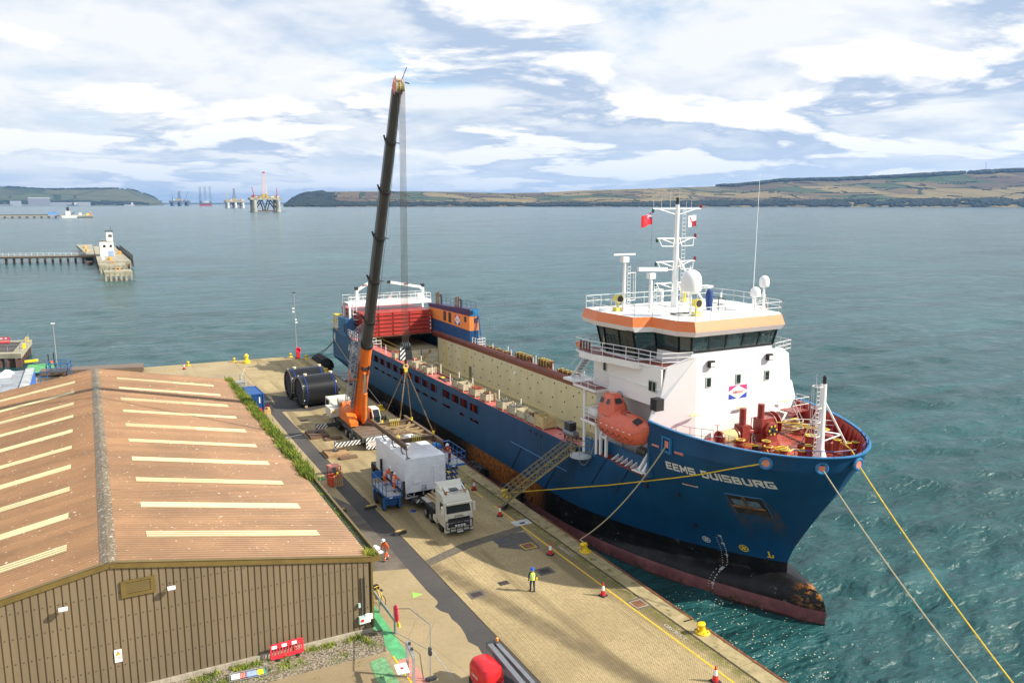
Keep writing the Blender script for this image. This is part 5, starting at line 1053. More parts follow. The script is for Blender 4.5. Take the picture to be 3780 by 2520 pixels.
def name_letters():
 F={'E':[((0,0),(0,1)),((0,0),(1,0)),((0,.5),(.85,.5)),((0,1),(1,1))],'M':[((0,0),(0,1)),((1,0),(1,1)),((0,1),(.5,.35)),((.5,.35),(1,1))],'S':[((1,1),(0,1)),((0,1),(0,.5)),((0,.5),(1,.5)),((1,.5),(1,0)),((1,0),(0,0))],'D':[((0,0),(0,1)),((0,0),(.8,0)),((0,1),(.8,1)),((.8,0),(1,.2)),((1,.2),(1,.8)),((1,.8),(.8,1))],'U':[((0,1),(0,.15)),((0,.15),(.15,0)),((.15,0),(.85,0)),((.85,0),(1,.15)),((1,.15),(1,1))],'I':[((.5,0),(.5,1))],'B':[((0,0),(0,1)),((0,0),(.9,0)),((0,.5),(.9,.5)),((0,1),(.85,1)),((.95,.05),(.95,.45)),((.9,.55),(.9,.95))],'R':[((0,0),(0,1)),((0,1),(1,1)),((1,1),(1,.5)),((1,.5),(0,.5)),((.5,.5),(1,0))],'G':[((1,1),(.1,1)),((.1,1),(0,.9)),((0,.9),(0,.1)),((0,.1),(.1,0)),((.1,0),(1,0)),((1,0),(1,.45)),((1,.45),(.55,.45))]}
 y=8.62;W_,H_,t=.385,.47,.068
 for ch in 'EEMS DUISBURG':
  if ch==' ':y-=.36;continue
  w=W_*(1.12 if ch=='M' else.0 if ch=='I' else 1);mb=MB();
  for (a,b),(c,d) in F[ch]:
   if ch=='I':a=c=0
   p=Vector((a*w,b*H_));q=Vector((c*w,d*H_));dv=(q-p).normalized();p-=dv*t*.99;q+=dv*t*.99;nn=Vector((-dv.y,dv.x))*t;k=4
   vs=[p.lerp(q,i/k)+nn*s_ for i in range(k+1) for s_ in (-1,1)];e_=.035+.002*(hash((a,b,c))%5);mb.add([(hx(y-v.x,10.14+v.y,e_),y-v.x,10.14+v.y) for v in vs],[(2*i,2*i+1,2*i+3,2*i+2) for i in range(k)])
  P(mb,'letter',LETW);y-=w+.222
name_letters();hull_text('AMASUS',86.6,6.5,1.6,1.1,LETW,.02)
for i,(z,n) in enumerate([(4.6,'78'),(3.9,'70'),(2.9,'60'),(1.9,'50'),(.9,'40')]):hull_text(n,7.12,z-.1,.24,1,LETW,.01,'draught_number')
for z,n in ((4.2,'4'),(4.4,'6'),(4.0,'2'),(3.7,'8'),(3.5,'6'),(3.3,'4'),(3.1,'2'),(2.7,'8'),(2.5,'6'),(2.3,'4'),(2.1,'2'),(1.7,'8'),(1.5,'6'),(1.3,'4'),(1.1,'2'),(.7,'8'),(.5,'6')):hull_text(n,7.0,z-.05,.16,1,LETW,.005,'draught_number')
mb=MB()
for k in range(20):z=.55+k*.2;y=7.32;mb.add([(hx(y,z),y,z),(hx(y-.06,z),y-.06,z),(hx(y-.06,z+.05),y-.06,z+.05),(hx(y,z+.05),y,z+.05)],[(0,1,2,3)])
P(mb,'draught_scale',LETW)
def wheel_mark(y,z,r,m):
 mb=MB()
 for k in range(24):
  a0,a1=2*math.pi*k/24,2*math.pi*(k+1)/24;q=[(y+rr*math.cos(a),z+rr*math.sin(a)) for rr,a in ((r,a0),(r,a1),(r*.82,a1),(r*.82,a0))];mb.add([(hx(a,b),a,b) for a,b in q],[(0,1,2,3)])
 for k in range(3):
  a=math.pi*k/3+.3;d=Vector((math.cos(a),math.sin(a)));n=Vector((-d.y,d.x))*.035
  for t in range(6):
   p,q=d*r*(-1+t/3)*.85,d*r*(-1+(t+1)/3)*.85;mb.add([(hx(y+c.x,z+c.y),y+c.x,z+c.y) for c in (p-n,q-n,q+n,p+n)],[(0,1,2,3)])
 P(mb,'thruster_mark',m)
wheel_mark(8.1,3.95,.28,LETW);wheel_mark(5.67,3.85,.30,YELLOW);
mb=MB();[mb.add([(hx(a,b),a,b) for a,b in q],[(0,1,2,3)]) for q in ([(4.25,3.4),(4.15,3.4),(4.15,3.95),(4.25,3.95)],[(4.35,3.4),(4.0,3.4),(4.0,3.5),(4.35,3.5)],[(4.05,3.5),(3.95,3.5),(3.95,3.68),(4.05,3.68)])];P(mb,'bulb_mark',YELLOW)
def hull_patch(name,ya,yb,za,zb,m,off=.03,n=6):
 mb=MB();vs=[(hx(ya+(yb-ya)*i/n,za+(zb-za)*j/n,off),ya+(yb-ya)*i/n,za+(zb-za)*j/n) for j in range(n+1) for i in range(n+1)]
 mb.add(vs,[(j*(n+1)+i,j*(n+1)+i+1,(j+1)*(n+1)+i+1,(j+1)*(n+1)+i) for j in range(n) for i in range(n)]);return P(mb,name,m)
def hull_bar(pts,w,name,m,off=.06,r=.05):
 mb=MB();q=[]
 for (ya,za),(yb,zb) in zip(pts,pts[1:]):q+=[(hx(ya+(yb-ya)*t/6,za+(zb-za)*t/6,off),ya+(yb-ya)*t/6,za+(zb-za)*t/6) for t in range(7)]
 mb.path(q,r,5);return P(mb,name,m)
ANCH=mat('anchor_rust',(0.12,0.07,0.04),0.75,var=0.5,scale=2);
hull_patch('anchor_pocket',4.85,2.75,7.35,9.0,mat('pocket_shade_rust',(0.045,0.032,0.022),0.8,var=0.6,scale=1.5,rust=.3,rscale=1.2,rustcol=(0.17,0.08,0.03)),.04)  # flush plate: dark base colour paints the hollow's shade, rust over it
hull_patch('anchor_flukes',4.5,2.95,8.15,8.7,mat('anchor_grey',(0.10,0.16,0.20),0.6,var=0.4,scale=3,rust=.2,rscale=2),.22);hull_patch('anchor_crown',4.65,2.8,7.95,8.15,mat('anchor_brown',(0.24,0.12,0.06),0.7,var=.4),.28)
hull_bar([(3.7,8.1),(3.7,8.95)],0,'anchor_shank',ANCH,.2,.12);hull_bar([(4.85,7.3),(4.85,9.0),(2.72,9.0),(2.85,7.3)],0,'pocket_rim',SHIPBLUE,.03,.06)
for ya,za,yb,zb in ((30.1,5.9,32.1,3.2),(23.75,5.6,25.6,3.2),(15.74,8.85,17.9,6.1),(12.7,9.0,15.0,6.1)):hull_bar([(ya,za),(yb,zb)],0,'fender_bar',mat('hull_line_dark',(0.004,0.03,0.08),0.4),.02,.045)
hull_bar([(32.2,5.98),(21.7,6.0)],0,'rubbing_strip',CAPBLUE,.03,.05);hull_bar([(75,4.9),(94.6,4.6)],0,'rubbing_strip',CAPBLUE,.03,.05)
for y,z in ((11.3,7.9),(8.6,7.9),(8.5,5.15)):P(MB().lathe([(.24,-.06),(.24,.05)],(hx(y,z,0),y,z),14,'x'),'hull_port',mat('hull_port_dark',(0.004,0.012,0.03),0.4))
hull_bar([(7.75,9.07),(6.6,9.07)],0,'hull_slot',mat('slot_pink',(0.5,0.4,0.4),0.4),.01,.07);hull_bar([(7.7,9.17),(6.65,9.17)],0,'hull_slot',BLACK,.03,.05)
for y in (9.55,7.3):hull_bar([(y+.38,11.65),(y-.38,11.65)],0,'mooring_slot',mat('slot_salmon',(0.62,0.22,0.15),0.6),-.12,.17)
mb=MB();y,z=8.36,12.0;x=hx(y,z,0);mb.b2((x-.12,y-.5,z-.42),(x+.05,y-.36,z+.5));mb.b2((x-.12,y+.36,z-.42),(x+.05,y+.5,z+.5));mb.b2((x-.14,y-.5,z+.5),(x+.05,y+.5,z+.62));mb.b2((x-.14,y-.55,z-.56),(x+.05,y+.55,z-.42));P(mb,'roller_fairlead',CAPBLUE);P(MB().b2((x-.05,y-.2,z-.2),(x-.02,y+.2,z+.3)),'roller_opening',mat('slot_salmon',0))
for y,z,r,x0 in ((1.4,12.2,.36,None),(-.95,12.1,.36,None)):
 e=.25;x=hx(y,z,0);ang=math.atan2(hb(y+e,z)-hb(y-e,z),2*e);o=P(MB().ring((0,0,0),r,.12,'x',18,8),'fairlead',CAPBLUE,smooth=True);o.location=(x-.02,y,z);o.rotation_euler=(0,0,-ang*0+ang*1.0 if 0 else ang);q=P(MB().lathe([(r*.8,-.02),(r*.8,.02)],(0,0,0),14,'x'),'fairlead_mouth',mat('slot_salmon',0));q.location=(x-.05,y,z);q.rotation_euler=(0,0,ang)
o=P(MB().ring((0,0,0),.36,.12,'y',18,8),'fairlead',CAPBLUE,smooth=True);o.location=(.35,-1.85,12.25)
P(MB().lathe([(.28,-.02),(.28,.02)],(0,0,0),14,'y'),'fairlead_mouth',mat('slot_salmon',0)).location=(.35,-1.9,12.25)
def outline(z,y1=10.4,n=40):
 y0=ip(z,Y0);return [(hb(y0+(y1-y0)*(k/n)**2,z),y0+(y1-y0)*(k/n)**2) for k in range(n+1)]
OUT=outline(12.9)
for s in (-1,1):
 mb=MB();lv=[[(s*max(0,x-.13),y+(.15 if x<6.5 else 0),min(z,ztop(y)) if z<12.8 else ztop(y)-.02) for x,y in outline(min(z,12.9))] for z in (11.6,12.0,12.4,12.9)];nn=len(lv[0])
 mb.add([p for l in lv for p in l],[(r*nn+i,r*nn+i+1,(r+1)*nn+i+1,(r+1)*nn+i) for r in range(3) for i in range(nn-1)]);P(mb,'bulwark_inner',OXIDE)
 q=[(s*x,y,ztop(y)+.02) for x,y in OUT];mb=MB()
 for a,b in zip(q,q[1:]):mb.bar(a,b,.24,.07)
 P(mb,'cap_rail',CAPBLUE)
 for k in range(8,40,2):
  x,y=outline(11.65)[k];xt=OUT[k][0];d=Vector((-x,4-y*.0-y,0)).normalized();p=Vector((s*(x-.15),y,0));inn=p+Vector((-s*.42,.12,0))
  P(MB().add([(p.x,p.y,11.6),(inn.x,inn.y,11.6),(s*(xt-.17),p.y,ztop(y)-.1),(p.x,p.y+.05,11.6),(inn.x,inn.y+.05,11.6),(s*(xt-.17),p.y+.05,ztop(y)-.1)],[(0,1,2),(3,5,4),(0,3,4,1),(1,4,5,2),(2,5,3,0)]),'bulwark_stay',OXIDE)
fd=[(max(0,x-.1),y+.12) for x,y in outline(11.6)];poly=[(-x,y) for x,y in reversed(fd)]+[(x,y) for x,y in fd[1:]]+[(7.6,21),(-7.6,10.5)]
poly=[(-x,y) for x,y in reversed(fd)]+[(x,y) for x,y in fd[1:]]
P(MB().prism(poly,11.5,11.6),'forecastle_deck',mat('glossy_deck_red',(0.42,0.075,0.05),0.22,var=0.35,scale=.9,rust=.10,rscale=1.2,rustcol=(0.2,0.06,0.04)))
mb=MB();rail(mb,[(-3.6,.05,12.95),(-1.5,-1.35,12.9),(.2,-1.7,12.9)],.35,(1,),1.0,.035);rail(mb,[(1.0,-1.6,12.9),(2.9,-.6,12.9),(4.2,1.0,12.9)],.45,(1,),1.2,.035);P(mb,'bow_handrail',mat('deep_blue_rail',(0.015,0.03,0.16),0.4))
P(MB().b2((-7.72,10.3,8.9),(-6.4,10.5,13.3)),'bay_end_plate',SHIPBLUE)
P(MB().b2((-7.74,10.5,8.82),(-6.8,17.3,8.9)),'bay_sill',mat('sill_red',(0.24,0.045,0.03),0.5,var=.2));P(MB().b2((-6.85,10.5,8.9),(-6.75,17.3,9.95)),'bay_bulwark',SHIPBLUE)
for k in range(8):P(MB().add([(-7.6,10.9+k*.62,8.9),(-6.87,10.9+k*.62,8.9),(-6.87,10.9+k*.62,9.3),(-7.6,11.02+k*.62,8.9),(-6.87,11.02+k*.62,8.9),(-6.87,11.02+k*.62,9.3)],[(0,1,2),(3,5,4),(0,3,4,1),(1,4,5,2),(2,5,3,0)]),'sill_bracket',WHITE)
P(MB().b2((-7.78,17.3,8.6),(-7.6,19.2,9.95)),'side_bulwark',SHIPBLUE);P(MB().b2((-7.74,17.25,8.64),(-6.8,17.4,9.95)),'side_bulwark',SHIPBLUE)
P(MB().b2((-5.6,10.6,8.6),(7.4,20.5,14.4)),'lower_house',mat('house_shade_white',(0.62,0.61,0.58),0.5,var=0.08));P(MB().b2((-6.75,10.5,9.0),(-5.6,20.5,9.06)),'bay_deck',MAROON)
P(MB().b2((-6.3,12.6,9.1),(-5.75,13.7,10.2)),'deck_locker',mat('olive_box',(0.16,0.15,0.12),0.6));
for yy in (11.6,12.1):P(MB().lathe([(.3,0),(.3,.12),(.1,.16)],(-5.75,yy,9.9),10,'x'),'hose_reel',WHITE)
for yy in (13.9,16.4):P(MB().b2((-5.75,yy,9.0),(-5.6,yy+.2,12)),'wall_post',WHITE)
HW=mat('house_white',(0.80,0.80,0.79),0.38,var=0.03,scale=.4)
P(MB().add([(-4.1,9.3,11.6),(4.1,9.3,11.6),(4.25,9.3,18.08),(-4.25,9.3,18.08),(-4.1,9.45,11.6),(4.1,9.45,11.6),(4.25,9.45,18.08),(-4.25,9.45,18.08)],[(0,1,2,3),(7,6,5,4),(3,2,6,7),(0,4,5,1)]),'front_wall',HW)
for s in (-1,1):
 A_=[(4.1,9.3,11.6),(4.25,9.3,18.08),(4.75,9.45,18.05),(6.35,10.15,17.35),(6.8,10.25,15.0),(7.05,10.28,14.95),(7.68,10.35,13.4),(7.7,10.35,11.6)]
 mb=MB();n=len(A_);mb.add([(s*a,b,c) for a,b,c in A_]+[(s*a,b+.16,c) for a,b,c in A_],[tuple(range(n)),tuple(reversed(range(n,2*n)))]+[(i,(i+1)%n,n+(i+1)%n,n+i) for i in range(n)]);P(mb,'wing_shield',HW)
SIDEW=HW
P(MB().b2((-6.75,10.3,14.3),(-6.6,19.3,17.2)),'side_wall',SIDEW);P(MB().b2((5.8,10.3,14.3),(5.95,19.3,17.2)),'side_wall',SIDEW);P(MB().b2((-6.6,19.15,14.3),(5.8,19.3,17.2)),'aft_wall',SIDEW);P(MB().b2((-6.75,10.3,14.2),(5.95,19.3,14.3)),'house_underside',SIDEW);P(MB().b2((-6.82,10.4,15.55),(-6.75,19.3,15.6)),'wall_seam',WHITE)
P(MB().b2((-5.9,10.12,11.6),(5.6,10.3,16.9)),'front_bulkhead',SIDEW)
def window(x,y,z,w,h,axis,fr=WHITE,glass=GLASS,name='window'):
 mb=MB();d=.05
 if axis=='y':
  mb.b2((x-w/2-.09,y-d,z-h/2-.09),(x+w/2+.09,y-.01,z+h/2+.09));f=mb.build(name,fr,ship);g=MB().b2((x-w/2,y-d-.03,z-h/2),(x+w/2,y-d+.005,z+h/2))
 else:
  mb.b2((x-d,y-w/2-.09,z-h/2-.09),(x-.01,y+w/2+.09,z+h/2+.09));f=mb.build(name,fr,ship);g=MB().b2((x-d-.03,y-w/2,z-h/2),(x-d+.005,y+w/2,z+h/2))
 g.build('pane',glass,f);return f
FR=mat('window_surround',(0.50,0.58,0.52),0.5)
for x,z in ((-3.0,16.06),(.04,16.02),(3.1,16.0)):window(x,9.29,z,.36,.66,'y',FR)
window(-6.76,17.6,16.2,.3,.7,'x',FR);window(-6.76,11.5,15.75,.34,.72,'x',FR);window(-6.76,11.05,15.75,.34,.72,'x',FR)
for x,z in ((-2.95,17.5),(3.1,17.5)):
 t_=P(MB().b2((x-.25,8.95,z-.25),(x+.25,9.25,z+.25)),'floodlight',BLACK);MB().b2((x-.19,8.9,z-.19),(x+.19,8.95,z+.12)).build('lens',BRIGHT,t_)
for x in (-4.5,.25,5.0):P(MB().b2((x-.42,8.95,13.66),(x+.42,9.1,13.76)),'tube_light',mat('lamp_cream',(0.75,0.68,0.3),0.5))
def logo(x0,x1,z0,z1,fn,txt=.2):
 PK=mat('logo_pink',(0.72,0.05,0.22),0.5);BL=mat('logo_blue',(0.03,0.08,0.5),0.5);xm,zm=(x0+x1)/2,(z0+z1)/2;g=(x1-x0)*.05
 for tri_,m_ in ((((x0,z1),(xm-g,z1),(x0,zm+g)),PK),(((x1,z1),(x1,zm+g),(xm+g,z1)),PK),(((x0,z0),(x0,zm-g),(xm-g,z0)),BL),(((x1,z0),(xm+g,z0),(x1,zm-g)),BL)):P(MB().quad(*[fn(a,b,0) for a,b in tri_]),'logo_triangle',m_)
 vs,_=text_mesh('AMASUS',txt,1,0);w=max(v[0] for v in vs);put_text('AMASUS',lambda u,v:fn(xm-w/2+u,zm-txt*.35+v,.01),txt,mat('logo_red',(0.62,0.12,0.06),0.5),ship,bold=.004)
logo(-.85,1.0,14.45,15.5,lambda a,b,d:(a,9.27-d,b),.3)
WD=[(-4.2,9.6),(-6.5,10.3),(-7.0,12.7),(-7.25,13.2),(-7.6,15.3),(-8.25,17.5),(-8.3,19.2),(-8.0,20.2),(8.0,20.2),(8.3,19.2),(8.25,17.5),(7.6,15.3),(7.25,13.2),(7.0,12.7),(6.1,10.4),(4.2,9.6)]
P(MB().prism(WD,17.2,17.36),'wing_deck',WHITE);P(MB().prism([(a*.985,b*.995+.08) for a,b in WD],17.36,17.37),'wing_deck_paint',mat('deck_dark_red',(0.22,0.045,0.03),0.5,var=.2))
P(MB().prism([(-7.0,12.7),(-7.25,13.2),(-7.6,15.3),(-8.25,17.5),(-8.3,19.2),(-6.8,19.2),(-6.7,12.6)],16.85,17.2),'wing_fascia',WHITE)
for s in (-1,1):
 mb=MB();rail(mb,[(s*a,b,17.36) for a,b in ((4.3,9.7),(6.7,10.3),(7.0,12.8),(7.6,15.3),(8.2,17.5),(8.2,19.9),(4.2,20.1))],1.05,(1,.68,.36),1.5,.035);P(mb,'wing_railing',WHITE)
for k in range(4):P(MB().b2((-8.24,17.7+k*.42,17.5),(-8.2,17.92+k*.42,18.3)),'wing_screen',MAROON)
P(MB().ring((-8.34,19.3,17.9),.22,.06,'x',12),'ring_buoy',ORANGE)
WB=[(4.2,9.95),(4.75,10.75),(5.1,13.0),(6.8,13.55),(6.95,17.3),(6.6,18.6),(3.2,19.6)]
base=[(-a,b) for a,b in reversed(WB)]+WB
P(MB().prism(base,17.37,17.5),'wheelhouse_sill',HW);P(MB().prism([(-4.2,9.95),(-4.75,10.75),(-5.1,13.0),(5.1,13.0),(4.75,10.75),(4.2,9.95)][::-1],17.5,18.36),'wheelhouse_wall',HW);P(MB().b2((-6.4,13.9,17.5),(6.4,18.2,18.5)),'wheelhouse_core',FRAMEBLK)
def leanring(o,z):return [(a+o*(1 if a>0 else -1),b-(o if b<12 else 0)+(o if b>18 else 0),z) for a,b in base]
lo,hi=leanring(.0,18.36),leanring(.22,19.62);n=len(base)
mb=MB();
inner_lo,inner_hi=leanring(-.12,18.36),leanring(.08,19.62);mb.add(inner_lo+inner_hi,[(i,(i+1)%n,n+(i+1)%n,n+i) for i in range(n)]);P(mb,'wheelhouse_lining',mat('wheelhouse_interior',(0.03,0.05,0.06),0.15,var=.5,scale=1.2))
def pane_between(a,b,c,d,k,lowdrop=0.0):
 """k panes between lower points a,b and upper points d,c; black mullions"""
 a,b,c,d=map(Vector,(a,b,c,d))
 if lowdrop:e1=(a-d);e2=(b-c);a=d+e1*(1+lowdrop);b=c+e2*(1+lowdrop)
 for i in range(k):
  t0,t1=i/k,(i+1)/k;g=.07/max(.1,(b-a).length)*1.0
  p=[a.lerp(b,t0+g),a.lerp(b,t1-g),d.lerp(c,t1-g),d.lerp(c,t0+g)];up=(p[3]-p[0]).normalized()*.1;p=[p[0]+up,p[1]+up,p[2]-up,p[3]-up]
  P(MB().quad(*p),'window_pane',mat('bridge_glass',(0.012,0.03,0.034),0.03,spec=.9,var=.4) if i%2 else mat('pale_reflection_glass',(0.02,0.05,0.055),0.05,spec=1.0,var=.3))  # every other pane coloured lighter to imitate brighter sea and sky reflections
 mb=MB()
 for i in range(k+1):mb.bar(a.lerp(b,i/k),d.lerp(c,i/k),.17,.09,(0,1,0))
 mb.bar(a,b,.09,.2);mb.bar(d,c,.09,.14);P(mb,'window_frame',FRAMEBLK)
for i in range(n-1):
 L_=(Vector(lo[i])-Vector(lo[i+1])).length
 if i in (6,):k=5
 else:k=max(1,round(L_/1.7))
 drop=.72 if abs(lo[i][0])>6.5 or abs(lo[i+1][0])>6.5 else 0
 pane_between(lo[i],lo[i+1],hi[i+1],hi[i],k,drop)
RL=[(4.6,9.1),(5.5,10.25),(5.75,12.95),(7.2,13.4),(7.65,17.9),(7.2,20.6)];RU=[(4.5,9.4),(5.3,10.4),(5.6,13.15),(7.05,13.6),(7.4,17.8),(7.0,20.4)]
def half(r,z):return [(-a,b,z) for a,b in reversed(r)]+[(a,b,z) for a,b in r]
rl,ru=half(RL,20.02),half(RU,20.78);q=len(rl)
P(MB().add(rl+ru,[(i,(i+1)%q,q+(i+1)%q,q+i) for i in range(q)]),'roof_fascia',mat('orange_fascia',(0.72,0.19,0.05),0.35,var=.06))
wt=[(a*.97,b*1.0+(.25 if b<11 else 0),19.62) for a,b,_ in rl];P(MB().add([(a,b,c) for a,b,c in wt]+rl,[(i,(i+1)%q,q+(i+1)%q,q+i) for i in range(q)]+[tuple(range(q))]),'roof_soffit',HW)
P(MB().prism([(a,b) for a,b,_ in ru],20.7,20.79),'roof_deck',WHITE)
mb=MB();rail(mb,[(a*.985,b*.995+.05,20.79) for a,b,_ in ru]+[(ru[0][0]*.985,ru[0][1],20.79)],1.0,(1,.55),1.5,.03);P(mb,'roof_railing',WHITE)
mb=MB();mb.tube((0,17.2,20.79),(0,17.2,29.4),.30,12,.17);P(mb,'main_mast',WHITE,smooth=True)
mb=MB();mb.tube((.1,17.0,24.9),(1.9,15.2,20.8),.09,8);mb.tube((.1,17.2,24.6),(1.5,18.8,20.8),.09,8);P(mb,'mast_stay',WHITE)
mb=MB();[mb.tube((.45+k*0,17.0,21+.33*k),(.80,17.0,21+.33*k),.02,4) for k in range(25)];[mb.tube((a,17.0,20.8),(a,17.0,29.2),.025,4) for a in (.45,.8)];P(mb,'mast_ladder',WHITE)
for z,w in ((29.05,2.55),(26.6,2.05),(24.65,2.1),(22.85,2.1)):
 mb=MB();mb.tube((-w,17.2,z),(w,17.2,z),.06,6);mb.path([(-w*.8,17.2,z),(-.25,17.2,z-.45)],.045,5);mb.path([(w*.8,17.2,z),(.25,17.2,z-.45)],.045,5)
 if z<29:
  for s in (-1,1):mb.path([(s*w*.92,17.2,z),(s*w*.82,17.0,z-.62),(s*.45,17.0,z-.66),(s*.3,17.1,z)],.035,5)
 P(mb,'yardarm',WHITE)
 for s in (-1,1):P(MB().lathe([(.09,0),(.11,.05),(.11,.26),(.05,.32)],(s*w*1.0,17.2,z+.06 if s>0 else z-.3),8),'signal_lamp',mat('lamp_dark_red',(0.2,0.01,0.02),0.3) if s>0 else mat('lamp_dark_green',(0.01,0.08,0.06),0.3))
for x,h in ((-2.5,.7),(-1.7,1.0),(-.75,1.4),(.2,1.5),(.95,.6),(1.5,.8)):P(MB().tube((x,17.2,29.05),(x,17.2,29.05+h),.022,4),'aerial',WHITE)
P(MB().lathe([(.12,0),(.12,.5),(.08,.55)],(0,17.2,29.45),8),'mast_light',BLACK)
for x,y,h in ((-4.8,17.9,24.7),(-3.9,15.5,23.5)):
 P(MB().tube((x,y,20.79),(x,y,h),.17,10,.13),'radar_mast',WHITE,smooth=True);mb=MB();[mb.tube((x+.35,y,21+.3*k),(x+.62,y,21+.3*k),.018,4) for k in range(int((h-21)/.3))];[mb.tube((x+a,y,20.8),(x+a,y,h-.3),.025,4) for a in (.35,.62)];mb.path([(x+.35,y,h-.9),(x+1.15,y,h-.9),(x+1.15,y,h-3.2),(x+.35,y,h-3.2)],.03,5);mb.path([(x+.95,y,h-.9),(x+.95,y,h-3.2)],.02,5);P(mb,'radar_mast_ladder',WHITE)
 P(MB().b2((x-.28,y-.25,h),(x+.28,y+.25,h+.45)),'radar_gearbox',WHITE)
P(MB().bar((-5.9,17.9,25.35),(-3.75,17.9,25.35),.12,.14),'radar_scanner',WHITE);P(MB().bar((-5.5,15.1,24.35),(-2.0,15.9,24.15),.2,.3),'radar_scanner',BRIGHT)
def dome(x,y,z0,z1,r,name='satellite_dome'):
 P(MB().tube((x,y,20.79),(x,y,z0),.09,8),'dome_pedestal',WHITE);h=z1-z0
 P(MB().lathe([(r*.55,0),(r*.93,h*.1),(r,h*.3),(r*.97,h*.55)]+[(r*math.cos(a)*.97,h*.55+(h*.45)*math.sin(a)) for a in (R(15),R(30),R(45),R(60),R(75),R(88))],(x,y,z0),20),name,BRIGHT,smooth=True)
dome(-2.7,12.0,22.6,24.45,.82);dome(4.25,12.1,21.9,22.75,.42);dome(5.6,12.5,22.6,23.6,.42)
mb=MB();[mb.tube((5.6,12.5,22.4),(5.6+a,12.5+b,20.8),.03,5) for a,b in ((.6,0),(-.3,.5),(-.3,-.5))];P(mb,'dome_strut',WHITE)
mb=MB();mb.tube((5.9,14.0,20.8),(5.9,14.0,22.3),.05);mb.tube((5.9,14.0,22.2),(6.0,14.0,32.0),.035,5,.015);P(mb,'whip_aerial',WHITE)
for x,y,z in ((-5.9,17.2,20.8),(-2.2,11.9,20.8),(3.2,19.6,20.8)):
 P(MB().b2((x-.32,y-.3,z),(x+.32,y+.3,z+.3)),'searchlight_base',mat('light_yellow',(0.75,0.62,0.12),0.5));t_=P(MB().lathe([(.05,.42),(.28,.36),(.34,.0),(.34,-.32)],(x,y,z+1.0),14,'y'),'searchlight',mat('light_yellow',0),smooth=True);MB().lathe([(.29,-.33),(.29,-.31)],(x,y,z+1.0),14,'y').build('lens',BLACK,t_);P(MB().tube((x,y,z+.3),(x,y,z+.8),.1,6),'searchlight_post',mat('light_yellow',0))
P(MB().loft([[(1.2+r*math.cos(a),14.2+r*math.sin(a),z) for a in (k*math.pi/5 for k in range(10))] for z,r in ((20.8,.2),(21.2,.26),(21.9,.33),(22.3,.28),(22.5,.12))]),'covered_compass',mat('blue_cover',(0.02,0.06,0.22),0.8,var=.3),smooth=True)
mb=MB();rail(mb,[(.6,13.2,20.8),(2.0,13.2,20.8),(2.0,14.8,20.8)],1.0,(1,.5),.9,.035);P(mb,'compass_rail',DARK)
P(MB().lathe([(.04,0),(.04,1.6),(.6,1.66),(.6,1.74),(.1,1.8)],(2.8,16.4,20.8),16),'dish_aerial',WHITE,smooth=True)
P(MB().tube((2.0,17.6,20.8),(2.0,17.6,24.2),.04),'aerial_post',WHITE);mb=MB();mb.tube((2.0,17.6,23),(1.2,17.0,20.9),.03);mb.tube((2.0,17.6,23),(2.5,18.4,20.9),.03);P(mb,'aerial_strut',WHITE)
for k in range(5):P(MB().ring((-3.4+k*.5,13.2-k*.1,20.9),.22,.05,'z',10,5),'cable_coil',BLACK)
P(MB().tube((-.2,18.6,20.8),(-.2,18.6,22.2),.12),'vent_post',WHITE)
for x,y in ((3.4,11.5),(.0,11.2),(4.9,16.8),(-1,19)):P(MB().tube((x,y,20.8),(x,y,21.8),.07),'vent_post',WHITE)
for z,y0,y1,x0 in ((14.15,17.1,20.4,-8.1),(11.35,17.1,19.3,-8.0)):
 P(MB().b2((x0,y0,z),(-5.6,y1,z+.22)),'side_platform',WHITE);P(MB().b2((x0+.06,y0+.06,z+.22),(-5.6,y1,z+.23)),'platform_paint',mat('deck_dark_red',0));mb=MB();rail(mb,[(-6.8,y0+.05,z+.23),(x0+.08,y0+.05,z+.23),(x0+.08,y1-.05,z+.23),(-6.2,y1-.05,z+.23)],1.0,(1,.66,.33),1.2,.03);P(mb,'platform_railing',WHITE)
P(MB().tube((-7.8,19.0,8.6),(-7.8,19.0,14.2),.14,8),'platform_post',WHITE);P(MB().tube((-7.8,17.2,8.9),(-7.8,17.2,11.4),.11,8),'platform_post',WHITE)
P(MB().lathe([(.2,-.75),(.42,-.7),(.46,-.35),(.42,-.33),(.46,0),(.42,.33),(.46,.35),(.42,.7),(.2,.75)],(-7.2,18.2,12.1),16,'y'),'life_raft_canister',WHITE,smooth=True)
P(MB().loft([[(-6.4+r*math.cos(a),18.0+r*1.2*math.sin(a),z) for a in (k*math.pi/5 for k in range(10))] for z,r in ((11.6,.5),(12.3,.6),(12.9,.45),(13.1,.15))]),'covered_winch',mat('dark_cover',(0.015,0.02,0.04),0.8,var=.4),smooth=True)
P(MB().ring((-6.9,17.0,12.3),.34,.09,'y',14),'ring_buoy',ORANGE,smooth=True)
mb=MB();mb.bar((-6.0,22.6,14.4),(-6.0,19.8,17.3),.08,.25,(1,0,0));mb.bar((-6.8,22.6,14.4),(-6.8,19.8,17.3),.08,.25,(1,0,0));P(mb,'stair_stringer',WHITE)
for k in range(10):P(MB().b2((-6.8,22.4-k*.28,14.55+k*.29),(-6.0,22.65-k*.28,14.6+k*.29)),'stair_tread',MAROON)
mb=MB();mb.path([(-6.8,22.7,15.4),(-6.8,19.8,18.3)],.03);mb.path([(-6.0,22.7,15.4),(-6.0,19.8,18.3)],.03);P(mb,'stair_rail',WHITE)
P(MB().b2((-7.6,20.4,14.2),(-5.6,22.8,14.38)),'side_platform',WHITE);P(MB().b2((-5.6,10.6,14.31),(-5.5,20,14.32)),'seam',WHITE)
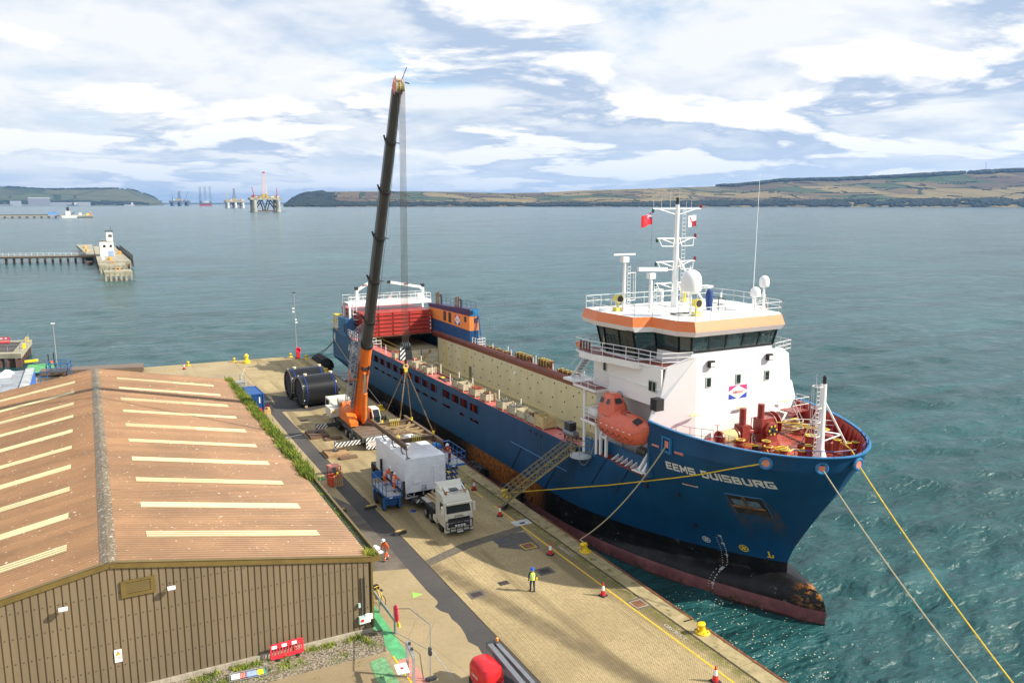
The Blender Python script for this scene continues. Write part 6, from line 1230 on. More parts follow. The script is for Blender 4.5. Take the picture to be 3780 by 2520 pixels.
BL2=mat('funnel_blue',(0.008,0.075,0.21),0.4,var=.15);NV=mat('funnel_navy',(0.022,0.025,0.09),0.4);FO=mat('funnel_orange',(0.80,0.26,0.07),0.42,var=.08)
P(MB().prism([(71.3,8.64),(86.4,8.64),(86.4,10.95),(71.3,10.72)],5.95+.4,7.75,'x'),'funnel_base',BL2);P(MB().prism([(71.3,10.72),(86.4,10.95),(86.8,12.7),(71.3,12.95)],6.28,7.78,'x'),'funnel_band',FO);P(MB().prism([(71.3,12.95),(86.8,12.7),(87.4,13.25),(71.3,14.0)],6.26,7.8,'x'),'funnel_top',NV)
P(MB().b2((6.33,71.25,12.9),(7.79,71.3,13.95)),'casing_end_top',mat('bright_funnel_blue',(0.03,0.2,0.45),0.4));P(MB().b2((7.1,71.2,12.8-.9),(7.6,71.26,12.6)),'vent_louvre',DARK);P(MB().b2((6.45,71.1,13.2),(6.8,71.28,13.8)),'funnel_lamp',BLACK)
for a,b,z0,z1 in ((78.0,78.95,11.1,12.65),(80.0,80.9,11.15,12.65),(72.45,73.1,11.9,12.7)):P(MB().b2((6.22,a,z0),(6.28,b,z1)),'vent_louvre',mat('louvre_dark',(0.05,0.045,0.035),0.6,var=.4,scale=6))
logo(-76.5,-74.7,11.15,12.55,lambda a,b,d:(6.24-d,-a,b),.3)
P(MB().quad((6.255,76.5,11.15),(6.255,74.7,11.15),(6.255,74.7,12.55),(6.255,76.5,12.55)),'logo_field',SIGNW)
for yc in (84.2,76.6):
 for k in range(3):P(MB().tube((6.7,yc+(k-1)*.55,13.2),(6.7,yc+(k-1)*.55,15.4-.1*k),.13,8),'exhaust_pipe',mat('exhaust_rust',(0.22,0.16,0.13),0.6,.3,var=.6,scale=3))
 mb=MB();mb.path([(6.9,yc-1.0,13.2),(6.9,yc-1.0,14.9),(6.9,yc-.6,14.9)],.12,6);P(mb,'exhaust_bend',BLACK)
mb=MB();rail(mb,[(7.6,72,13.9),(7.7,86,13.3)],1.0,(1,.5),1.6,.03);P(mb,'funnel_railing',BL2);mb=MB();rail(mb,[(6.4,70.6,8.65),(6.45,68.9,8.65),(7.7,68.9,8.65),(7.7,70.8,8.65)],1.2,(1,.6,.3),1,.05);P(mb,'deck_railing',WHITE)
mb=MB();[mb.tube((6.9,71.0,8.9+.35*k),(7.4,71.0,8.9+.35*k),.025,4) for k in range(14)];[mb.tube((a,71.0,8.6),(a,71.0,13.9),.03,4) for a in (6.9,7.4)];mb.bar((7.7,71.2,12.9),(7.9,70.4,8.65),.15);P(mb,'funnel_ladder',BL2)
P(MB().b2((6.6,88,8.6),(7.7,92,11.7)),'vent_house',mat('bright_funnel_blue',0))
# things carried on the ship
def on_ship(name,label,cat,x,y,z,rz=0.0,group=None):return thing(name,label,cat,SH(x,y,z),SHA+rz,group)
HC=mat('hatch_red',(0.40,0.045,0.035),0.38,var=.15,scale=.8);HCD=mat('hatch_dark_red',(0.16,0.015,0.012),0.5,var=.2)
def hatch_cover(label,grp):
 t=on_ship('hatch_cover',label,'hatch cover',0,0,0,0,grp);W2,D2,h=5.8,5.5,.50
 MB().b2((-W2,-D2,h-.06),(W2,D2,h)).build('top_plate',HC,t)
 MB().b2((-W2,-D2,0),(W2,-D2+.06,h-.06)).build('front_beam',HC,t);MB().b2((-W2,-D2-.14,-.02),(W2,-D2,.03)).build('front_flange',HC,t)
 MB().b2((-W2,-D2+.06,0),(-W2+.08,D2,h-.06)).build('side_beam',HC,t);MB().b2((W2-.08,-D2+.06,0),(W2,D2,h-.06)).build('side_beam',HC,t)
 for k in range(7):MB().b2((-W2-.1,-D2+.5+k*1.55,.05),(-W2,-D2+1.2+k*1.55,h-.12)).build('side_bracket',HCD,t)
 for x in (-3.1,-.7,2.1):MB().b2((x,-D2-.16,.03),(x+.07,-D2,h-.06)).build('front_bracket',HC,t)
 return t
NTH=['lowest','second from bottom','third from bottom','fourth from bottom','second from top','topmost']
h0=hatch_cover('red steel hatch cover, lowest of the stack at the stern','red hatch covers stacked at the stern')
for k in range(6):
 p=SH(0,90.6,8.78+k*.63);lab='red steel hatch cover, %s of the stack at the stern'%NTH[k]
 if k==0:h0.location=p;h0['label']=lab
 else:dup(h0,p,SHA,lab)
MB_=MB().b2((-5.8,0,0),(5.8,.5,.16));
t=on_ship('hatch_gantry','white hatch gantry with two raised crane arms over the red covers','gantry crane',0,89,8.64)
for s in (-1,1):
 mb=MB()
 for y in (-.9,2.2):mb.bar((s*6.85,y,0),(s*6.85,y,4.7),.32,.32,(0,1,0))
 mb.bar((s*6.85,-.9,2.2),(s*6.85,2.2,2.6),.2);mb.bar((s*6.85,-.9,.3),(s*6.85,2.2,.3),.3);mb.build('leg_frame',WHITE,t)
for y in (-.9,2.2):MB().bar((-7.1,y,4.85),(7.1,y,4.85),.4,.55).build('cross_beam',WHITE,t)
MB().b2((-7,-.7,5.1),(7,2.0,5.16)).build('walkway',WHITE,t);mb=MB();rail(mb,[(-7,-1.0,5.1),(7,-1.0,5.1)],1.1,(1,.5),1.2,.05);rail(mb,[(-7,2.3,5.1),(7,2.3,5.1),(7,-1,5.1)],1.1,(1,.5),1.4,.04);mb.build('railing',WHITE,t)
for x,tipx,tz in ((-5.2,-2.6,8.4),(6.25,.35,8.15)):
 MB().tube((x,.6,4.8),(x,.6,7.0),.30,10,.26).build('crane_column',WHITE,t,smooth=True);mb=MB();mb.bar((x,.6,6.7),(x+(tipx-x)*.1,.6,7.2),.42,.42);mb.bar((x+(tipx-x)*.08,.6,7.1),(tipx,.6,tz),.34,.40);mb.build('crane_arm',WHITE,t)
 MB().box((x,.6,7.35),(.5,.5,.5)).build('winch_motor',BLACK,t);MB().lathe([(.28,-.2),(.28,.2)],(tipx,.6,tz),10,'y').build('arm_tip',BLACK,t);MB().b2(((x+tipx)/2-.4,.37,(7.1+tz)/2-.02),((x+tipx)/2+.4,.39,(7.1+tz)/2+.16)).build('arm_label',HCD,t)
MB().tube((.35,.6,8.0),(.35,.6,5.8),.02,4).build('hoist_wire',DARK,t);MB().box((.35,.6,5.6),(.3,.2,.5)).build('hook_block',mat('hook_pink',(0.6,0.3,0.3),.5),t)
MB().b2((5.0,-.6,5.2),(5.6,0,6.2)).build('control_box',WHITE,t)
mb=MB()
for k in range(8):mb.bar((-6.4,-1.15,-1+k*.7+1),(-5.8,-1.15,-1+k*.7+1),.05)
[mb.bar((a,-1.15,0),(a,-1.15,5.4),.07) for a in (-6.4,-5.8)];mb.path([(-6.5,-1.2,2.6),(-6.5,-1.9,2.6),(-5.6,-1.9,2.6),(-5.6,-1.2,2.6)],.05);mb.path([(-6.5,-1.2,3.5),(-6.5,-1.9,3.5),(-5.6,-1.9,3.5),(-5.6,-1.2,3.5)],.04);mb.build('access_ladder',WHITE,t)
PLANK=mat('pale_crate_wood',(0.50,0.44,0.30),0.8,var=.22,scale=3)
def crate(label,fill,w=1.15,l=1.5,h=.72,wood=None):
 t=on_ship('lashing_crate',label,'crate',0,0,0,0,'crates of lashing gear along the side deck');wd=wood or PLANK
 for s in (-1,1):
  for k in range(4):MB().b2((s*w/2-.02,-l/2,.12+k*h/4),(s*w/2+.02,l/2,.12+(k+.88)*h/4)).build('plank',wd,t);MB().b2((-w/2,s*l/2-.02,.12+k*h/4),(w/2,s*l/2+.02,.12+(k+.88)*h/4)).build('plank',wd,t)
 mb=MB();[mb.b2((a*(w/2+.03)-.04,b*(l/2+.03)-.04,0),(a*(w/2+.03)+.04,b*(l/2+.03)+.04,h+.18)) for a in (-1,1) for b in (-1,1)];mb.build('corner_post',wd,t);mb=MB();mb.bar((-w/2-.05,-l/2,.2),(-w/2-.05,l/2,h),.03,.08,(1,0,0));mb.bar((-w/2,-l/2-.05,.2),(w/2,-l/2-.05,h),.08,.03);mb.build('brace',wd,t)
 MB().b2((-w/2,-l/2,.1),(w/2,l/2,.13)).build('floor',wd,t)
 if fill:
  r_=random.Random(hash(label)%1000 if 0 else len(label));mb=MB()
  for _ in range(46):a,b,c=r_.uniform(-.42,.42)*w,r_.uniform(-.42,.42)*l,h*r_.uniform(.9,1.4);d=Vector((r_.uniform(-1,1),r_.uniform(-1,1),r_.uniform(-.5,.5)))*.24;mb.bar(Vector((a,b,c))-d,Vector((a,b,c))+d,.06,.05)
  mb.build('lashing_gear',fill,t,'stuff');MB().b2((-w/2+.05,-l/2+.05,.2),(w/2-.05,l/2-.05,h*.95)).build('fill_core',fill,t)
 return t
GR=mat('red_gear',(0.42,0.07,0.045),.6,var=.5,scale=6);GG=mat('green_gear',(0.06,0.10,0.06),.6,var=.5,scale=6);GD=mat('grey_gear',(0.16,0.15,0.14),.6,var=.6,scale=6);GB=mat('rust_gear',(0.20,0.08,0.04),.7,var=.5,scale=6)
specs=[(66.4,GR,'crate heaped with rusty gear, farthest from the bridge, near the white stern rail',1.2),(60.2,GR,'crate heaped with red shackles just right of the crane hook block',1.5),(58.6,None,'empty pale crate next after the red shackle crate',1.0),(56.6,GB,'crate of rusty gear, first of the tight pair past the hook',1.1),(55.1,GD,'crate with crossed braces closing the tight pair past the hook',1.2),(46.3,GG,'crate filled with green straps beyond the bundle of poles',1.3),(44.6,None,'open pale crate touching the green strap crate',1.4),(41.6,GR,'crate heaped with red turnbuckles, mid deck',1.5),(38.9,GB,'narrow crate of rusty chains with a white stanchion beside it',1.1),(35.1,GD,'crate of grey fittings with a white pole leaning on it',1.4),(32.6,GD,'crate of grey fittings and blue straps, fourth from the bridge end',1.6),(30.6,None,'empty grey crate with a white label, third from the bridge end',1.5),(28.7,GB,'crate of dark rusty chain, second from the bridge end',1.5)]
for y,fill,lab,l in specs:
 t=crate(lab,fill,l=l);t.location=SH(-6.95,y,8.64)
t=crate('tall yellowish plywood crate nearest the bridge on the side deck',None,1.3,1.5,1.05,mat('ply_yellow',(0.60,0.46,0.22),.75,var=.12));t.location=SH(-6.9,27.0,8.64)
t=on_ship('pole_bundle','flat bundle of grey poles lying on the side deck','bundle',-6.95,50.8,8.66);rr=random.Random(6)
for k in range(9):MB().tube((rr.uniform(-.3,.3),-1.4+rr.uniform(-.2,.2),.05+.03*(k%3)),(rr.uniform(-.3,.3),1.4+rr.uniform(-.2,.2),.06+.05*(k%3)),.05,6).build('pole',GD,t)
MB().box((0,.3,.2),(.4,.5,.12)).build('strap_heap',SAFETY,t)
t=on_ship('air_compressor','grey air compressor with twin tank on the side deck before the bridge','compressor',-6.85,22.6,8.64)
MB().lathe([(.1,-.95),(.36,-.85),(.38,.85),(.1,.95)],(0,0,.55),16,'y').build('tank',mat('compressor_grey',(0.22,0.24,0.26),.35,.4),t,smooth=True);MB().box((0,.1,1.2),(.7,.9,.7)).build('engine',DARK,t);MB().box((-.05,-.45,1.15),(.5,.25,.5)).build('fan_guard',BLACK,t);mb=MB();[mb.box((a,b,.15),(.1,.1,.3)) for a in (-.25,.25) for b in (-.6,.6)];mb.build('foot',BLACK,t)
RB=mat('rusty_beam',(0.13,0.055,0.02),.8,var=.45,scale=3);STR=mat('yellow_strap',(0.5,0.40,0.09),.7,var=.2)
for i,(ya,yb,w,h,lab) in enumerate([(60.2,66.7,.75,.55,'long flat bundle of rusty beams nearest the funnel'),(54.1,57.9,.8,1.0,'tall bundle of rusty beams, second from the funnel'),(49.1,51.8,.9,1.2,'tallest rusty beam bundle, third from the funnel'),(42.9,47.1,.8,.7,'low bundle of rusty beams with yellow straps, closest to the bridge')]):
 t=on_ship('beam_bundle',lab,'beam bundle',7.1,(ya+yb)/2,8.64,0,'strapped beam bundles on the far side deck');l=(yb-ya)/2;k=4;rows_=max(2,round(h/.28));rr=random.Random(i)
 for r in range(rows_):
  for c in range(k):MB().b2((-w/2+c*w/k+.01,-l+rr.uniform(-.15,.15),r*h/rows_+.01),(-w/2+(c+.92)*w/k,l+rr.uniform(-.15,.15),(r+.9)*h/rows_)).build('beam',RB,t)
 for q in range(3 if l>2.5 else 4):y=-l+(q+.5)*2*l/(3 if l>2.5 else 4);mb=MB();mb.bar((-w/2-.03,y,0),(-w/2-.03,y+.1,h+.03),.05,.1,(0,1,0));mb.bar((-w/2-.03,y+.1,h+.03),(w/2,y,h+.03),.1,.05);mb.box((0,y,h+.07),(.22,.16,.08),.5);mb.build('strap',STR,t)
LB=mat('lifeboat_orange',(0.66,0.135,0.07),.38,var=.10,scale=1.2);LB2=mat('lifeboat_hull_orange',(0.66,0.17,0.10),.35,var=.08)
t=on_ship('lifeboat','enclosed orange lifeboat hanging in its davit beside the white house','lifeboat',-7.75,13.25,10.95)
def sec(y,w,zk,zg,zt,wt,n=20):
 out=[]
 for k in range(n):
  a=2*math.pi*k/n-math.pi/2;c,s_=math.cos(a),math.sin(a)
  x=w*math.copysign(abs(c)**.7,c)*(1 if s_<0 else (1-(1-wt)*max(0,s_)**1.2));z=zg+((zg-zk)*s_ if s_<0 else (zt-zg)*math.copysign(abs(s_)**.75,s_));out.append((x,y,z))
 return out
S_=[(-2.95,.1,1.5,1.75,2.0,.8),(-2.7,.65,.75,1.6,2.15,.7),(-2.0,1.02,.25,1.35,2.3,.7),(-1.0,1.15,.05,1.25,2.4,.72),(.3,1.17,.0,1.2,2.45,.75),(1.4,1.13,.05,1.15,2.45,.75),(2.3,.98,.2,1.15,2.3,.75),(2.8,.75,.45,1.15,2.0,.7),(2.95,.5,.6,1.2,1.8,.7)]
MB().loft([sec(*q) for q in S_]).build('boat_body',LB,t,smooth=True)
mb=MB();mb.loft([[(a*w,y0+b*l,z) for a,b in ((-1,-.7),(-.6,-1),(.6,-1),(1,-.7),(1,.7),(.6,1),(-.6,1),(-1,.7))] for z,w,l,y0 in ((2.0,1.0,1.1,1.75),(2.75,.85,.9,1.8),(3.55,.5,.55,1.85),(3.62,.35,.4,1.85))]);mb.build('wheelhouse',LB,t)
for a,b,c in ((-.72,1.35,3.05),(-.72,2.2,3.05)):MB().add([(-.86,b-.22,2.88),(-.86,b+.22,2.88),(-.70,b+.17,3.28),(-.70,b-.17,3.28)],[(0,1,2,3)]).build('cabin_window',GLASS,t)
MB().add([(-.35,.88,2.95),(.35,.88,2.95),(.26,1.12,3.3),(-.26,1.12,3.3)],[(0,1,2,3)]).build('cabin_window',GLASS,t)
mb=MB();prof=[(q[0],q[1]*1.02,q[3]) for q in S_];mb.path([(-w,y,z-.02) for y,w,z in prof],.045,5);mb.build('fender_strip',LB2,t)
mb=MB();ys=[-2.3+k*.78 for k in range(7)]
for a,b in zip(ys,ys[1:]):mb.path([(-(1.16 if abs(y)<1.6 else 1.02),y,.95-.32*math.sin(math.pi*(y-a)/(b-a))) for y in [a+(b-a)*j/6 for j in range(7)]],.022,4)
mb.build('grab_line',BLACK,t)
for k in range(7):MB().b2((-1.19,-2.2+k*.75,1.28),(-1.165,-1.95+k*.75,1.34)).build('reflective_tape',WHITE,t)
MB().add([(-.75,-2.45,2.02),(-.75,-1.75,2.2),(-.15,-1.75,2.42),(-.15,-2.45,2.3)],[(0,1,2,3)]).build('hatch',BLACK,t);MB().box((-.2,-.2,2.5),(.5,.6,.1)).build('hatch',mat('dark_orange',(0.4,.05,.02),.4),t)
vs,_=text_mesh('PORT',.3);put_text('PORT',lambda u,v:(-.55+v*.9,-.9-u+.6,2.52-abs(v)*.0),.34,WHITE,t)
mb=MB();mb.bar((-.25,1.7,3.64),(.25,1.95,3.64),.07,.02);mb.bar((-.1,2.1,3.64),(.1,1.55,3.64),.07,.02);mb.build('roof_cross',WHITE,t)
t=on_ship('boat_davit','white lifeboat davit arms with sheaves standing in the ship side bay','davit',-7.0,13.5,8.9)
for y in (2.6,3.4):mb=MB();mb.bar((-.55,y,0),(-.55,y,1.75),.2,.2,(0,1,0));mb.bar((-.55,y,1.7),(.35,y,2.7),.2,.2,(0,1,0));mb.build('davit_arm',WHITE,t)
for y in (-2.2,-3.0+.3):mb=MB();mb.bar((-.8,y,.35),(.4,y,2.0),.2,.2,(0,1,0));mb.build('davit_arm',WHITE,t)
MB().bar((-1.0,-3.0,.35),(-.9,-1.6,.25),.35,.1).build('davit_foot',WHITE,t);MB().bar((-.55,2.5,1.6),(-.55,3.5,1.6),.12).build('cross_tie',WHITE,t)
for y in (1.9,-2.6):MB().lathe([(.3,-.12),(.3,.12)],(.2,y,5.35 if y>0 else 5.0),14,'x').build('sheave',STEEL,t);MB().bar((.2,y,4.4),(.2,y,5.4),.2,.5).build('sheave_bracket',mat('davit_grey',(0.3,0.3,0.29),.5),t);MB().tube((.1,y,3.6),(.1,y,5.2),.02,4).build('fall_wire',DARK,t)
t=on_ship('black_sidelight_box','black sidelight box on the corner of the white house above the blue bulwark','lamp',-7.35,9.95,14.3);MB().box((0,0,.4),(.7,.75,.9)).build('box',BLACK,t);MB().box((-.1,.35,.25),(.3,.1,.5)).build('lamp',mat('lamp_dark_red',0),t)
FRED=mat('winch_red',(0.24,0.035,0.025),.4,var=.25,scale=2);HAZ=mat('bollard_yellow',(0.72,0.52,0.05),.5,var=.15);ROPE=mat('pale_rope',(0.50,0.42,0.20),.8,var=.25,scale=8);ROPEY=mat('yellow_rope',(0.68,0.47,0.03),.7,var=.2,scale=8)
def winch(x,y,label,big):
 t=on_ship('mooring_winch',label,'winch',x,y,11.6,0,'mooring winches on the forecastle')
 MB().box((0,0,.75 if not big else.9),(.75 if not big else 1.3,.9,1.5 if not big else 1.8)).build('gearcase',FRED,t);MB().tube((0 if not big else -.35,0,1.5 if not big else 1.8),(0 if not big else -.35,0,2.75 if not big else 2.9),.26,10).build('motor',FRED,t,smooth=True);MB().box((.35 if not big else.1,.3,2.2),(.2,.2,.3)).build('terminal_box',DARK,t)
 if not big:
  MB().lathe([(.55,-2.3),(.55,-2.2),(.42,-2.2),(.42,-.75),(.55,-.75),(.55,-.65)],(0,0,.75),16,'x').build('rope_drum',FRED,t,smooth=False);MB().lathe([(.5,-2.1),(.52,-1.5),(.5,-.85)],(0,0,.75),16,'x').build('wound_rope',ROPE,t,smooth=True);MB().lathe([(.3,.5),(.22,.8),(.22,1.3),(.38,1.75)],(0,0,.85),14,'x').build('warping_end',FRED,t,smooth=True)
  mb=MB();[mb.bar((a,.1,0),(a,.1,1.2),.12) for a in (-2.4,1.0)];mb.path([(-2.4,.1,1.2),(-2.4,.1,1.75)],.03);mb.path([(-2.65,.1,1.75),(-2.15,.1,1.75)],.03);mb.path([(1.0,.1,1.2),(1.0,.1,1.85),(1.4,.1,1.85)],.03);mb.build('brake_stand',FRED,t)
 else:
  MB().lathe([(.95,.85),(.95,.95),(.5,.95),(.5,1.35),(.95,1.35),(.95,1.45)],(.2,.6,1.0),20,'x').build('rope_drum',FRED,t);MB().lathe([(.5,-.75),(.62,-.7),(.62,-.45),(.5,-.4)],(.15,0,.95),18,'y').build('chain_wheel',FRED,t,smooth=True);MB().lathe([(.42,-.80),(.42,-.76)],(.15,0,.95),14,'y').build('wheel_face',BLACK,t)
  for k in range(6):a=k*math.pi/3;MB().box((.15+.36*math.cos(a),-.82,.95+.36*math.sin(a)),(.14,.05,.14)).build('hazard_mark',HAZ,t)
  MB().box((.15,-.4,.25),(1.1,.7,.5)).build('base',FRED,t)
 return t
winch(-1.55,7.0,'red mooring winch wound with yellowish rope, left on the forecastle',False);winch(.55,6.9,'large red anchor windlass with black and yellow wheel, centre of the forecastle',True)
def bollards(x,y,label,n=2,r=.27,h=.85,dx=.75,dy=0.0,g='striped top bollards on the forecastle'):
 t=on_ship('ship_bollard',label,'bollard',x,y,11.6,0,g)
 for k in range(n):
  MB().lathe([(r*1.05,0),(r,.05),(r,h-.05),(r*1.15,h-.03),(r*1.15,h+.04)],(k*dx,k*dy,0),14).build('post',FRED,t,smooth=True);MB().lathe([(r*1.12,h+.04),(r*1.12,h+.06)],(k*dx,k*dy,0),14).build('cap',HAZ,t)
  for q in range(3):MB().box((k*dx+(q-1)*r*.6,k*dy,h+.068),(.05,r*1.5,.01),.6).build('stripe',BLACK,t)
 if n>1:MB().box(((n-1)*dx/2,(n-1)*dy/2,.06),((n-1)*dx+2.4*r,abs(dy)+2.2*r,.12)).build('base',FRED,t)
 return t
bollards(-1.75,4.35,'striped bollard in front of the rope winch',1,.30,.9);bollards(-1.3,3.1,'low striped bollard by the long coil of yellow rope',1,.26,.5);bollards(-.85,1.9,'striped bollard against the near bulwark',1,.26,.7);bollards(-.45,1.65,'striped bollard just left of the foremast foot',1,.26,1.1)
bollards(1.95,3.55,'broad striped bollard behind the foremast ladder',1,.42,1.0);bollards(3.55,3.85,'broad striped bollard farther right behind the foremast',1,.42,1.2);bollards(2.75,1.9,'pair of striped bollards at the right near the bow',2,.26,1.0,.05,-.85);bollards(4.3,1.55,'single striped bollard at the far right bulwark',1,.26,.7);bollards(4.6,6.2,'pair of striped bollards by the far bulwark',2,.26,.6,.7,-.5)
t=on_ship('rope_roller','dark red roller pedestal between the striped bollards near the bow','pedestal',2.9,2.75,11.6,0,'rope pedestals on the forecastle');MB().lathe([(.42,0),(.40,.6),(.28,.7),(.28,.95),(.40,1.05),(.34,1.15)],(0,0,0),14).build('body',FRED,t,smooth=True)
for x,y,lab in ((-2.55,6.1,'low rope pedestal ringed yellow before the winch drum'),(-2.0,3.9,'low rope pedestal ringed yellow beside the near bulwark rail')):
 d=dup(t,SH(x,y,11.6),SHA,lab,(.8,.8,.6));MB().ring((0,0,1.15),.38,.06,'z',14).build('yellow_ring',HAZ,d)
def coil(name,x,y,z,m,label,R0=.5,turns=5,seed=0,cat='rope'):
 r=random.Random(seed);pts=[]
 for k in range(turns*14):a=k*2*math.pi/14;q=R0*(1+.25*math.sin(a*.37+seed))*r.uniform(.92,1.08);pts.append((q*math.cos(a),q*.8*math.sin(a),.05+k*.0035*2+r.uniform(0,.03)))
 o=MB().path(pts,.045,5).build(name,m);o.location=SH(x,y,z);return tag(o,label,cat,'ropes on the forecastle')
coil('rope_pile',4.3,7.6,11.65,ROPE,'heap of pale rope coils beside the windlass',.85,8,2);coil('rope_coil',-.6,3.9,11.62,ROPEY,'yellow rope looped behind the striped bollard',.45,4,3);coil('rope_coil',.25,2.3,11.62,ROPEY,'yellow rope coil at the foot of the foremast',.45,6,4)
def deck_rope(pts,m,label,r=.045):
 pts=[Vector(SH(*p)) for p in pts];out=[]
 for i in range(len(pts)-1):
  p0,p1,p2,p3=pts[max(0,i-1)],pts[i],pts[i+1],pts[min(len(pts)-1,i+2)]
  for k in range(6):t_=k/6;out.append(.5*((2*p1)+(-p0+p2)*t_+(2*p0-5*p1+4*p2-p3)*t_**2+(-p0+3*p1-3*p2+p3)*t_**3))
 out.append(pts[-1]);o=MB().path(out,r,6).build('deck_rope',m);return tag(o,label,'rope','ropes on the forecastle')
deck_rope([(-1.4,4.4,11.68),(-.8,4.3,11.67),(-.2,3.7,11.67),(.6,3.9,11.67),(1.0,3.2,11.67),(1.1,2.6,11.67),(1.6,2.3,11.67)],ROPE,'thick pale rope snaking over the forecastle deck',.07)
deck_rope([(-2.5,6.2,12.0),(-2.0,4.2,12.1),(-4.3,1.6,12.2)],ROPEY,'taut yellow rope from the drum to the near fairlead');deck_rope([(1.0,7.3,12.9),(3.0,5.4,12.9),(3.5,4.0,12.6),(2.2,.4,12.5),(.5,-1.6,12.35)],ROPEY,'taut yellow rope running over the deck to the bow fairlead');deck_rope([(-3.3,7.2,12.3),(-2.7,6.0,11.9),(-1.8,4.0,12.2),(-1.2,2.9,11.8),(.0,1.9,11.8)],ROPEY,'slack yellow rope along the near bulwark',.035)
t=on_ship('anchor_chain','heavy dark anchor chain running from the windlass to the deck pipe','chain',0,0,0)
for a,b,nn in (((.7,6.2,12.6),(1.7,3.9,11.9),13),((-.85,6.6,12.4),(-1.75,5.3,11.75),9)):
 a,b=Vector(a),Vector(b);d=(b-a)
 for k in range(nn):
  p=a+d*(k+.5)/nn;o=MB().ring((0,0,0),.10,.03,'z',8,4).build('chain_link',DARK,t);o.location=p;q=d.to_track_quat('X','Z');o.rotation_mode='QUATERNION';from mathutils import Quaternion;o.rotation_quaternion=q@Quaternion((1,0,0),math.pi/2*(k%2));o.scale=(1.35,.8,1)
MB().b2((-2.0,4.9,11.6),(-1.4,5.5,12.0)).build('chain_stopper',mat('stopper_dark',(.04,.03,.03),.6),t);MB().b2((1.3,3.5,11.6),(2.1,4.2,11.9)).build('chain_stopper',FRED,t)
t=on_ship('foremast','white foremast with caged ladder and two struts at the bow','mast',.05,1.12,11.6)
MB().lathe([(.62,0),(.30,1.0),(.27,1.6),(.2,5.6)],(0,0,0),14).build('mast_tube',WHITE,t,smooth=True);MB().lathe([(.11,0),(.13,.1),(.13,.5),(.08,.6)],(.05,0,5.6),10).build('mast_light',BLACK,t);MB().tube((-.75,0,5.5),(-.75,0,6.4),.02,4).build('aerial',WHITE,t)
mb=MB();[mb.tube((-.62,-.0,.3+.3*k),(-.3,-.0,.3+.3*k),.02,4) for k in range(17)];[mb.tube((a,0,0),(a,0,5.6),.028,4) for a in (-.62,-.32)];mb.build('ladder',WHITE,t)
mb=MB();[mb.ring((-.62,0,z),.34,.03,'z',12,4) for z in (2.0,3.0,4.0,5.5)];[mb.tube((-.62+.34*math.cos(a),.34*math.sin(a),2.0),(-.62+.34*math.cos(a),.34*math.sin(a),5.5),.018,4) for a in (2.2,3.14,4.1)];mb.build('ladder_cage',WHITE,t)
mb=MB();mb.tube((.1,.1,4.6),(2.9,-.2,.4),.07,6);mb.tube((.15,.1,2.2),(2.05,-.1,1.75),.05,6);mb.tube((.15,.1,1.4),(2.05,-.1,1.75),.05,6);mb.tube((.1,.1,4.6),(2.2,3.6,.1),.06,6);mb.build('strut',WHITE,t)
t=on_ship('forecastle_stair','white railed steps against the far bulwark beside the house','stair',5.4,8.3,11.6)
MB().b2((-.6,-.3,1.3),(1.2,1.0,1.38)).build('landing',FRED,t);mb=MB();rail(mb,[(-.6,-.3,1.38),(1.2,-.3,1.38),(1.2,1.0,1.38)],1.1,(1,.5),.9,.03);rail(mb,[(-.9,-1.6,.1),(-.6,-.3,1.38)],1.1,(1,.5),.9,.03);rail(mb,[(-2.6,-.6,0),(-.9,-1.6,.1),(1.4,-3.0,0)],1.1,(1,.66,.33),1.0,.03);mb.build('handrail',WHITE,t)
for k in range(5):MB().box((-.75-.0*k,-1.3+k*.22,.2+k*.26),(.8,.22,.05)).build('tread',HAZ if k%2 else FRED,t)
t=on_ship('deck_guardrail','thin grey guard rails along the near bulwark by the house','railing',0,0,0);mb=MB();rail(mb,[(-6.6,8.6,12.2),(-6.3,7.4,12.2),(-5.3,6.0,12.2)],1.2,(1,.55),.9,.025);mb.build('rails',STEEL,t);mb=MB();rail(mb,[(-4.6,6.6,11.6),(-3.6,5.6,11.6),(-3.5,7.0,11.6)],1.1,(1,.55),.8,.025);mb.build('rails',STEEL,t)
FR_=mat('flag_red',(0.72,0.015,0.03),.7);FB_=mat('flag_blue',(0.02,0.03,0.28),.7);FW_=mat('flag_white',(0.8,0.8,0.8),.7)
def cloth(mb,u0,u1,v0,v1,f,off=0.0):
 n=8;o=[(f(u0+(u1-u0)*i/n,v0+(v1-v0)*j/3,off)) for j in range(4) for i in range(n+1)];mb.add(o,[(j*(n+1)+i,j*(n+1)+i+1,(j+1)*(n+1)+i+1,(j+1)*(n+1)+i) for j in range(3) for i in range(n)])
t=on_ship('red_flag','red flag with small union flag corner flying left of the mast','flag',-2.62,17.2,28.75)
f=lambda u,v,o:(-u*.95,-.03*0+.12*math.sin(u*5)-o,-v-.25*u+.03*math.sin(u*7));mb=MB();cloth(mb,0,1.2,0,.95,f);mb.build('cloth',FR_,t,smooth=True)
for s_ in (.012,-.012):mb=MB();cloth(mb,0,.55,.02,.45,f,s_);mb.build('canton',FB_,t)
for s_ in (.02,-.02):
 mb=MB();[mb.add([f(a,b,s_),f(c,d,s_),f(c+e,d+g,s_),f(a+e,b+g,s_)],[(0,1,2,3)]) for a,b,c,d,e,g in ((0,.19,.55,.19,0,.10),(.23,.02,.23,.45,.10,0),(0,.02,.5,.40,.05,0),(.5,.02,0,.40,.05,0))];mb.build('cross',FW_,t)
 mb=MB();[mb.add([f(a,b,s_*1.4),f(c,d,s_*1.4),f(c+e,d+g,s_*1.4),f(a+e,b+g,s_*1.4)],[(0,1,2,3)]) for a,b,c,d,e,g in ((0,.215,.55,.215,0,.05),(.255,.02,.255,.45,.05,0))];mb.build('cross',FR_,t)
MB().tube((0,0,.1),(0,0,-3),.008,3).build('halyard',DARK,t)
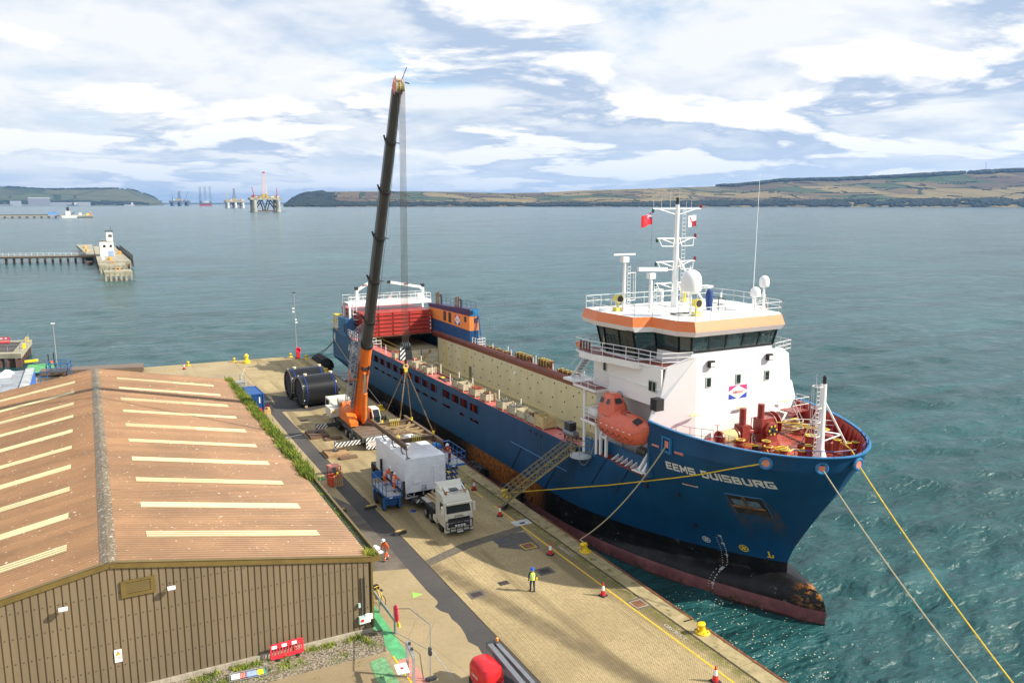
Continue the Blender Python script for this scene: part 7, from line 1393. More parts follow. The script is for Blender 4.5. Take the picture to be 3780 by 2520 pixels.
t=on_ship('signal_flag','white and red signal flag flying right of the mast','flag',2.1,17.2,28.55);f=lambda u,v,o:(-u,.1*math.sin(u*5)-o,-v-.1*u);mb=MB();cloth(mb,0,.95,0,.95,f);mb.build('cloth',FW_,t)
for s_ in (.012,-.012):mb=MB();cloth(mb,0,.42,.5,.95,f,s_);cloth(mb,.5,.8,.15,.32,f,s_);cloth(mb,.45,.62,.3,.62,f,s_);mb.build('emblem',mat('flag_dark_red',(.4,.02,.04),.7),t)
t=thing('gangway','yellow truss gangway leading from the quay up to the ship deck','gangway',(0,0,0));GY=mat('gangway_yellow',(0.27,0.22,0.10),.6,var=.3,scale=2,rust=.25,rscale=1.2)
A_=Vector((-2.0,61.6,.35));B_=Vector(SH(-8.0,20.0,8.55));d=(B_-A_).normalized();sd=d.cross(Vector((0,0,1))).normalized()*.45;upv=sd.cross(d).normalized();L_=(B_-A_).length;n=15
for s in (-1,1):
 mb=MB();o=sd*s;mb.bar(A_+o,B_+o,.09,.11);mb.bar(A_+o+upv*.55,B_+o+upv*.55,.07)
 for k in range(n):
  p=A_+o+d*L_*k/n;q=A_+o+d*L_*(k+1)/n
  if k%2:mb.bar(p,q+upv*.55,.05)
  else:mb.bar(p+upv*.55,q,.05)
 mb.build('side_truss',GY,t);mb=MB()
 for k in range(n+1):p=A_+o+d*L_*k/n;mb.tube(p,p+upv*1.25,.03,4)
 for h in (.9,1.25):mb.tube(A_+o+upv*h,B_+o+upv*h,.02,4)
 mb.build('handrail',GY,t)
for k in range(40):p=A_+d*L_*(k+.5)/40;MB().bar(p-sd,p+sd,.30,.03,tuple(upv)).build('tread',mat('gangway_tread',(0.16,0.14,0.08),.8,var=.3),t)
mb=MB();mb.bar(A_-sd*1.3+Vector((0,.0,-.2)),A_+sd*1.3+Vector((0,0,-.2)),.3);mb.build('foot_roller',DARK,t)
t=on_ship('gangway_landing','caged grey landing platform at the head of the gangway','platform',-8.35,18.6,8.5);MB().lathe([(.95,-.14),(.95,0)],(0,0,0),14).build('plate',mat('landing_grey',(0.42,0.46,0.48),.5),t);mb=MB();[mb.tube((.95*math.cos(a),.95*math.sin(a),0),(.95*math.cos(a),.95*math.sin(a),1.5),.03,4) for a in (.4,1.2,2.2,3.1,4.0,4.9,5.7)];[mb.ring((0,0,z),.95,.025,'z',14,4) for z in (.5,1.0,1.5)];mb.build('cage',GY,t)
def netting():
 mb=MB();r_=random.Random(2);P0=[Vector(SH(-7.85,27.5-.62*k,8.6)) for k in range(15)]
 for i,p in enumerate(P0):
  dr=1.0+3.4*math.sin(math.pi*min(1,(i+1)/15));q=p+Vector((-.15,-.4,-dr));mb.tube(p,q,.012,3)
  if i:
   a=P0[i-1]
   for l in range(1,9):
    f_=l/9
    if f_*4.2<dr:mb.tube(a+Vector((-.15,-.4,-dr))*f_*.98,p+Vector((-.15,-.4,-dr))*f_,.01,3)
 o=mb.build('safety_net',mat('net_dark',(0.03,0.03,0.025),.9),kind='stuff');tag(o,'dark safety net hanging under the gangway head over the blue hull','net')
netting()
def rope(a,b,sag,r,m,label,n=18,group='mooring lines'):
 a,b=Vector(a),Vector(b);pts=[a.lerp(b,k/n)-Vector((0,0,sag*4*(k/n)*(1-k/n))) for k in range(n+1)];o=MB().path(pts,r,6).build('mooring_line',m);return tag(o,label,'rope',group)
YR=ROPEY;PR=mat('manila_rope',(0.42,0.36,0.22),.8,var=.2,scale=10)
_p=[Vector(SH(-hb(y,z)-.12,y,z)) for y,z in ((1.4,12.2),(3.39,11.4),(5.93,10.3),(8.26,9.4),(11.1,8.33),(15.7,6.6),(18.5,5.6))]+[Vector((-.65,63.8,.45))];tag(MB().path(_p,.05,6).build('mooring_line',YR),'yellow mooring line from the near fairlead across the hull to the gangway bollard','rope','mooring lines')
rope(SH(-7.75,8.4,11.8),(-.35,51.6,-.4+.9),.8,.05,PR,'pale mooring line from the roller fairlead down to the near quay bollard')
rope((-.35,51.6,.5),(-.38,50.45,.45),.02,.05,PR,'short pale rope eye looped on the quay bollard',4)
ea=Vector(SH(-2.2,-1.2,12.0));eb=Vector(SH(.35,-2.0,12.1))
def ray_end(px,py,z):
 u=(px-1890)/2980;v=-(py-1260)/2980;p=R(9.693);a=R(27.6);X,Y,Z=u,math.cos(p)+v*math.sin(p),-math.sin(p)+v*math.cos(p);d_=Vector((X*math.cos(a)+Y*math.sin(a),-X*math.sin(a)+Y*math.cos(a),Z));k=(z-27)/d_.z;return Vector((CAMX,CAMY,27))+d_*k
rope(ea,ray_end(3640,2560,1.2),.35,.045,PR,'pale mooring line running down from the bow to the lower right corner',26);rope(eb,ray_end(3770,2560,1.5),.3,.05,YR,'bright yellow mooring line running down from the bow tip, rightmost',26)
rope(SH(-7.8,94.0,7.2),(-.4,142.0,.4),.8,.05,DARK,'dark stern line from the transom to the far corner bollard');rope(SH(-7.8,93.8,7.3),(-.4,141.9,.45),1.1,.05,DARK,'second dark stern line to the far corner bollard');rope(SH(-7.8,93.5,6.9),(-.3,100.5,.3),.3,.04,PR,'thin pale line from the stern down behind the crane boom')
rope(SH(-7.9,17.3,9.9),SH(-8.4,19.3,8.5),1.5,.02,PR,'thin white rope looping beside the gangway landing',12)
BY=mat('bollard_bright_yellow',(0.80,0.52,0.01),.5,var=.12,rust=.15,rscale=5)
def quay_bollard(x,y,rz,label):
 t=thing('quay_bollard',label,'bollard',(x,y,0),rz,'yellow bollards on the quay');MB().lathe([(.46,0),(.46,.07),(.40,.12)],(0,0,.02),18).build('base_plate',BY,t)
 mb=MB();rings=[]
 for z,r,ox in ((.1,.26,0),(.25,.17,-.02),(.42,.17,-.06),(.52,.22,-.12),(.66,.27,-.16),(.74,.22,-.14),(.77,.08,-.12)):rings.append([(ox+r*1.25*math.cos(a),r*.85*math.sin(a),z) for a in (2*math.pi*k/14 for k in range(14))])
 mb.loft(rings).build('horn',BY,t,smooth=True);[MB().lathe([(.05,0),(.05,.03)],(.35*math.cos(a),.35*math.sin(a),.13),6).build('bolt',BLACK,t) for a in (0,1,2.1,3.1,4.2,5.2)];return t
for x,y,lab in ((-.62,50.4,'yellow quay bollard holding the pale mooring line'),(-.62,36.6,'yellow quay bollard nearest the bottom picture edge'),(-.65,64.0,'yellow quay bollard at the foot of the gangway'),(-.6,100.2,'yellow quay bollard beyond the crane cab'),(-.7,127.4,'yellow quay bollard behind the black tanks'),(-.75,140.6,'yellow quay bollard at the far corner with the stern lines'),(-3.0,143.6,'yellow quay bollard left of the camera pole'),(-12.6,143.6,'yellow quay bollard on the far edge, left of the small hydrant'),(-20.0,143.9,'yellow quay bollard on the far edge, leftmost')):
 quay_bollard(x,y,0 if y<141 else R(90),lab)
t=thing('yellow_hydrant','yellow capstan post inside a yellow painted square on the far edge','capstan',(-10.8,141.9,0));MB().lathe([(.6,0),(.6,.3),(.3,.5),(.3,1.1),(.45,1.2),(.1,1.6)],(0,0,0),12).build('body',SAFETY,t,smooth=True)
def tyres(x,y,z,n,label,seed):
 t=thing('tyre_fender',label,'fender',(x,y,z),0,'tyre bunches between ship and quay');r_=random.Random(seed)
 MB().lathe([(.2,-1.3),(.62,-1.1),(.66,1.1),(.2,1.3)],(0,0,0),14,'y').build('cylinder',BLACK,t,smooth=True)
 for k in range(n):
  a=2*math.pi*(k%6)/6+(k//6)*.5;yy=-1.0+(k//6)*.95;o=MB().ring((0,0,0),.34,.13,'x',12,6).build('tyre',BLACK,t,smooth=True);o.location=(.72*math.cos(a),yy+r_.uniform(-.1,.1),.72*math.sin(a));o.rotation_euler=(r_.uniform(-.3,.3),-a,0)
for x,y,n,lab in ((1.15,74.2,18,'tyre bunch fender beside the right lift'),(1.2,66.4,18,'tyre bunch fender beside the gangway foot'),(1.2,104,18,'tyre bunch fender behind the crane cab'),(1.5,121,18,'tyre bunch fender under the ship stern')):tyres(x,y,-.95,n,lab,int(y))
t=thing('big_fender','large black tyre clad fender floating at the far quay corner','fender',(1.35,138.3,-.6))
MB().lathe([(.3,-2.9),(1.0,-2.5),(1.1,0),(1.0,2.5),(.3,2.9)],(0,0,0),16,'y').build('cylinder',BLACK,t,smooth=True)
for k in range(5):
 for j in range(7):o=MB().ring((0,0,0),.42,.17,'x',12,6).build('tyre',BLACK,t,smooth=True);a=2*math.pi*j/7;o.location=(1.2*math.cos(a),-2.2+k*1.1,1.2*math.sin(a));o.rotation_euler=(0,-a,0)
 # mobile crane
STRIPEB=mat('stripe_black',(0.02,0.02,0.022),.5);CWHITE=mat('crane_white',(0.66,0.64,0.55),.5,var=.12,rust=.1,rscale=2);BOOMG=mat('boom_dark_grey',(0.058,0.062,0.062),.32,.2,var=.12,scale=.6,streak=.3)
def striped(t,x0,x1,y,z0,z1,slope=1,name='warning_panel'):
 MB().b2((x0,y,z0),(x1,y+.03,z1)).build(name,SIGNW,t);h=z1-z0;w=.21;x=x0-h
 k=0;mb=MB()
 while x<x1:
  a=[(x,z0),(x+w,z0),(x+w+h*slope,z1),(x+h*slope,z1)];c=[(min(max(p,x0),x1),q) for p,q in a]
  if x>=x0 and x+w+h*slope<=x1:mb.add([(p,y-.006,q) for p,q in c],[(0,1,2,3)])
  else:
   lo=[p for p in a];
   def clip(poly,xc,keep):
    out=[]
    for i in range(len(poly)):
     p,q=poly[i],poly[(i+1)%len(poly)];ip_,iq=keep(p[0]-xc),keep(q[0]-xc)
     if ip_:out.append(p)
     if ip_!=iq:t_=(xc-p[0])/(q[0]-p[0]);out.append((xc,p[1]+(q[1]-p[1])*t_))
    return out
   c=clip(clip(lo,x0,lambda v:v>=0),x1,lambda v:v<=0) if lo else []
   if len(c)>=3:mb.add([(p,y-.006,q) for p,q in c],[tuple(range(len(c)))])
  x+=2*w
 if mb.v:mb.build('stripe',STRIPEB,t)
CR=thing('mobile_crane','orange mobile crane with raised dark telescopic boom and striped outriggers','crane',(0,0,0))
cx=-6.95
MB().b2((cx-1.3,83.9,.95),(cx+1.3,97.5,1.5)).build('carrier_frame',mat('carrier_grey',(0.10,0.10,0.095),.6,var=.3),CR)
for k in range(9):MB().b2((cx-1.28,83.95+k*.62,1.5),(cx+1.28,84.53+k*.62,1.54)).build('deck_plank',WOODDK if k%2 else mat('deck_plank_grey',(0.16,0.13,0.10),.8,var=.3),CR)
for y in (86.8,88.4,90.0,93.4,95.0):
 for s in (-1,1):w_=MB().lathe([(.3,-.2),(.58,-.19),(.62,-.1),(.62,.1),(.58,.19),(.3,.2)],(cx+s*1.18,y,.62),20,'x').build('wheel',BLACK,CR,smooth=True);MB().lathe([(.28,0),(.22,-.05*s*-1)],(cx+s*1.4,y,.62),14,'x').build('rim',STEEL,w_)
MB().b2((cx-1.3,97.3,.7),(cx+1.3,99.4,2.9)).build('driver_cab',CWHITE,CR);MB().b2((cx-1.34,97.7,1.9),(cx-1.3,99.0,2.7)).build('cab_window',GLASS,CR)
for yb,z in ((84.3,1.05),(92.5,1.05)):
 MB().b2((cx-4.35,yb-.17,z-.22),(cx-1.2,yb+.17,z+.22)).build('outrigger_beam',DARK,CR);MB().b2((cx+1.2,yb-.17,z-.22),(cx+4.35,yb+.17,z+.22)).build('outrigger_beam',DARK,CR)
 striped(CR,cx-4.35,cx-(1.4 if yb<90 else 3.0),yb-.21,z-.26,z+.24,1)
 for s in (-1,1):
  MB().tube((cx+s*4.25,yb,.35),(cx+s*4.25,yb,1.5),.11,10).build('outrigger_jack',STEEL,CR);MB().lathe([(.34,0),(.34,.06),(.12,.16)],(cx+s*4.25,yb,.33),14).build('jack_foot',DARK,CR)
striped(CR,cx-.95,cx+1.35,83.72,.15,1.5,1,'caution_board');MB().b2((cx-.72,83.69,.5),(cx+1.15,83.71,1.16)).build('caution_panel',SIGNW,CR)
REDT=mat('caution_red',(.4,.03,.03),.5);put_text('CAUTION',lambda u,v:(cx-.62+u,83.68,0.93+v),.26,BLACK,CR,bold=.006,xs=1.2);put_text('REAR WHEEL',lambda u,v:(cx-.62+u,83.68,0.75+v),.18,REDT,CR,xs=1.2);put_text('STEERING',lambda u,v:(cx-.45+u,83.68,0.56+v),.18,REDT,CR,xs=1.2)
MB().b2((cx-.9,83.75,.35),(cx-.1,83.9,.5)).build('rear_light',RED,CR);mb=MB();[mb.bar((cx-1.42,87.5+s,.4),(cx-1.42,87.5+s,1.5),.04) for s in (-.2,.2)];[mb.bar((cx-1.42,87.3,.5+k*.28),(cx-1.42,87.7,.5+k*.28),.03) for k in range(4)];mb.build('side_ladder',STEEL,CR)
MB().lathe([(1.15,1.5),(1.15,1.75)],(cx,90.6,0),24).build('slew_ring',DARK,CR)
mb=MB();mb.prism([(88.6,1.75),(92.8,1.75),(92.8,3.0),(90.8,3.5),(89.3,2.6),(88.6,2.4)],cx-1.35,cx-.55,'x');mb.build('engine_house',ORANGE,CR);mb=MB();mb.prism([(88.0,1.75),(89.6,1.75),(89.6,2.35),(88.0,2.2)],cx-1.4,cx-.5,'x');mb.build('tool_box',ORANGE,CR)
mb=MB();mb.prism([(88.8,1.75),(92.8,1.75),(92.8,3.2),(91.4,3.6),(89.2,2.5)],cx+.35,cx+.6,'x');mb.prism([(88.8,1.75),(92.8,1.75),(92.8,3.2),(91.4,3.6),(89.2,2.5)],cx-.5,cx-.3,'x');mb.build('boom_bracket',ORANGE,CR)
put_text('Ainscough'[:5],lambda u,v:(cx-1.41,89.4-u,1.9+v),.3,CWHITE,CR)
MB().b2((cx-1.6,94.0,1.55),(cx+1.4,96.2,2.35)).build('counterweight',CWHITE,CR);MB().b2((cx-1.5,94.0,2.37),(cx+1.3,96.2,2.9)).build('counterweight',CWHITE,CR);MB().b2((cx-2.3,93.2,1.75),(cx-1.0,95.6,2.75)).build('counterweight',CWHITE,CR);MB().ring((cx-1.9,93.15,2.4),.14,.04,'y',10).build('lifting_eye',YELLOW,CR)
MB().lathe([(.4,-.8),(.4,.8)],(cx-.2,92.9,3.2),14,'x').build('hoist_drum',ORANGE,CR);MB().box((cx-.9,93.6,3.2),(.7,.8,.8)).build('engine_unit',mat('engine_grey',(.3,.28,.25),.6),CR);MB().lathe([(.08,0),(.08,.7)],(cx-1.3,93.4,3.3),8).build('exhaust',STEEL,CR)
mb=MB();mb.prism([(87.7,1.7),(89.7,1.7),(89.7,3.5),(88.3,3.5),(87.7,2.7)],cx+1.2,cx+2.1,'x');mb.build('operator_cab',CWHITE,CR);MB().add([(cx+1.27,87.68,1.95),(cx+2.03,87.68,1.95),(cx+2.03,87.68,2.68),(cx+1.27,87.68,2.68),(cx+1.27,88.22,3.4),(cx+2.03,88.22,3.4)],[(0,1,2,3),(3,2,5,4)]).build('cab_glass',GLASS,CR)
mb=MB();mb.prism([(87.75,1.75),(88.9,1.75),(88.9,3.4),(88.3,3.4),(87.75,2.7)],cx+1.14,cx+1.19,'x');mb.build('cab_door',ORANGE,CR);MB().b2((cx+1.12,88.0,2.2),(cx+1.14,88.7,3.1)).build('door_window',GLASS,CR)
BB=Vector((-6.62,90.6,2.5));BT=Vector((-8.04,70.5,37.4));BD=(BT-BB).normalized();BL=(BT-BB).length;BX=-BD.cross(Vector((0,0,1))).normalized();BU=-BX.cross(BD).normalized()
def boom_sec(a,b,w,h,name,m,w2=None):
 rg=[]
 for t_,f in ((a,1),(b,(w2 or w)/w)):
  c=BB+BD*(BL*t_);rg.append([tuple(c+BX*(w*f*x)+BU*(h*f*y)) for x,y in ((-.38,.5),(.38,.5),(.5,.38),(.5,-.15),(.36,-.42),(.15,-.5),(-.15,-.5),(-.36,-.42),(-.5,-.15),(-.5,.38))])
 return MB().loft(rg).build(name,m,CR)
boom_sec(-.02,.262,1.25,1.35,'boom_base',ORANGE)
cuts=[(.262,.345,1.12),(.345,.475,1.06),(.475,.605,1.0),(.605,.735,.95),(.735,.862,.90),(.862,.985,.82)]
for a,b,w in cuts:boom_sec(a,b,w,w*1.12,'boom_section',BOOMG)
for a,b,w in cuts[1:]+[(.262,0,1.17)]:
 boom_sec(a-.004,a+.004,w*1.16,w*1.3,'boom_collar',STRIPEB);c=BB+BD*(BL*a);mb=MB();mb.bar(c-BX*w*.55+BU*.3,c-BX*w*.75+BU*.4+BD*.5,.12);mb.bar(c+BX*w*.5-BU*.1,c+BX*w*1.0-BU*.2,.08);mb.build('rope_guide',STRIPEB,CR)
MB().bar(BB+BD*BL*.19-BU*.69+BX*-.5,BB+BD*BL*.19-BU*.69+BX*.5,.1,.45).build('boom_band',BLACK,CR)
H_=BB+BD*(BL*.985);mb=MB();[mb.bar(H_+BX*s*.34,H_+BX*s*.34+BD*.9-BU*.3,.06,1.0) for s in (-1,1)];mb.bar(H_+BD*.5-BX*.4,H_+BD*.5+BX*.6,.2,.2);mb.build('boom_head',mat('head_salmon',(.75,.22,.12),.5),CR)
HX=BX
for k in range(5):o=MB().lathe([(.42,-.05),(.34,0),(.42,.05)],(0,0,0),16,'x').build('sheave',STR if k%2 else CWHITE,CR);o.location=H_+BD*.6-BU*.55+BX*(-.28+k*.16);o.rotation_euler=(0,0,math.atan2(BX.y,BX.x))
o=MB().lathe([(.3,-.2),(.3,.2)],(0,0,0),14,'x').build('sheave',CWHITE,CR);o.location=H_+BD*1.0+BU*.25;o.rotation_euler=(0,0,math.atan2(BX.y,BX.x))
mb=MB();p=H_+BD*.7+BX*.55;mb.tube(p-BX*.3,p+Vector((.3,0,1.4)),.035,4);mb.tube(p+BX*.1+Vector((0,0,.1)),p+BX*.5,.06,5);mb.build('wind_gauge',DARK,CR);mb=MB();mb.tube(H_-BX*.1-BU*.55,H_-BX*.1-BU*.55-Vector((0,0,3.2)),.02,4);mb.build('limit_wire',DARK,CR)
C0=Vector((-6.55,88.7,1.9));C1=BB+BD*(BL*.175)-BU*.75;cm=C0.lerp(C1,.6);MB().tube(C0,cm,.30,14).build('lift_cylinder',ORANGE,CR,smooth=True);MB().tube(cm,C1,.20,12).build('cylinder_rod',mat('chrome_rod',(.55,.56,.6),.15,.9),CR,smooth=True);mb=MB();[mb.add([C1+BX*s*.42+BU*.3+BD*1.6,C1+BX*s*.42+BU*.5-BD*1.0,C1+BX*s*.30-BU*.3],[(0,1,2)]) for s in (-1,1)];mb.box(C1,(.5,.3,.3));mb.build('cylinder_bracket',ORANGE,CR)
JG=mat('jib_light_grey',(.36,.38,.42),.45,.2);jo=-BX*1.25-BU*.05
def jibn(t_,i,w):s_=((-1,-1),(1,-1),(1,1),(-1,1))[i];return BB+BD*(BL*t_)+jo+BX*s_[0]*w+BU*s_[1]*w
mb=MB();t0=.035;n=16
for k in range(n):
 a,b=t0+(.30-t0)*k/n,t0+(.30-t0)*(k+1)/n;w=.40 if k<11 else.40-.0*k
 for i in range(4):mb.tube(jibn(a,i,w),jibn(b,i,w),.045,5);mb.tube(jibn(a,i,w),jibn(b,(i+1)%4,w),.025,4);mb.tube(jibn(b,i,w),jibn(b,(i+1)%4,w),.025,4)
mb.build('lattice_jib',JG,CR);MB().bar(BB+BD*BL*.03-BX*.85+BU*.1,BB+BD*BL*.20-BX*.85+BU*.1,.35,.5).build('jib_box',mat('jib_plate_grey',(.2,.2,.22),.5),CR);mb=MB();c=BB+BD*BL*.145;mb.bar(c-BX*.6-BU*.3,c-BX*1.7-BU*.3,.22);mb.bar(c-BX*1.65-BU*.3,c-BX*1.65-BU*.3+BD*1.2,.2);mb.build('jib_catch',ORANGE,CR)
mb=MB();e=BB+BD*(BL*.30)+jo;q=[jibn(.30,i,.4) for i in range(4)];f_=BB+BD*(BL*.335)+jo*.7;[mb.tube(p,f_,.04,5) for p in q];mb.ring(tuple(e),.4,.04,'y',12,4);mb.build('jib_head',JG,CR)
mb=MB();mb.tube(BB+BD*2+BU*.85,H_+BD*1.0+BU*.5,.025,4);mb.tube(BB+BD*BL*.26+BX*.9,H_+BX*.4,.02,4);mb.build('winch_rope',DARK,CR)
HK=Vector((-7.88,70.5,13.3));top=H_+BD*.6-BU*.75
mb=MB()
for k in range(6):o_=(-.3+k*.12);mb.tube(top+BX*(.2+o_*.8),HK+Vector((o_,0,.75)),.022,4)
mb.build('hoist_rope',mat('wire_rope',(.09,.07,.06),.6),CR)
t=thing('hook_block','black and white striped hook block hanging from the boom','hook block',HK);MB().box((0,0,0),(1.25,.5,1.5),0,(.75,1)).build('side_plate',STRIPEB,t);striped(t,-.62,-.12,-.27,-.7,.62,1,'striped_plate');
for k in range(4):MB().lathe([(.4,-.05),(.4,.05)],(-.3+k*.2,0,.55),14,'x').build('sheave',DARK,t)
MB().tube((0,0,-.75),(0,0,-1.1),.14,8).build('swivel',DARK,t);mb=MB();mb.path([(0,0,-1.05),(.16,0,-1.2),(.18,0,-1.4),(.02,0,-1.55),(-.16,0,-1.45)],.07,6);mb.build('hook',mat('hook_pink',0),t)
SPZ=5.62;FX0,FX1,FY0,FY1=-9.85,-6.2,66.5,74.7
t=thing('lifting_chains','four rusty lifting chains with yellow hooks between hook block and spreader','chain',(HK.x,HK.y,11.9));CH=mat('rusty_chain',(.30,.19,.07),.6,.3,var=.4,scale=6)
MB().ring((0,0,0),.22,.06,'y',12).build('master_ring',SAFETY,t)
for x,y in ((-9.25,73.8),(-9.65,68.1),(-6.3,73.5),(-6.25,67.9)):
 a=Vector((0,0,-.15));b=Vector((x-HK.x,y-HK.y,SPZ+.35-11.9));dd=b-a;L2=dd.length;n=int(L2/.16);mb=MB();dn=dd.normalized();u=dn.cross(Vector((0,1,0))).normalized();v=u.cross(dn)
 for k in range(n):
  c=a+dd*((k+.5)/n);w=(u if k%2 else v)*.045;l=dn*.085
  mb.path([c-l+w*.3,c-l*.6+w,c+l*.6+w,c+l,c+l*.6-w,c-l*.6-w,c-l+w*.3],.016,4)
 mb.build('chain',CH,t);MB().box(tuple(b),(.18,.12,.3)).build('chain_hook',SAFETY,t);MB().box((dd.x*.02,dd.y*.02,-.35),(.2,.14,.3)).build('shackle',SAFETY,t)
t=thing('spreader_frame','rusty brown steel spreader frame hanging over the wrapped load','lifting frame',(0,0,0));RBR=mat('spreader_brown',(.16,.095,.05),.6,var=.3,scale=2,rust=.15);RBL=mat('spreader_light_brown',(.30,.20,.10),.65,var=.3,scale=2)
for x in (FX0+.1,FX1-.1):MB().ibeam((x,FY0-.9,SPZ),(x,FY1+.9,SPZ),.26,.42).build('long_beam',RBR,t)
for y in (FY0+1.2,FY1-.9):MB().ibeam((FX0+.2,y,SPZ),(FX1-.2,y,SPZ),.24,.40).build('cross_beam',RBR,t)
for y in (69.9,70.9,72.2):MB().bar((FX0+.2,y,SPZ+.05),(FX1-.2,y,SPZ+.05),.26,.2).build('cross_beam',RBL,t)
for a,b in (((FX0+.2,67.8),(FX1-.2,73.6)),((FX0+.2,73.6),(FX1-.2,67.8))):MB().bar((*a,SPZ+.0),(*b,SPZ+.0),.22,.18).build('diagonal',RBL,t)
for y in (FY0+1.2,FY1-.9):
 for k in range(6):MB().ring(((FX0+FX1)/2-.45+k*.19,y,SPZ+.33),.12,.045,'x',10,5).build('shackle_ring',mat('ring_cream',(.7,.62,.3),.5),t)
 for k in range(5):MB().tube(((FX0+FX1)/2-.4+k*.19,y-.15,SPZ+.25),((FX0+FX1)/2-.4+k*.19,y-.15,SPZ-.25),.025,4).build('hanging_chain',SAFETY,t)
for x,y in ((FX0+.1,67.1),(FX0+.1,69.5),(FX0+.1,72.3),(FX1-.1,67.1),(FX1-.1,70),(FX0+.1,FY0-.8)):mb=MB();mb.path([(x,y,SPZ-.2),(x+.05,y+.1,SPZ-.75),(x+.2,y+.15,SPZ-1.05),(x+.35,y,SPZ-1.06)],.05,5);mb.build('lifting_strap',mat('strap_brown',(.32,.10,.03),.8) if y<67 else mat('strap_dark',(.05,.045,.03),.8),t)
# wrapped load on trailer behind the truck
def wrap_material():
 m=mat('white_shrink_wrap',(0.80,0.83,0.87),0.30,var=.06,bump=1.0,bscale=3.2);return m
WRAP=wrap_material()
t=thing('wrapped_load','huge white shrink wrapped module being lowered onto the trailer','wrapped module',(-8.03,69.65,1.42));bm=bmesh.new()
def wrapped(dx,dy,dz):
 mb=MB();nx,ny,nz=14,26,12;grid={}
 def pt(x,y,z):
  f=mnoise.noise(Vector((x*.9,y*.9,z*.9)))*.05+mnoise.noise(Vector((x*3,y*3,z*2)))*.015;n_=Vector((x/dx if abs(abs(x)-dx)<.01 else 0,y/dy if abs(abs(y)-dy)<.01 else 0,.8 if z>dz-.01 else 0));n_=n_.normalized() if n_.length else n_;return tuple(Vector((x,y,z))+n_*f)
 def face(f,na,nb):
  vs=[pt(*f(i/na,j/nb)) for j in range(nb+1) for i in range(na+1)];mb.add(vs,[(j*(na+1)+i,j*(na+1)+i+1,(j+1)*(na+1)+i+1,(j+1)*(na+1)+i) for j in range(nb) for i in range(na)])
 face(lambda a,b:(-dx+2*dx*a,-dy,dz*b),nx,nz);face(lambda a,b:(-dx+2*dx*a,dy,dz*b),nx,nz);face(lambda a,b:(-dx,-dy+2*dy*a,dz*b),ny,nz);face(lambda a,b:(dx,-dy+2*dy*a,dz*b),ny,nz);face(lambda a,b:(-dx+2*dx*a,-dy+2*dy*b,dz),nx,ny);face(lambda a,b:(-dx+2*dx*a,-dy+2*dy*b,0),2,2);return mb
mb=wrapped(1.93,4.15,3.12);mb.build('wrapping',WRAP,t)
mb=MB();mb.b2((-1.25,-4.22,.75),(1.55,-4.19,2.75));MB().b2((-1.22,-4.21,.8),(.4,-4.185,2.7)).build('taped_seam',WRAP,t);MB().b2((.75,-4.24,.5),(1.3,-4.19,2.2)).build('bulged_panel',WRAP,t)
MB().b2((-.42,-4.26,.12),(-.02,-4.22,.58)).build('number_plate',SIGNW,t);mb=MB();[mb.b2(a,b) for a,b in (((-.42,-4.275,.12),(-.385,-4.26,.58)),((-.055,-4.275,.12),(-.02,-4.26,.58)),((-.42,-4.275,.54),(-.02,-4.26,.58)),((-.42,-4.275,.12),(-.02,-4.26,.15)))];mb.build('plate_border',mat('dark_navy_print',(.01,.02,.12),.5),t);put_text('10',lambda u,v:(-.33+u,-4.285,.23+v),.28,mat('dark_navy_print',0),t,bold=.005)
for x,y,z in ((1.6,-3.9,2.95),(-1.7,-4.0,3.2)):MB().ring((x,y,z),.1,.04,'y',8).build('lifting_lug',DARK,t)
mb=MB();[mb.bar((a,-4.0,-.55),(a,-4.0,0),.1) for a in (-1.85,-1.1,-.2,.7,1.85)];mb.bar((-1.9,-4.0,-.5),(1.9,-4.0,-.5),.12);mb.bar((-1.9,-4.0,-.02),(-1.2,-4.0,-.5),.06);mb.bar((-1.9,4.0,-.5),(1.9,4.0,-.5),.12);[mb.bar((s*1.85,-4.0,-.5),(s*1.85,4.0,-.5),.14) for s in (-1,1)];mb.build('skid_frame',mat('skid_grey',(.45,.45,.45),.5),t)
for y in (-4.05,-1.0,2.2):MB().b2((-2.15,y,-.35),(-1.96,y+.16,1.1 if y<0 else 1.4)).build('corner_guard',mat('guard_dark',(.03,.028,.025),.7),t)
TR=thing('low_loader_trailer','dark low loader trailer under the wrapped module with planks on its neck','trailer',(-8.12,0,0));TD=mat('trailer_dark',(.045,.04,.038),.6,var=.3)
MB().b2((-1.3,64.6,.62),(1.3,77.2,.9)).build('bed',TD,TR);MB().b2((-1.0,60.9,1.15),(1.0,64.6,1.4)).build('gooseneck',TD,TR);MB().b2((-1.0,64.3,.62),(1.0,64.7,1.4)).build('neck_step',TD,TR);striped(TR,-1.3,-.6,64.28,.85,1.15,1)
rr=random.Random(8)
for k in range(7):MB().box((-.45+k*.2,62.9+rr.uniform(-.2,.2),1.48+.14*(k%2)),(.17,2.6,.12),rr.uniform(-.06,.06)).build('plank',WOOD,TR)
MB().box((-.75,63.2,1.44),(.5,1.4,.06)).build('ply_sheet',mat('grey_ply',(.42,.40,.36),.7),TR)
for y in (72.5,73.9,75.3,76.7):
 for s in (-1,1):MB().lathe([(.25,-.22),(.46,-.2),(.5,0),(.46,.2),(.25,.22)],(s*1.15,y,.5),18,'x').build('wheel',BLACK,TR,smooth=True)
TK=thing('tractor_truck','cream tractor truck with roof lights and black bull bar facing the camera','truck',(-8.12,57.95,0),R(-2));CAB=mat('truck_cream',(.62,.60,.49),.25,var=.04);TB=mat('truck_black',(.02,.02,.022),.35,var=.2)
mb=MB();prof=[(0.05,.75),(0.0,1.5),(.05,1.95),(.32,2.85),(.75,3.35),(2.25,3.45),(2.25,.95),(1.7,.95),(1.6,.75)]
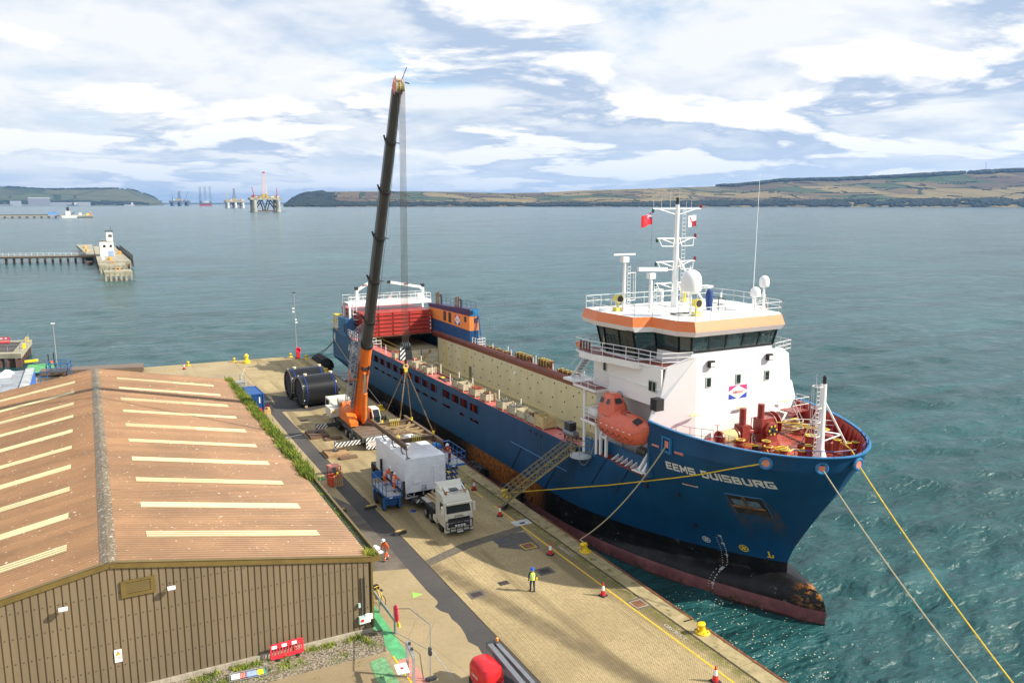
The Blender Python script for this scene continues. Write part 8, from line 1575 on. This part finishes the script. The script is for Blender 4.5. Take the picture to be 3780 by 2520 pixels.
mb.prism([(a,b) for a,b in prof],-1.2,1.2,'x');mb.build('cab_body',CAB,TK);mb=MB();mb.loft([[(-1.2,.32,2.85),(1.2,.32,2.85),(1.2,2.25,2.85),(-1.2,2.25,2.85)],[(-1.1,.62,3.35),(1.1,.62,3.35),(1.15,2.25,3.45),(-1.15,2.25,3.45)],[(-.95,1.0,3.5),(.95,1.0,3.5),(1.1,2.3,3.78),(-1.1,2.3,3.78)],[(-.9,1.9,3.66),(.9,1.9,3.66),(1.15,2.45,3.98),(-1.15,2.45,3.98)]]);mb.build('roof_cap',CAB,TK)
MB().add([(-1.08,.0,1.98),(1.08,.0,1.98),(1.0,.27,2.78),(-1.0,.27,2.78)],[(0,1,2,3)]).build('windscreen',mat('windscreen_glass',(.012,.016,.015),.08,spec=.18,var=.3),TK);MB().bar((-1.12,-.08,2.83),(1.12,-.08,2.83),.3,.14).build('sun_visor',CAB,TK)
for s in (-1,1):
 MB().add([(s*1.215,.35,2.0),(s*1.215,1.2,2.0),(s*1.215,1.15,2.7),(s*1.215,.55,2.7)],[(0,1,2,3)]).build('side_window',GLASS,TK);mb=MB();mb.b2((s*1.28,.02,1.95),(s*1.5,.2,2.65));mb.build('mirror',CAB,TK);MB().b2((s*1.28,.21,2.0),(s*1.48,.23,2.6)).build('mirror_glass',TB,TK)
 MB().b2((s*.62,-.05,.95),(s*1.15,.03,1.14)).build('headlight',mat('lamp_glass',(.7,.72,.75),.08,.3),TK);MB().b2((s*.8,.0,1.62),(s*1.15,.04,1.78)).build('upper_lamp',mat('lamp_glass',0),TK);MB().b2((s*.75,.55,3.12),(s*1.0,.6,3.28)).build('roof_lamp',mat('lamp_glass',0),TK);MB().lathe([(.09,0),(.09,.2)],(s*.8,.75,3.42),8).build('amber_beacon',mat('beacon_orange',0),TK)
 MB().lathe([(.28,-.14),(.5,-.12),(.52,0),(.5,.12),(.28,.14)],(s*1.02,.98+.35,.52),20,'x').build('wheel',BLACK,TK,smooth=True)
 for y in (3.55,4.75):w_=MB().lathe([(.25,-.25),(.5,-.23),(.52,0),(.5,.23),(.25,.25)],(s*.98,y,.52),20,'x').build('wheel',BLACK,TK,smooth=True);MB().lathe([(.25,-.02),(.12,.06)],(s*1.22,y,.52),12,'x').build('hub',STEEL,w_);MB().b2((s*.72,y-.6,1.04),(s*1.22,y+.6,1.12)).build('mudguard',TB,TK)
 MB().b2((s*.75,2.0,.5),(s*1.2,2.95,.98)).build('fuel_tank',CAB,TK)
MB().b2((-1.2,-.03,.35),(1.2,.25,.78)).build('bumper',CAB,TK);MB().b2((-.95,-.06,1.2),(.95,.02,1.55)).build('grille',TB,TK);MB().b2((-.95,-.05,.8),(.95,.04,1.12)).build('grille',TB,TK);MB().b2((-.5,2.2,.6),(.5,6.0,.95)).build('chassis',TB,TK);MB().lathe([(.55,0),(.55,.12)],(0,4.1,1.0),18).build('fifth_wheel',DARK,TK);MB().b2((-.9,2.35,.95),(.9,2.75,2.1)).build('rear_stack',TB,TK)
mb=MB()
for z in (.45,.72,1.05,1.38):mb.tube((-.85,-.22,z),(.85,-.22,z),.04,6)
for x in (-.85,-.3,.3,.85):mb.tube((x,-.22,.4),(x,-.2,1.5),.04,6)
for s in (-1,1):mb.path([(s*.85,-.22,1.35),(s*1.18,-.12,1.35),(s*1.18,-.12,.7),(s*.85,-.22,.6)],.035,6)
mb.tube((-1.2,-.12,.33),(1.2,-.12,.33),.05,6);mb.build('bull_bar',TB,TK)
for k in range(4):MB().lathe([(.1,0),(.1,.08)],(-.36+k*.24,-.34,1.0),12,'y').build('spotlight',mat('lamp_glass',0),TK)
for k in range(5):MB().lathe([(.1,0),(.1,.08)],(-.5+k*.25,.62,3.52),12,'y').build('spotlight',mat('lamp_glass',0),TK)
mb=MB();mb.path([(-1.0,.8,3.4),(-.9,.65,3.62),(.9,.65,3.62),(1.0,.8,3.4)],.03,6);[mb.tube((s*.85,.6,3.4),(s*.85,1.5,3.7),.04,6) for s in (-1,1)];mb.build('light_bar',TB,TK);MB().box((0,1.2,3.60),(.7,.55,.04)).build('roof_hatch',TB,TK)
put_text('SCANIA',lambda u,v:(-.42+u,-.065+.0,1.64+v),.2,BLACK,TK,xs=1.15,bold=.004);MB().b2((-.26,-.28,.38),(.26,-.26,.49)).build('number_plate',SIGNW,TK);put_text('SC67 MMK',lambda u,v:(-.22+u,-.285,.40+v),.09,BLACK,TK)
# scissor lifts
def scissor_lift(loc,rz,label,deckz,base_at=(0,0),ex=(0.9,2.1),stages=3):
 t=thing('scissor_lift',label,'scissor lift',loc,rz,'blue scissor lifts');w,l=ex
 MB().b2((-w*.85,-l*.6,.45),(w*.85,l*.6,.95)).build('chassis',LIFTBLUE,t);MB().b2((-w*1.05,-l*.5,.5),(-w*.75,l*.5,1.1)).build('battery_box',TB,t)
 for sx in (-1,1):
  for sy in (-1,1):MB().lathe([(.2,-.13),(.36,-.12),(.4,0),(.36,.12),(.2,.13)],(sx*w*.92,sy*l*.5,.4),16,'x').build('wheel',BLACK,t,smooth=True);MB().b2((sx*w*1.0-.1,sy*l*.68-.1,.25),(sx*w*1.0+.1,sy*l*.68+.1,1.25)).build('stabiliser',LIFTBLUE,t)
 z0=.95;dz=(deckz-.25-z0)/stages
 for k in range(stages):
  for s in (-1,1):
   for a,b in ((-1,1),(1,-1)):MB().bar((s*w*.55,a*l*.5,z0+k*dz),(s*w*.55,b*l*.5,z0+(k+1)*dz),.09,.16).build('scissor_arm',LIFTBLUE,t)
  MB().tube((-w*.55,-l*.5,z0+(k+.0)*dz),(w*.55,-l*.5,z0+k*dz),.05).build('cross_pin',LIFTBLUE,t)
 mb=MB();[mb.bar((-.2,-l*.72,.5+.28*k),(.2,-l*.72,.5+.28*k),.04) for k in range(4)];mb.build('ladder',LIFTBLUE,t)
 MB().b2((-w,-l,deckz-.22),(w,l,deckz-.04)).build('deck_frame',LIFTBLUE,t);MB().b2((-w+.05,-l+.05,deckz-.04),(w-.05,l-.05,deckz)).build('deck_floor',mat('lift_floor',(.36,.38,.38),.6,var=.15),t)
 mb=MB();rail(mb,[(-w,-l,deckz),(w,-l,deckz),(w,l,deckz),(-w,l,deckz),(-w,-l,deckz)],1.1,(1,.5),1.0,.035);mb.build('guard_rail',LIFTBLUE,t);MB().b2((-w,l-.06,deckz+.5),(-w+.9,l-.02,deckz+1.1)).build('sign_panel',LIFTBLUE,t);MB().b2((-w*.6,-l-.02,deckz-.18),(-w*.2,-l-.005,deckz-.08)).build('label_plate',SIGNW,t)
 return t
scissor_lift((-11.2,67.1,0),0,'blue scissor lift carrying two workers, left of the wrapped module',1.55,ex=(.72,2.0),stages=2)
scissor_lift((-4.85,67.6,0),0,'raised blue scissor lift with one worker, right of the wrapped module',3.35,ex=(.85,1.9),stages=4)
# black ribbed tanks
RIB=mat('black_ribbed_plastic',(.028,.030,.034),.30,var=.15,scale=.8)
def tank(loc,rz,label,L=4.9,r=2.05):
 t=thing('ribbed_tank',label,'tank',loc,rz,'large black ribbed plastic tanks');prof=[(r-.28,-L/2+.02),(r-.02,-L/2)];n=46
 for k in range(n):
  a=-L/2+.15+(L-.3)*k/n;s_=(L-.3)/n;prof+=[(r-.03,a),(r+.02,a+s_*.35),(r+.02,a+s_*.7),(r-.03,a+s_*.98)]
 prof+=[(r-.02,L/2),(r-.28,L/2-.02)];MB().lathe(prof,(0,0,r),64,'x',cap=False).build('shell',RIB,t,smooth=True)
 for s in (-1,1):MB().lathe([(r-.1,s*(L/2-.25)),(r-.1,s*(L/2-.3))],(0,0,r),48,'x').build('end_wall',mat('tank_end',(.012,.012,.014),.6),t)
 for k in range(15):
  x=-r+.2+k*(2*r-.3)/15;hh=math.sqrt(max(0,(r-.15)**2-x*x));MB().bar((-L/2+.18,x-hh*.3,r-hh*.95),(-L/2+.18,x+hh*.3,r+hh*.95),.03,.05,(1,0,0)).build('end_rib',mat('tank_rib_grey',(.09,.09,.10),.5),t)
 for x in (-L/2+.62,L/2-.45):MB().ring((x,0,r),r+.04,.035,'x',56,5).build('blue_strap',mat('strap_blue',(.01,.09,.55),.6),t)
 for x,m_ in ((-L/2+1.0,1),(L/2-.35,1)):MB().lathe([(.22,0),(.22,.18),(.26,.2),(.24,.26)],(x,-.05,2*r),14).build('nozzle_cap',mat('cap_cream',(.72,.62,.42),.5),t)
 MB().lathe([(.16,0),(.2,.12)],(L/2-.3,-r*.86,r*1.55),10,'x').build('nozzle_cap',mat('cap_cream',0),t)
 for a in (.2,1.4,2.6,3.6,4.7,5.6):MB().box((-L/2+.2,(r+.02)*math.cos(a),r+(r+.02)*math.sin(a)),(.14,.1,.1)).build('edge_clip',SIGNW,t)
 for x in (-L/2+.6,L/2-.6):
  for s in (-1,1):MB().box((x,s*.95,.12),(.35,.8,.24)).build('chock',WOOD,t)
 return t
tank((-7.5,107.2,.1),R(5),'black ribbed tank with blue straps, nearer of the two');tank((-7.7,112.5,.1),R(3),'black ribbed tank with blue straps, farther and half hidden')
t=thing('tank_fitting','dark valve assembly and red box at the right end of the nearer tank','fitting',(-4.6,107.4,0));MB().lathe([(.5,0),(.5,.4),(.3,.5)],(0,0,2.0),14,'x').build('flange',DARK,t);MB().box((.2,-.2,.5),(.7,.7,.7)).build('red_box',RED,t);MB().box((.0,0,1.2),(.3,.3,1.6)).build('stand',DARK,t)
# timber mats and small quay things
MATW=mat('mat_timber',(.36,.22,.11),.8,var=.25,scale=1.5,bump=.2)
def timber_mat(x,y,sx,sy,h,n,label,m,rz=0.0,z=0.0):
 t=thing('timber_mat',label,'timber mat',(x,y,z),rz,'timber mats under the crane feet')
 for k in range(n):MB().box((0,-sy/2+(k+.5)*sy/n,h/2),(sx,sy/n-.03,h)).build('baulk',m,t)
 return t
timber_mat(-11.2,84.2,2.3,2.6,.33,5,'light brown timber mat under the nearer striped outrigger',MATW);timber_mat(-10.4,82.2,1.9,.9,.2,4,'low brown boards in front of the nearer timber mat',WOODDK)
timber_mat(-11.2,92.3,2.2,3.0,.33,5,'dark timber mat under the farther outrigger',WOODDK);timber_mat(-9.9,89.9,2.0,.9,.22,4,'dark boards in front of the farther timber mat',WOODDK)
def skid(x,y,rz,label):
 t=thing('skid_block',label,'timber block',(x,y,0),rz,'dark blocks topped with yellow timber on the quay');MB().box((0,0,.12),(1.15,.16,.24)).build('dark_baulk',TD,t);MB().box((.05,.12,.28),(.85,.14,.10)).build('yellow_timber',mat('yellow_timber',(.62,.44,.14),.7,var=.15),t)
skid(-12.8,66.95,R(4),'dark block with yellow timber beside the left lift');skid(-12.4,60.35,R(6),'dark block with yellow timber left of the truck wheels');skid(-15.5,67.3,R(4),'dark block with yellow timber near the shed gutter, farther');skid(-15.9,60.9,R(4),'dark block with yellow timber near the shed gutter, nearer')
t=thing('man_basket','orange crane man basket cage standing on the asphalt strip','cage',(-14.0,74.6,0),R(4));OR2=mat('basket_orange',(.70,.09,.03),.45,var=.1);mb=MB();[mb.b2((a-.04,b-.04,0),(a+.04,b+.04,1.95)) for a in (-.5,.5) for b in (-.5,.5)];mb.build('corner_post',OR2,t)
MB().b2((-.55,-.55,1.95),(.55,.55,2.0)).build('roof',mat('basket_roof',(.75,.25,.18),.5),t);MB().b2((-.5,-.5,.05),(.5,.5,.1)).build('floor',OR2,t)
for a,b in (((-.52,-.5,.1),(-.48,.5,.95)),((.48,-.5,.1),(.52,.5,.95)),((-.5,.48,.1),(.5,.52,.95)),((-.5,-.52,.1),(.0,-.48,.95))):MB().b2(a,b).build('side_panel',OR2,t)
mb=MB();[mb.bar((-.5,s*.5,1.0),(.5,s*.5,1.0),.06) for s in (-1,1)];mb.build('rail',OR2,t);mb=MB();mb.path([(-.3,-.5,1.9),(0,-.5,1.3),(.3,-.5,1.9)],.025);mb.build('sling',BLACK,t);MB().box((.15,-.55,1.35),(.18,.1,.2)).build('hook',SAFETY,t)
t=thing('wooden_pallet','wooden pallet leaning against the orange man basket','pallet',(-13.75,73.95,0),R(4));t.rotation_euler=(R(-10),0,R(4))
for k in range(5):MB().b2((-.42+k*.19,-.03,0),(-.30+k*.19,0,1.15)).build('slat',WOOD,t)
for z in (.05,.52,1.0):MB().b2((-.44,.0,z),(.5,.09,z+.1)).build('bearer',WOOD,t)
t=thing('clothes_tray','dark bench heaped with folded orange overalls by the shed','tray',(-15.8,72.3,0));MB().box((0,0,.3),(1.1,.6,.12)).build('top',TD,t);[MB().box((s*.45,0,.12),(.1,.5,.24)).build('leg',WOOD,t) for s in (-1,1)]
for k,(a,m_) in enumerate(((-.2,HIORANGE),(.05,HIORANGE),(.3,mat('cloth_pink',(.6,.4,.4),.8)))):MB().loft([[(a+r*math.cos(u)*1.2,r*math.sin(u),.36+z) for u in (q*math.pi/4 for q in range(8))] for z,r in ((0,.22),(.12,.2),(.2,.08))]).build('folded_overall',m_,t)
t=thing('tool_pile','yellow and grey tools with a bucket lying by the shed gutter','tools',(-16.4,74.6,0));[MB().tube((-.8+k*.25,-.7,.1),(-.2+k*.2,.9,.15),.05).build('tool_pole',SAFETY if k%2 else STEEL,t) for k in range(4)];MB().lathe([(.22,0),(.28,.3)],(.7,-.3,0),12).build('bucket',mat('bucket_grey',(.12,.14,.14),.4),t);MB().box((.95,.4,.15),(.5,.4,.3),.4,(.6,.6)).build('bag',BLACK,t)
t=thing('wrap_bale','crumpled white plastic bale with a long white strap on the concrete','plastic bale',(-17.3,96.5,0));MB().loft([[(r*math.cos(u)*.9,r*math.sin(u),z) for u in (q*math.pi/5 for q in range(10))] for z,r in ((0,.7),(.5,.8),(.95,.5),(1.1,.15))]).build('bale',WRAP,t,smooth=True);pts=[(.5,-2.8,.05),(1.6,-3.9,.03),(3.0,-3.4,.03),(4.6,-3.0,.03)];mb=MB();mb.path(pts,.05,4);mb.build('strap',SIGNW,t)
t=thing('blue_container','small blue shipping container beside the shed','container',(-15.9,108.6,0),R(2));CB=mat('container_blue',(.012,.085,.30),.45,var=.12)
def corr_wall(mb,x,y0,y1,z0,z1,ax):
 n=12;pts=[]
 for k in range(n):a=y0+(y1-y0)*k/n;s_=(y1-y0)/n;pts+=[(a,0),(a+s_*.35,0),(a+s_*.5,.06),(a+s_*.85,.06)]
 pts.append((y1,0));m_=len(pts);f=(lambda p,q,z:(x+q,p,z)) if ax=='x' else (lambda p,q,z:(p,x-q,z));mb.add([f(p,q,z0) for p,q in pts]+[f(p,q,z1) for p,q in pts],[(i,i+1,m_+i+1,m_+i) for i in range(m_-1)])
MB().b2((-1.15,-2.3,.1),(1.12,2.3,2.48)).build('core',CB,t)
mb=MB();corr_wall(mb,1.14,-2.3,2.3,.15,2.45,'x');mb.build('side_wall',CB,t);mb=MB();corr_wall(mb,-2.32,-1.15,1.15,.15,2.45,'y');mb.build('end_wall',CB,t)
mb=MB();[mb.b2((a-.07,b-.07,0),(a+.07,b+.07,2.6)) for a in (-1.18,1.2) for b in (-2.38,2.36)];[mb.b2((-1.18,b-.06,z-.07),(1.2,b+.06,z+.07)) for b in (-2.38,2.36) for z in (.08,2.53)];[mb.b2((a-.06,-2.38,z-.07),(a+.06,2.36,z+.07)) for a in (-1.18,1.2) for z in (.08,2.53)];mb.build('frame',CB,t)
for k in range(9):MB().b2((-1.1,-2.25+k*.5,2.5),(1.12,-2.25+k*.5+.4,2.54)).build('roof_rib',CB,t)
MB().b2((.6,-2.42,1.3),(.75,-2.4,2.1)).build('label_plate',SIGNW,t);MB().b2((-1.0,-2.4,.15),(-.2,-2.38,.22)).build('orange_mark',ORANGE,t)
for i,(x,y,s,m_,lab) in enumerate(((-14.4,105.4,.55,mat('carton',(.50,.33,.15),.8),'brown carton stack at the foot of the blue container'),(-15.4,105.5,.5,RED,'red box by the brown cartons at the container'),(-13.9,106.2,.5,TD,'dark bag beside the cartons at the container'))):
 t=thing('site_box',lab,'box',(x,y,0));MB().box((0,0,s/2),(s*1.5,s*1.2,s),.2*i).build('box',m_,t);MB().box((.1,0,s+.15),(s*.7,s*.7,.3),.5).build('box',m_,t)
t=thing('cable_heap','tangled orange cable behind the dark bag near the container','cable',(-13.8,109.0,.02));mb=MB();mb.path([(.5*math.cos(a)*(1+.3*math.sin(a*3.3)),.9*math.sin(a*1.1),.05+.01*(k%5)) for k,a in enumerate([q*.35 for q in range(60)])],.025,4);mb.build('cable',OR2,t)
t=thing('guard_rails','grey guard rail pen just beyond the blue container','railing',(0,0,0));mb=MB();rail(mb,[(-17.5,118.2,0),(-14.1,118.0,0),(-14.2,120.4,0),(-17.5,121.0,0)],1.25,(1,.5),1.2,.04);mb.build('rails',STEEL,t);t=thing('guard_rails','low grey guard rail frame farther up beside the white curved line','railing',(0,0,0));mb=MB();rail(mb,[(-18.6,126.8,0),(-14.4,126.4,0),(-14.0,124.8,0)],1.2,(1,.5),1.6,.035);mb.build('rails',STEEL,t)
MB().b2((-16.6,120.6,0),(-14.6,122.0,1.2)).build('fence_stack',STEEL);tag(bpy.data.objects['fence_stack'],'stack of grey fence panels inside the guard rails','fence stack')
def cone():
 t=thing('traffic_cone','x','traffic cone',(0,0,0),0,'red and white traffic cones');MB().box((0,0,.04),(.52,.52,.08),0,(.9,.9)).build('base',BLACK,t)
 MB().lathe([(.19,.08),(.125,.42)],(0,0,0),16).build('cone_body',RED,t,smooth=True);MB().lathe([(.126,.42),(.075,.76)],(0,0,0),16).build('white_sleeve',SIGNW,t,smooth=True);MB().lathe([(.076,.76),(.035,1.0)],(0,0,0),16).build('cone_top',RED,t,smooth=True);return t
c0=cone()
for i,(x,y,lab) in enumerate(((-3.54,32.13,'red and white cone nearest the bottom picture edge'),(-3.46,43.7,'red and white cone at the sunlit edge of the ship shadow'),(-3.34,51.2,'red and white cone beside the yellow framed cover'),(-3.26,60.1,'red and white cone at the foot of the gangway'),(-2.5,67.1,'red and white cone beside the raised right lift'),(-3.3,107.7,'red and white cone between tank fitting and crane boom'),(-3.1,130.5,'red and white cone behind the farther tank'),(-20.9,141.0,'red and white cone alone near the far quay edge'))):
 if i==0:c0.location=(x,y,.003);c0['label']=lab
 else:dup(c0,(x,y,.003),.3*i,lab)
t=thing('blue_rag','crumpled blue rag with hanging line below the wrapped module','rag',(-9.6,64.6,.01));MB().loft([[(r*math.cos(u)*(1+.4*math.sin(3*u)),r*math.sin(u),z) for u in (q*math.pi/5 for q in range(10))] for z,r in ((0,.28),(.06,.22),(.12,.06))]).build('cloth',mat('rag_blue',(.02,.06,.3),.8),t);MB().tube((-.1,0,.1),(-.2,0,1.4),.015,4).build('line',mat('rag_blue',0),t)
# people
def person(loc,rz,label,joints,suit,helmet,vest=None,legs_m=None,bands=True,scale=1.0):
 """joints: dict name -> (x, y, z) with the person facing -Y locally; one continuous skinned body"""
 t=thing('person',label,'person',loc,rz,None);J=joints
 order=[('pelvis',None,.155),('belly','pelvis',.15),('chest','belly',.175),('neck','chest',.065),('head','neck',.10),('crown','head',.085),('shL','chest',.085),('elL','shL',.055),('wrL','elL',.038),('shR','chest',.085),('elR','shR',.055),('wrR','elR',.038),('hipL','pelvis',.11),('knL','hipL',.075),('anL','knL',.055),('toeL','anL',.05),('hipR','pelvis',.11),('knR','hipR',.075),('anR','knR',.055),('toeR','anR',.05)]
 idx={};vs=[];es=[];rad=[]
 for n_,par,r in order:
  idx[n_]=len(vs);vs.append(Vector(J[n_]));rad.append(r)
  if par:es.append((idx[par],idx[n_]))
 for s in 'LR':
  w=Vector(J['wr'+s]);e=Vector(J['el'+s]);d_=(w-e).normalized();sd_=d_.cross(Vector((0,1,0)) if abs(d_.y)<.9 else Vector((1,0,0))).normalized();pm=w+d_*.07;idx['palm'+s]=len(vs);vs.append(pm);rad.append(.036);es.append((idx['wr'+s],idx['palm'+s]))
  for k,(off,ln) in enumerate(((-.034,.06),(-.011,.07),(.012,.066),(.034,.052))):b=pm+d_*.03+sd_*off;i_=len(vs);vs+=[b,b+d_*ln*.6+Vector((0,0,-.008)),b+d_*ln+Vector((0,-.01,-.025))];rad+=[.011,.010,.008];es+=[(idx['palm'+s],i_),(i_,i_+1),(i_+1,i_+2)]
  i_=len(vs);vs+=[w+d_*.035-sd_*.045,w+d_*.08-sd_*.065];rad+=[.013,.010];es+=[(idx['palm'+s],i_),(i_,i_+1)]
 me=bpy.data.meshes.new('body');me.from_pydata([tuple(v) for v in vs],es,[]);o=link('body_tmp',me);sk=o.modifiers.new('s','SKIN');ss=o.modifiers.new('u','SUBSURF');ss.levels=1;ss.render_levels=1
 for i,r in enumerate(rad):v=me.skin_vertices[0].data[i];v.radius=(r,r*(.78 if i in (0,1,2) else 1));v.use_root=(i==0)
 bpy.context.view_layer.update();bm_=bpy.data.meshes.new_from_object(o.evaluated_get(bpy.context.evaluated_depsgraph_get()));bpy.data.objects.remove(o)
 bm_.name='body';bm_.materials.clear();[bm_.materials.append(m_) for m_ in (suit,SKIN,BLACK,legs_m or suit)]
 bm_.polygons.foreach_set('use_smooth',[True]*len(bm_.polygons));hz_=J['neck'][2]+.02;keys=list(idx)
 for p_ in bm_.polygons:
  c=p_.center;k=min(keys,key=lambda n_:(Vector(J[n_]) if n_ in J else vs[idx[n_]]).__sub__(c).length);p_.material_index=1 if k in ('head','crown','neck','palmL','palmR') and (k!='neck' or c.z>hz_) else 2 if k in ('toeL','toeR') else 3 if k[:2] in ('hi','kn','an','pe') else 0
 link('body',bm_,t);hd=Vector(J['head']);up_=(Vector(J['crown'])-Vector(J['neck'])).normalized()
 f_=J.get('face',(0,-1,0));f_=Vector(f_).normalized();sd_=f_.cross(up_).normalized()
 MB().box(tuple(hd+f_*.105),(.03,.03,.04)).build('nose',SKIN,t)
 for s in (-1,1):MB().box(tuple(hd+f_*.095+sd_*s*.035+up_*.03),(.018,.018,.012)).build('eye',BLACK,t);MB().box(tuple(hd+sd_*s*.10),(.03,.03,.05)).build('ear',SKIN,t)
 MB().box(tuple(hd+f_*.098-up_*.05),(.04,.015,.012)).build('mouth',RED,t)
 o=MB().lathe([(.165,.0),(.15,.02),(.14,.08),(.10,.145),(.03,.17)],(0,0,0),16).build('helmet',helmet,t,smooth=True);o.location=hd+up_*.035;o.rotation_mode='QUATERNION';o.rotation_quaternion=up_.to_track_quat('Z','Y');MB().box((f_.x*.15,f_.y*.15,.01),(.14,.14,.02)).build('peak',helmet,o)
 b0,b1=Vector(J['pelvis']),Vector(J['chest']);ax=(b1-b0).normalized()
 vm=vest or None
 if vm:
  q=ax.to_track_quat('Z','Y');rgs=[[tuple(q@Vector((w_*math.cos(a),d2*math.sin(a),0))+b0+(b1-b0)*f2) for a in (2*math.pi*k/18 for k in range(18))] for f2,w_,d2 in ((-.12,.195,.16),(.3,.185,.15),(.8,.215,.17),(1.25,.20,.14),(1.42,.11,.09))];MB().loft(rgs,cap=False).build('vest',vm,t,smooth=True)
  if bands:
   for f2,w_,d2 in ((.12,.20,.162),(.52,.205,.166)):
    MB().loft([[tuple(q@Vector((w_*math.cos(a),d2*math.sin(a),0))+b0+(b1-b0)*f3) for a in (2*math.pi*k/18 for k in range(18))] for f3 in (f2,f2+.12)],cap=False).build('reflective_band',mat('reflective',(.62,.64,.62),.35),t)
   for s in (-1,1):
    c_=[tuple(q@Vector((s*.09+dx_,y_,0))+b0+(b1-b0)*f3) for dx_,y_,f3 in ((-.025,.178,.6),(.025,.178,.6),(.025,.165,1.2),(-.025,.165,1.2))];MB().add(c_,[(0,1,2,3)]).build('reflective_band',mat('reflective',0),t)
 for s in 'LR':
  k_,a_=Vector(J['kn'+s]),Vector(J['an'+s]);
  if bands and not legs_m:MB().tube(k_.lerp(a_,.45),k_.lerp(a_,.6),.082,10).build('leg_band',mat('reflective',0),t)
  MB().loft([[tuple(Vector(J['toe'+s])+Vector((.055*math.cos(a),.12*math.sin(a)+.05,z))-Vector((0,0,.05))) for a in (2*math.pi*k/10 for k in range(10))] for z in (0,.07,.1)]).build('boot',BLACK if not legs_m is None or True else 0,t)
 return t
def stand(lean=0.0,armL=None,armR=None,stride=0.0,head=0.0):
 """upright pose in metres, leaning forward (-Y) by lean, legs apart by stride"""
 J={'pelvis':(0,0,.95),'belly':(0,-lean*.25,1.12),'chest':(0,-lean*.7,1.32),'neck':(0,-lean*1.0,1.50),'head':(0,-lean*1.15-head,1.61),'crown':(0,-lean*1.2-head*1.1,1.71),'hipL':(.10,0,.90),'knL':(.12,-stride*.35-.02,.50),'anL':(.12,-stride*.55+.02,.09),'toeL':(.13,-stride*.55-.12,.05),'hipR':(-.10,0,.90),'knR':(-.12,stride*.25-.02,.50),'anR':(-.12,stride*.6+.02,.10),'toeR':(-.13,stride*.6-.11,.05)}
 J['shL']=(.20,-lean*.85,1.42);J['shR']=(-.20,-lean*.85,1.42);J['elL']=armL[0] if armL else (.26,-lean*.85+.02,1.14);J['wrL']=armL[1] if armL else (.25,-lean*.85-.08,.90);J['elR']=armR[0] if armR else (-.26,-lean*.85+.02,1.14);J['wrR']=armR[1] if armR else (-.25,-lean*.85-.08,.90);return J
BLUEH=mat('helmet_blue',(.01,.10,.55),.3);WH=mat('helmet_white',(.78,.78,.74),.35);OV=mat('orange_vest',(.85,.22,.10),.8,var=.1)
p=person((-7.55,46.5,.004),R(-25+180+10),'man in yellow vest and blue helmet standing on the quay, seen from behind',stand(.02,stride=.12),NAVY,BLUEH,HIYELLOW,mat('dark_jeans',(.012,.03,.08),.8))
MB().box((-.30,.05,.98),(.1,.16,.16)).build('yellow_glove',SAFETY,p)
person((-15.0,56.15,.006),R(-78),'worker in orange overalls and white helmet walking beside the shed',stand(.16,((.27,.05,1.15),(.20,.0,.92)),((-.24,-.28,1.14),(-.18,-.30,.90)),stride=.42,head=.05),HIORANGE,WH,OV)
person((-11.0,68.2,1.55),R(60),'worker in orange bending forward at the far end of the left lift',stand(.42,((.28,-.50,1.12),(.2,-.72,.98)),((-.28,-.48,1.12),(-.2,-.70,1.0)),stride=.1,head=.05),HIORANGE,WH,OV)
person((-10.85,66.1,1.55),R(110),'worker in orange with raised pole at the near end of the left lift',stand(.12,((.30,-.25,1.18),(.24,-.48,1.12)),((-.28,-.22,1.18),(-.2,-.44,1.14)),stride=.12),HIORANGE,WH,OV)
person((-5.15,66.7,3.35),R(-70),'worker in orange vest and white helmet leaning from the right lift',stand(.24,((.26,-.42,1.2),(.2,-.66,1.08)),((-.26,-.42,1.2),(-.2,-.66,1.08)),stride=.12),mat('maroon_trousers',(.25,.03,.02),.8),WH,OV)
t=person((-5.3,88.7,1.55),0,'crane operator in orange seated inside the glazed crane cab',{'pelvis':(0,0,.55),'belly':(0,-.02,.72),'chest':(0,-.04,.92),'neck':(0,-.05,1.1),'head':(0,-.08,1.21),'crown':(0,-.08,1.31),'hipL':(.1,-.05,.52),'knL':(.12,-.45,.55),'anL':(.12,-.5,.15),'toeL':(.12,-.62,.1),'hipR':(-.1,-.05,.52),'knR':(-.12,-.45,.55),'anR':(-.12,-.5,.15),'toeR':(-.12,-.62,.1),'shL':(.2,-.04,1.02),'elL':(.26,-.2,.82),'wrL':(.2,-.42,.78),'shR':(-.2,-.04,1.02),'elR':(-.26,-.2,.82),'wrR':(-.2,-.42,.78)},HIORANGE,WH,OV)
o=MB().tube((-11.1,67.0,3.1),(-9.95,65.5,2.35),.02,5).build('guide_pole',BLACK);tag(o,'thin dark pole held by the worker on the left lift','pole')
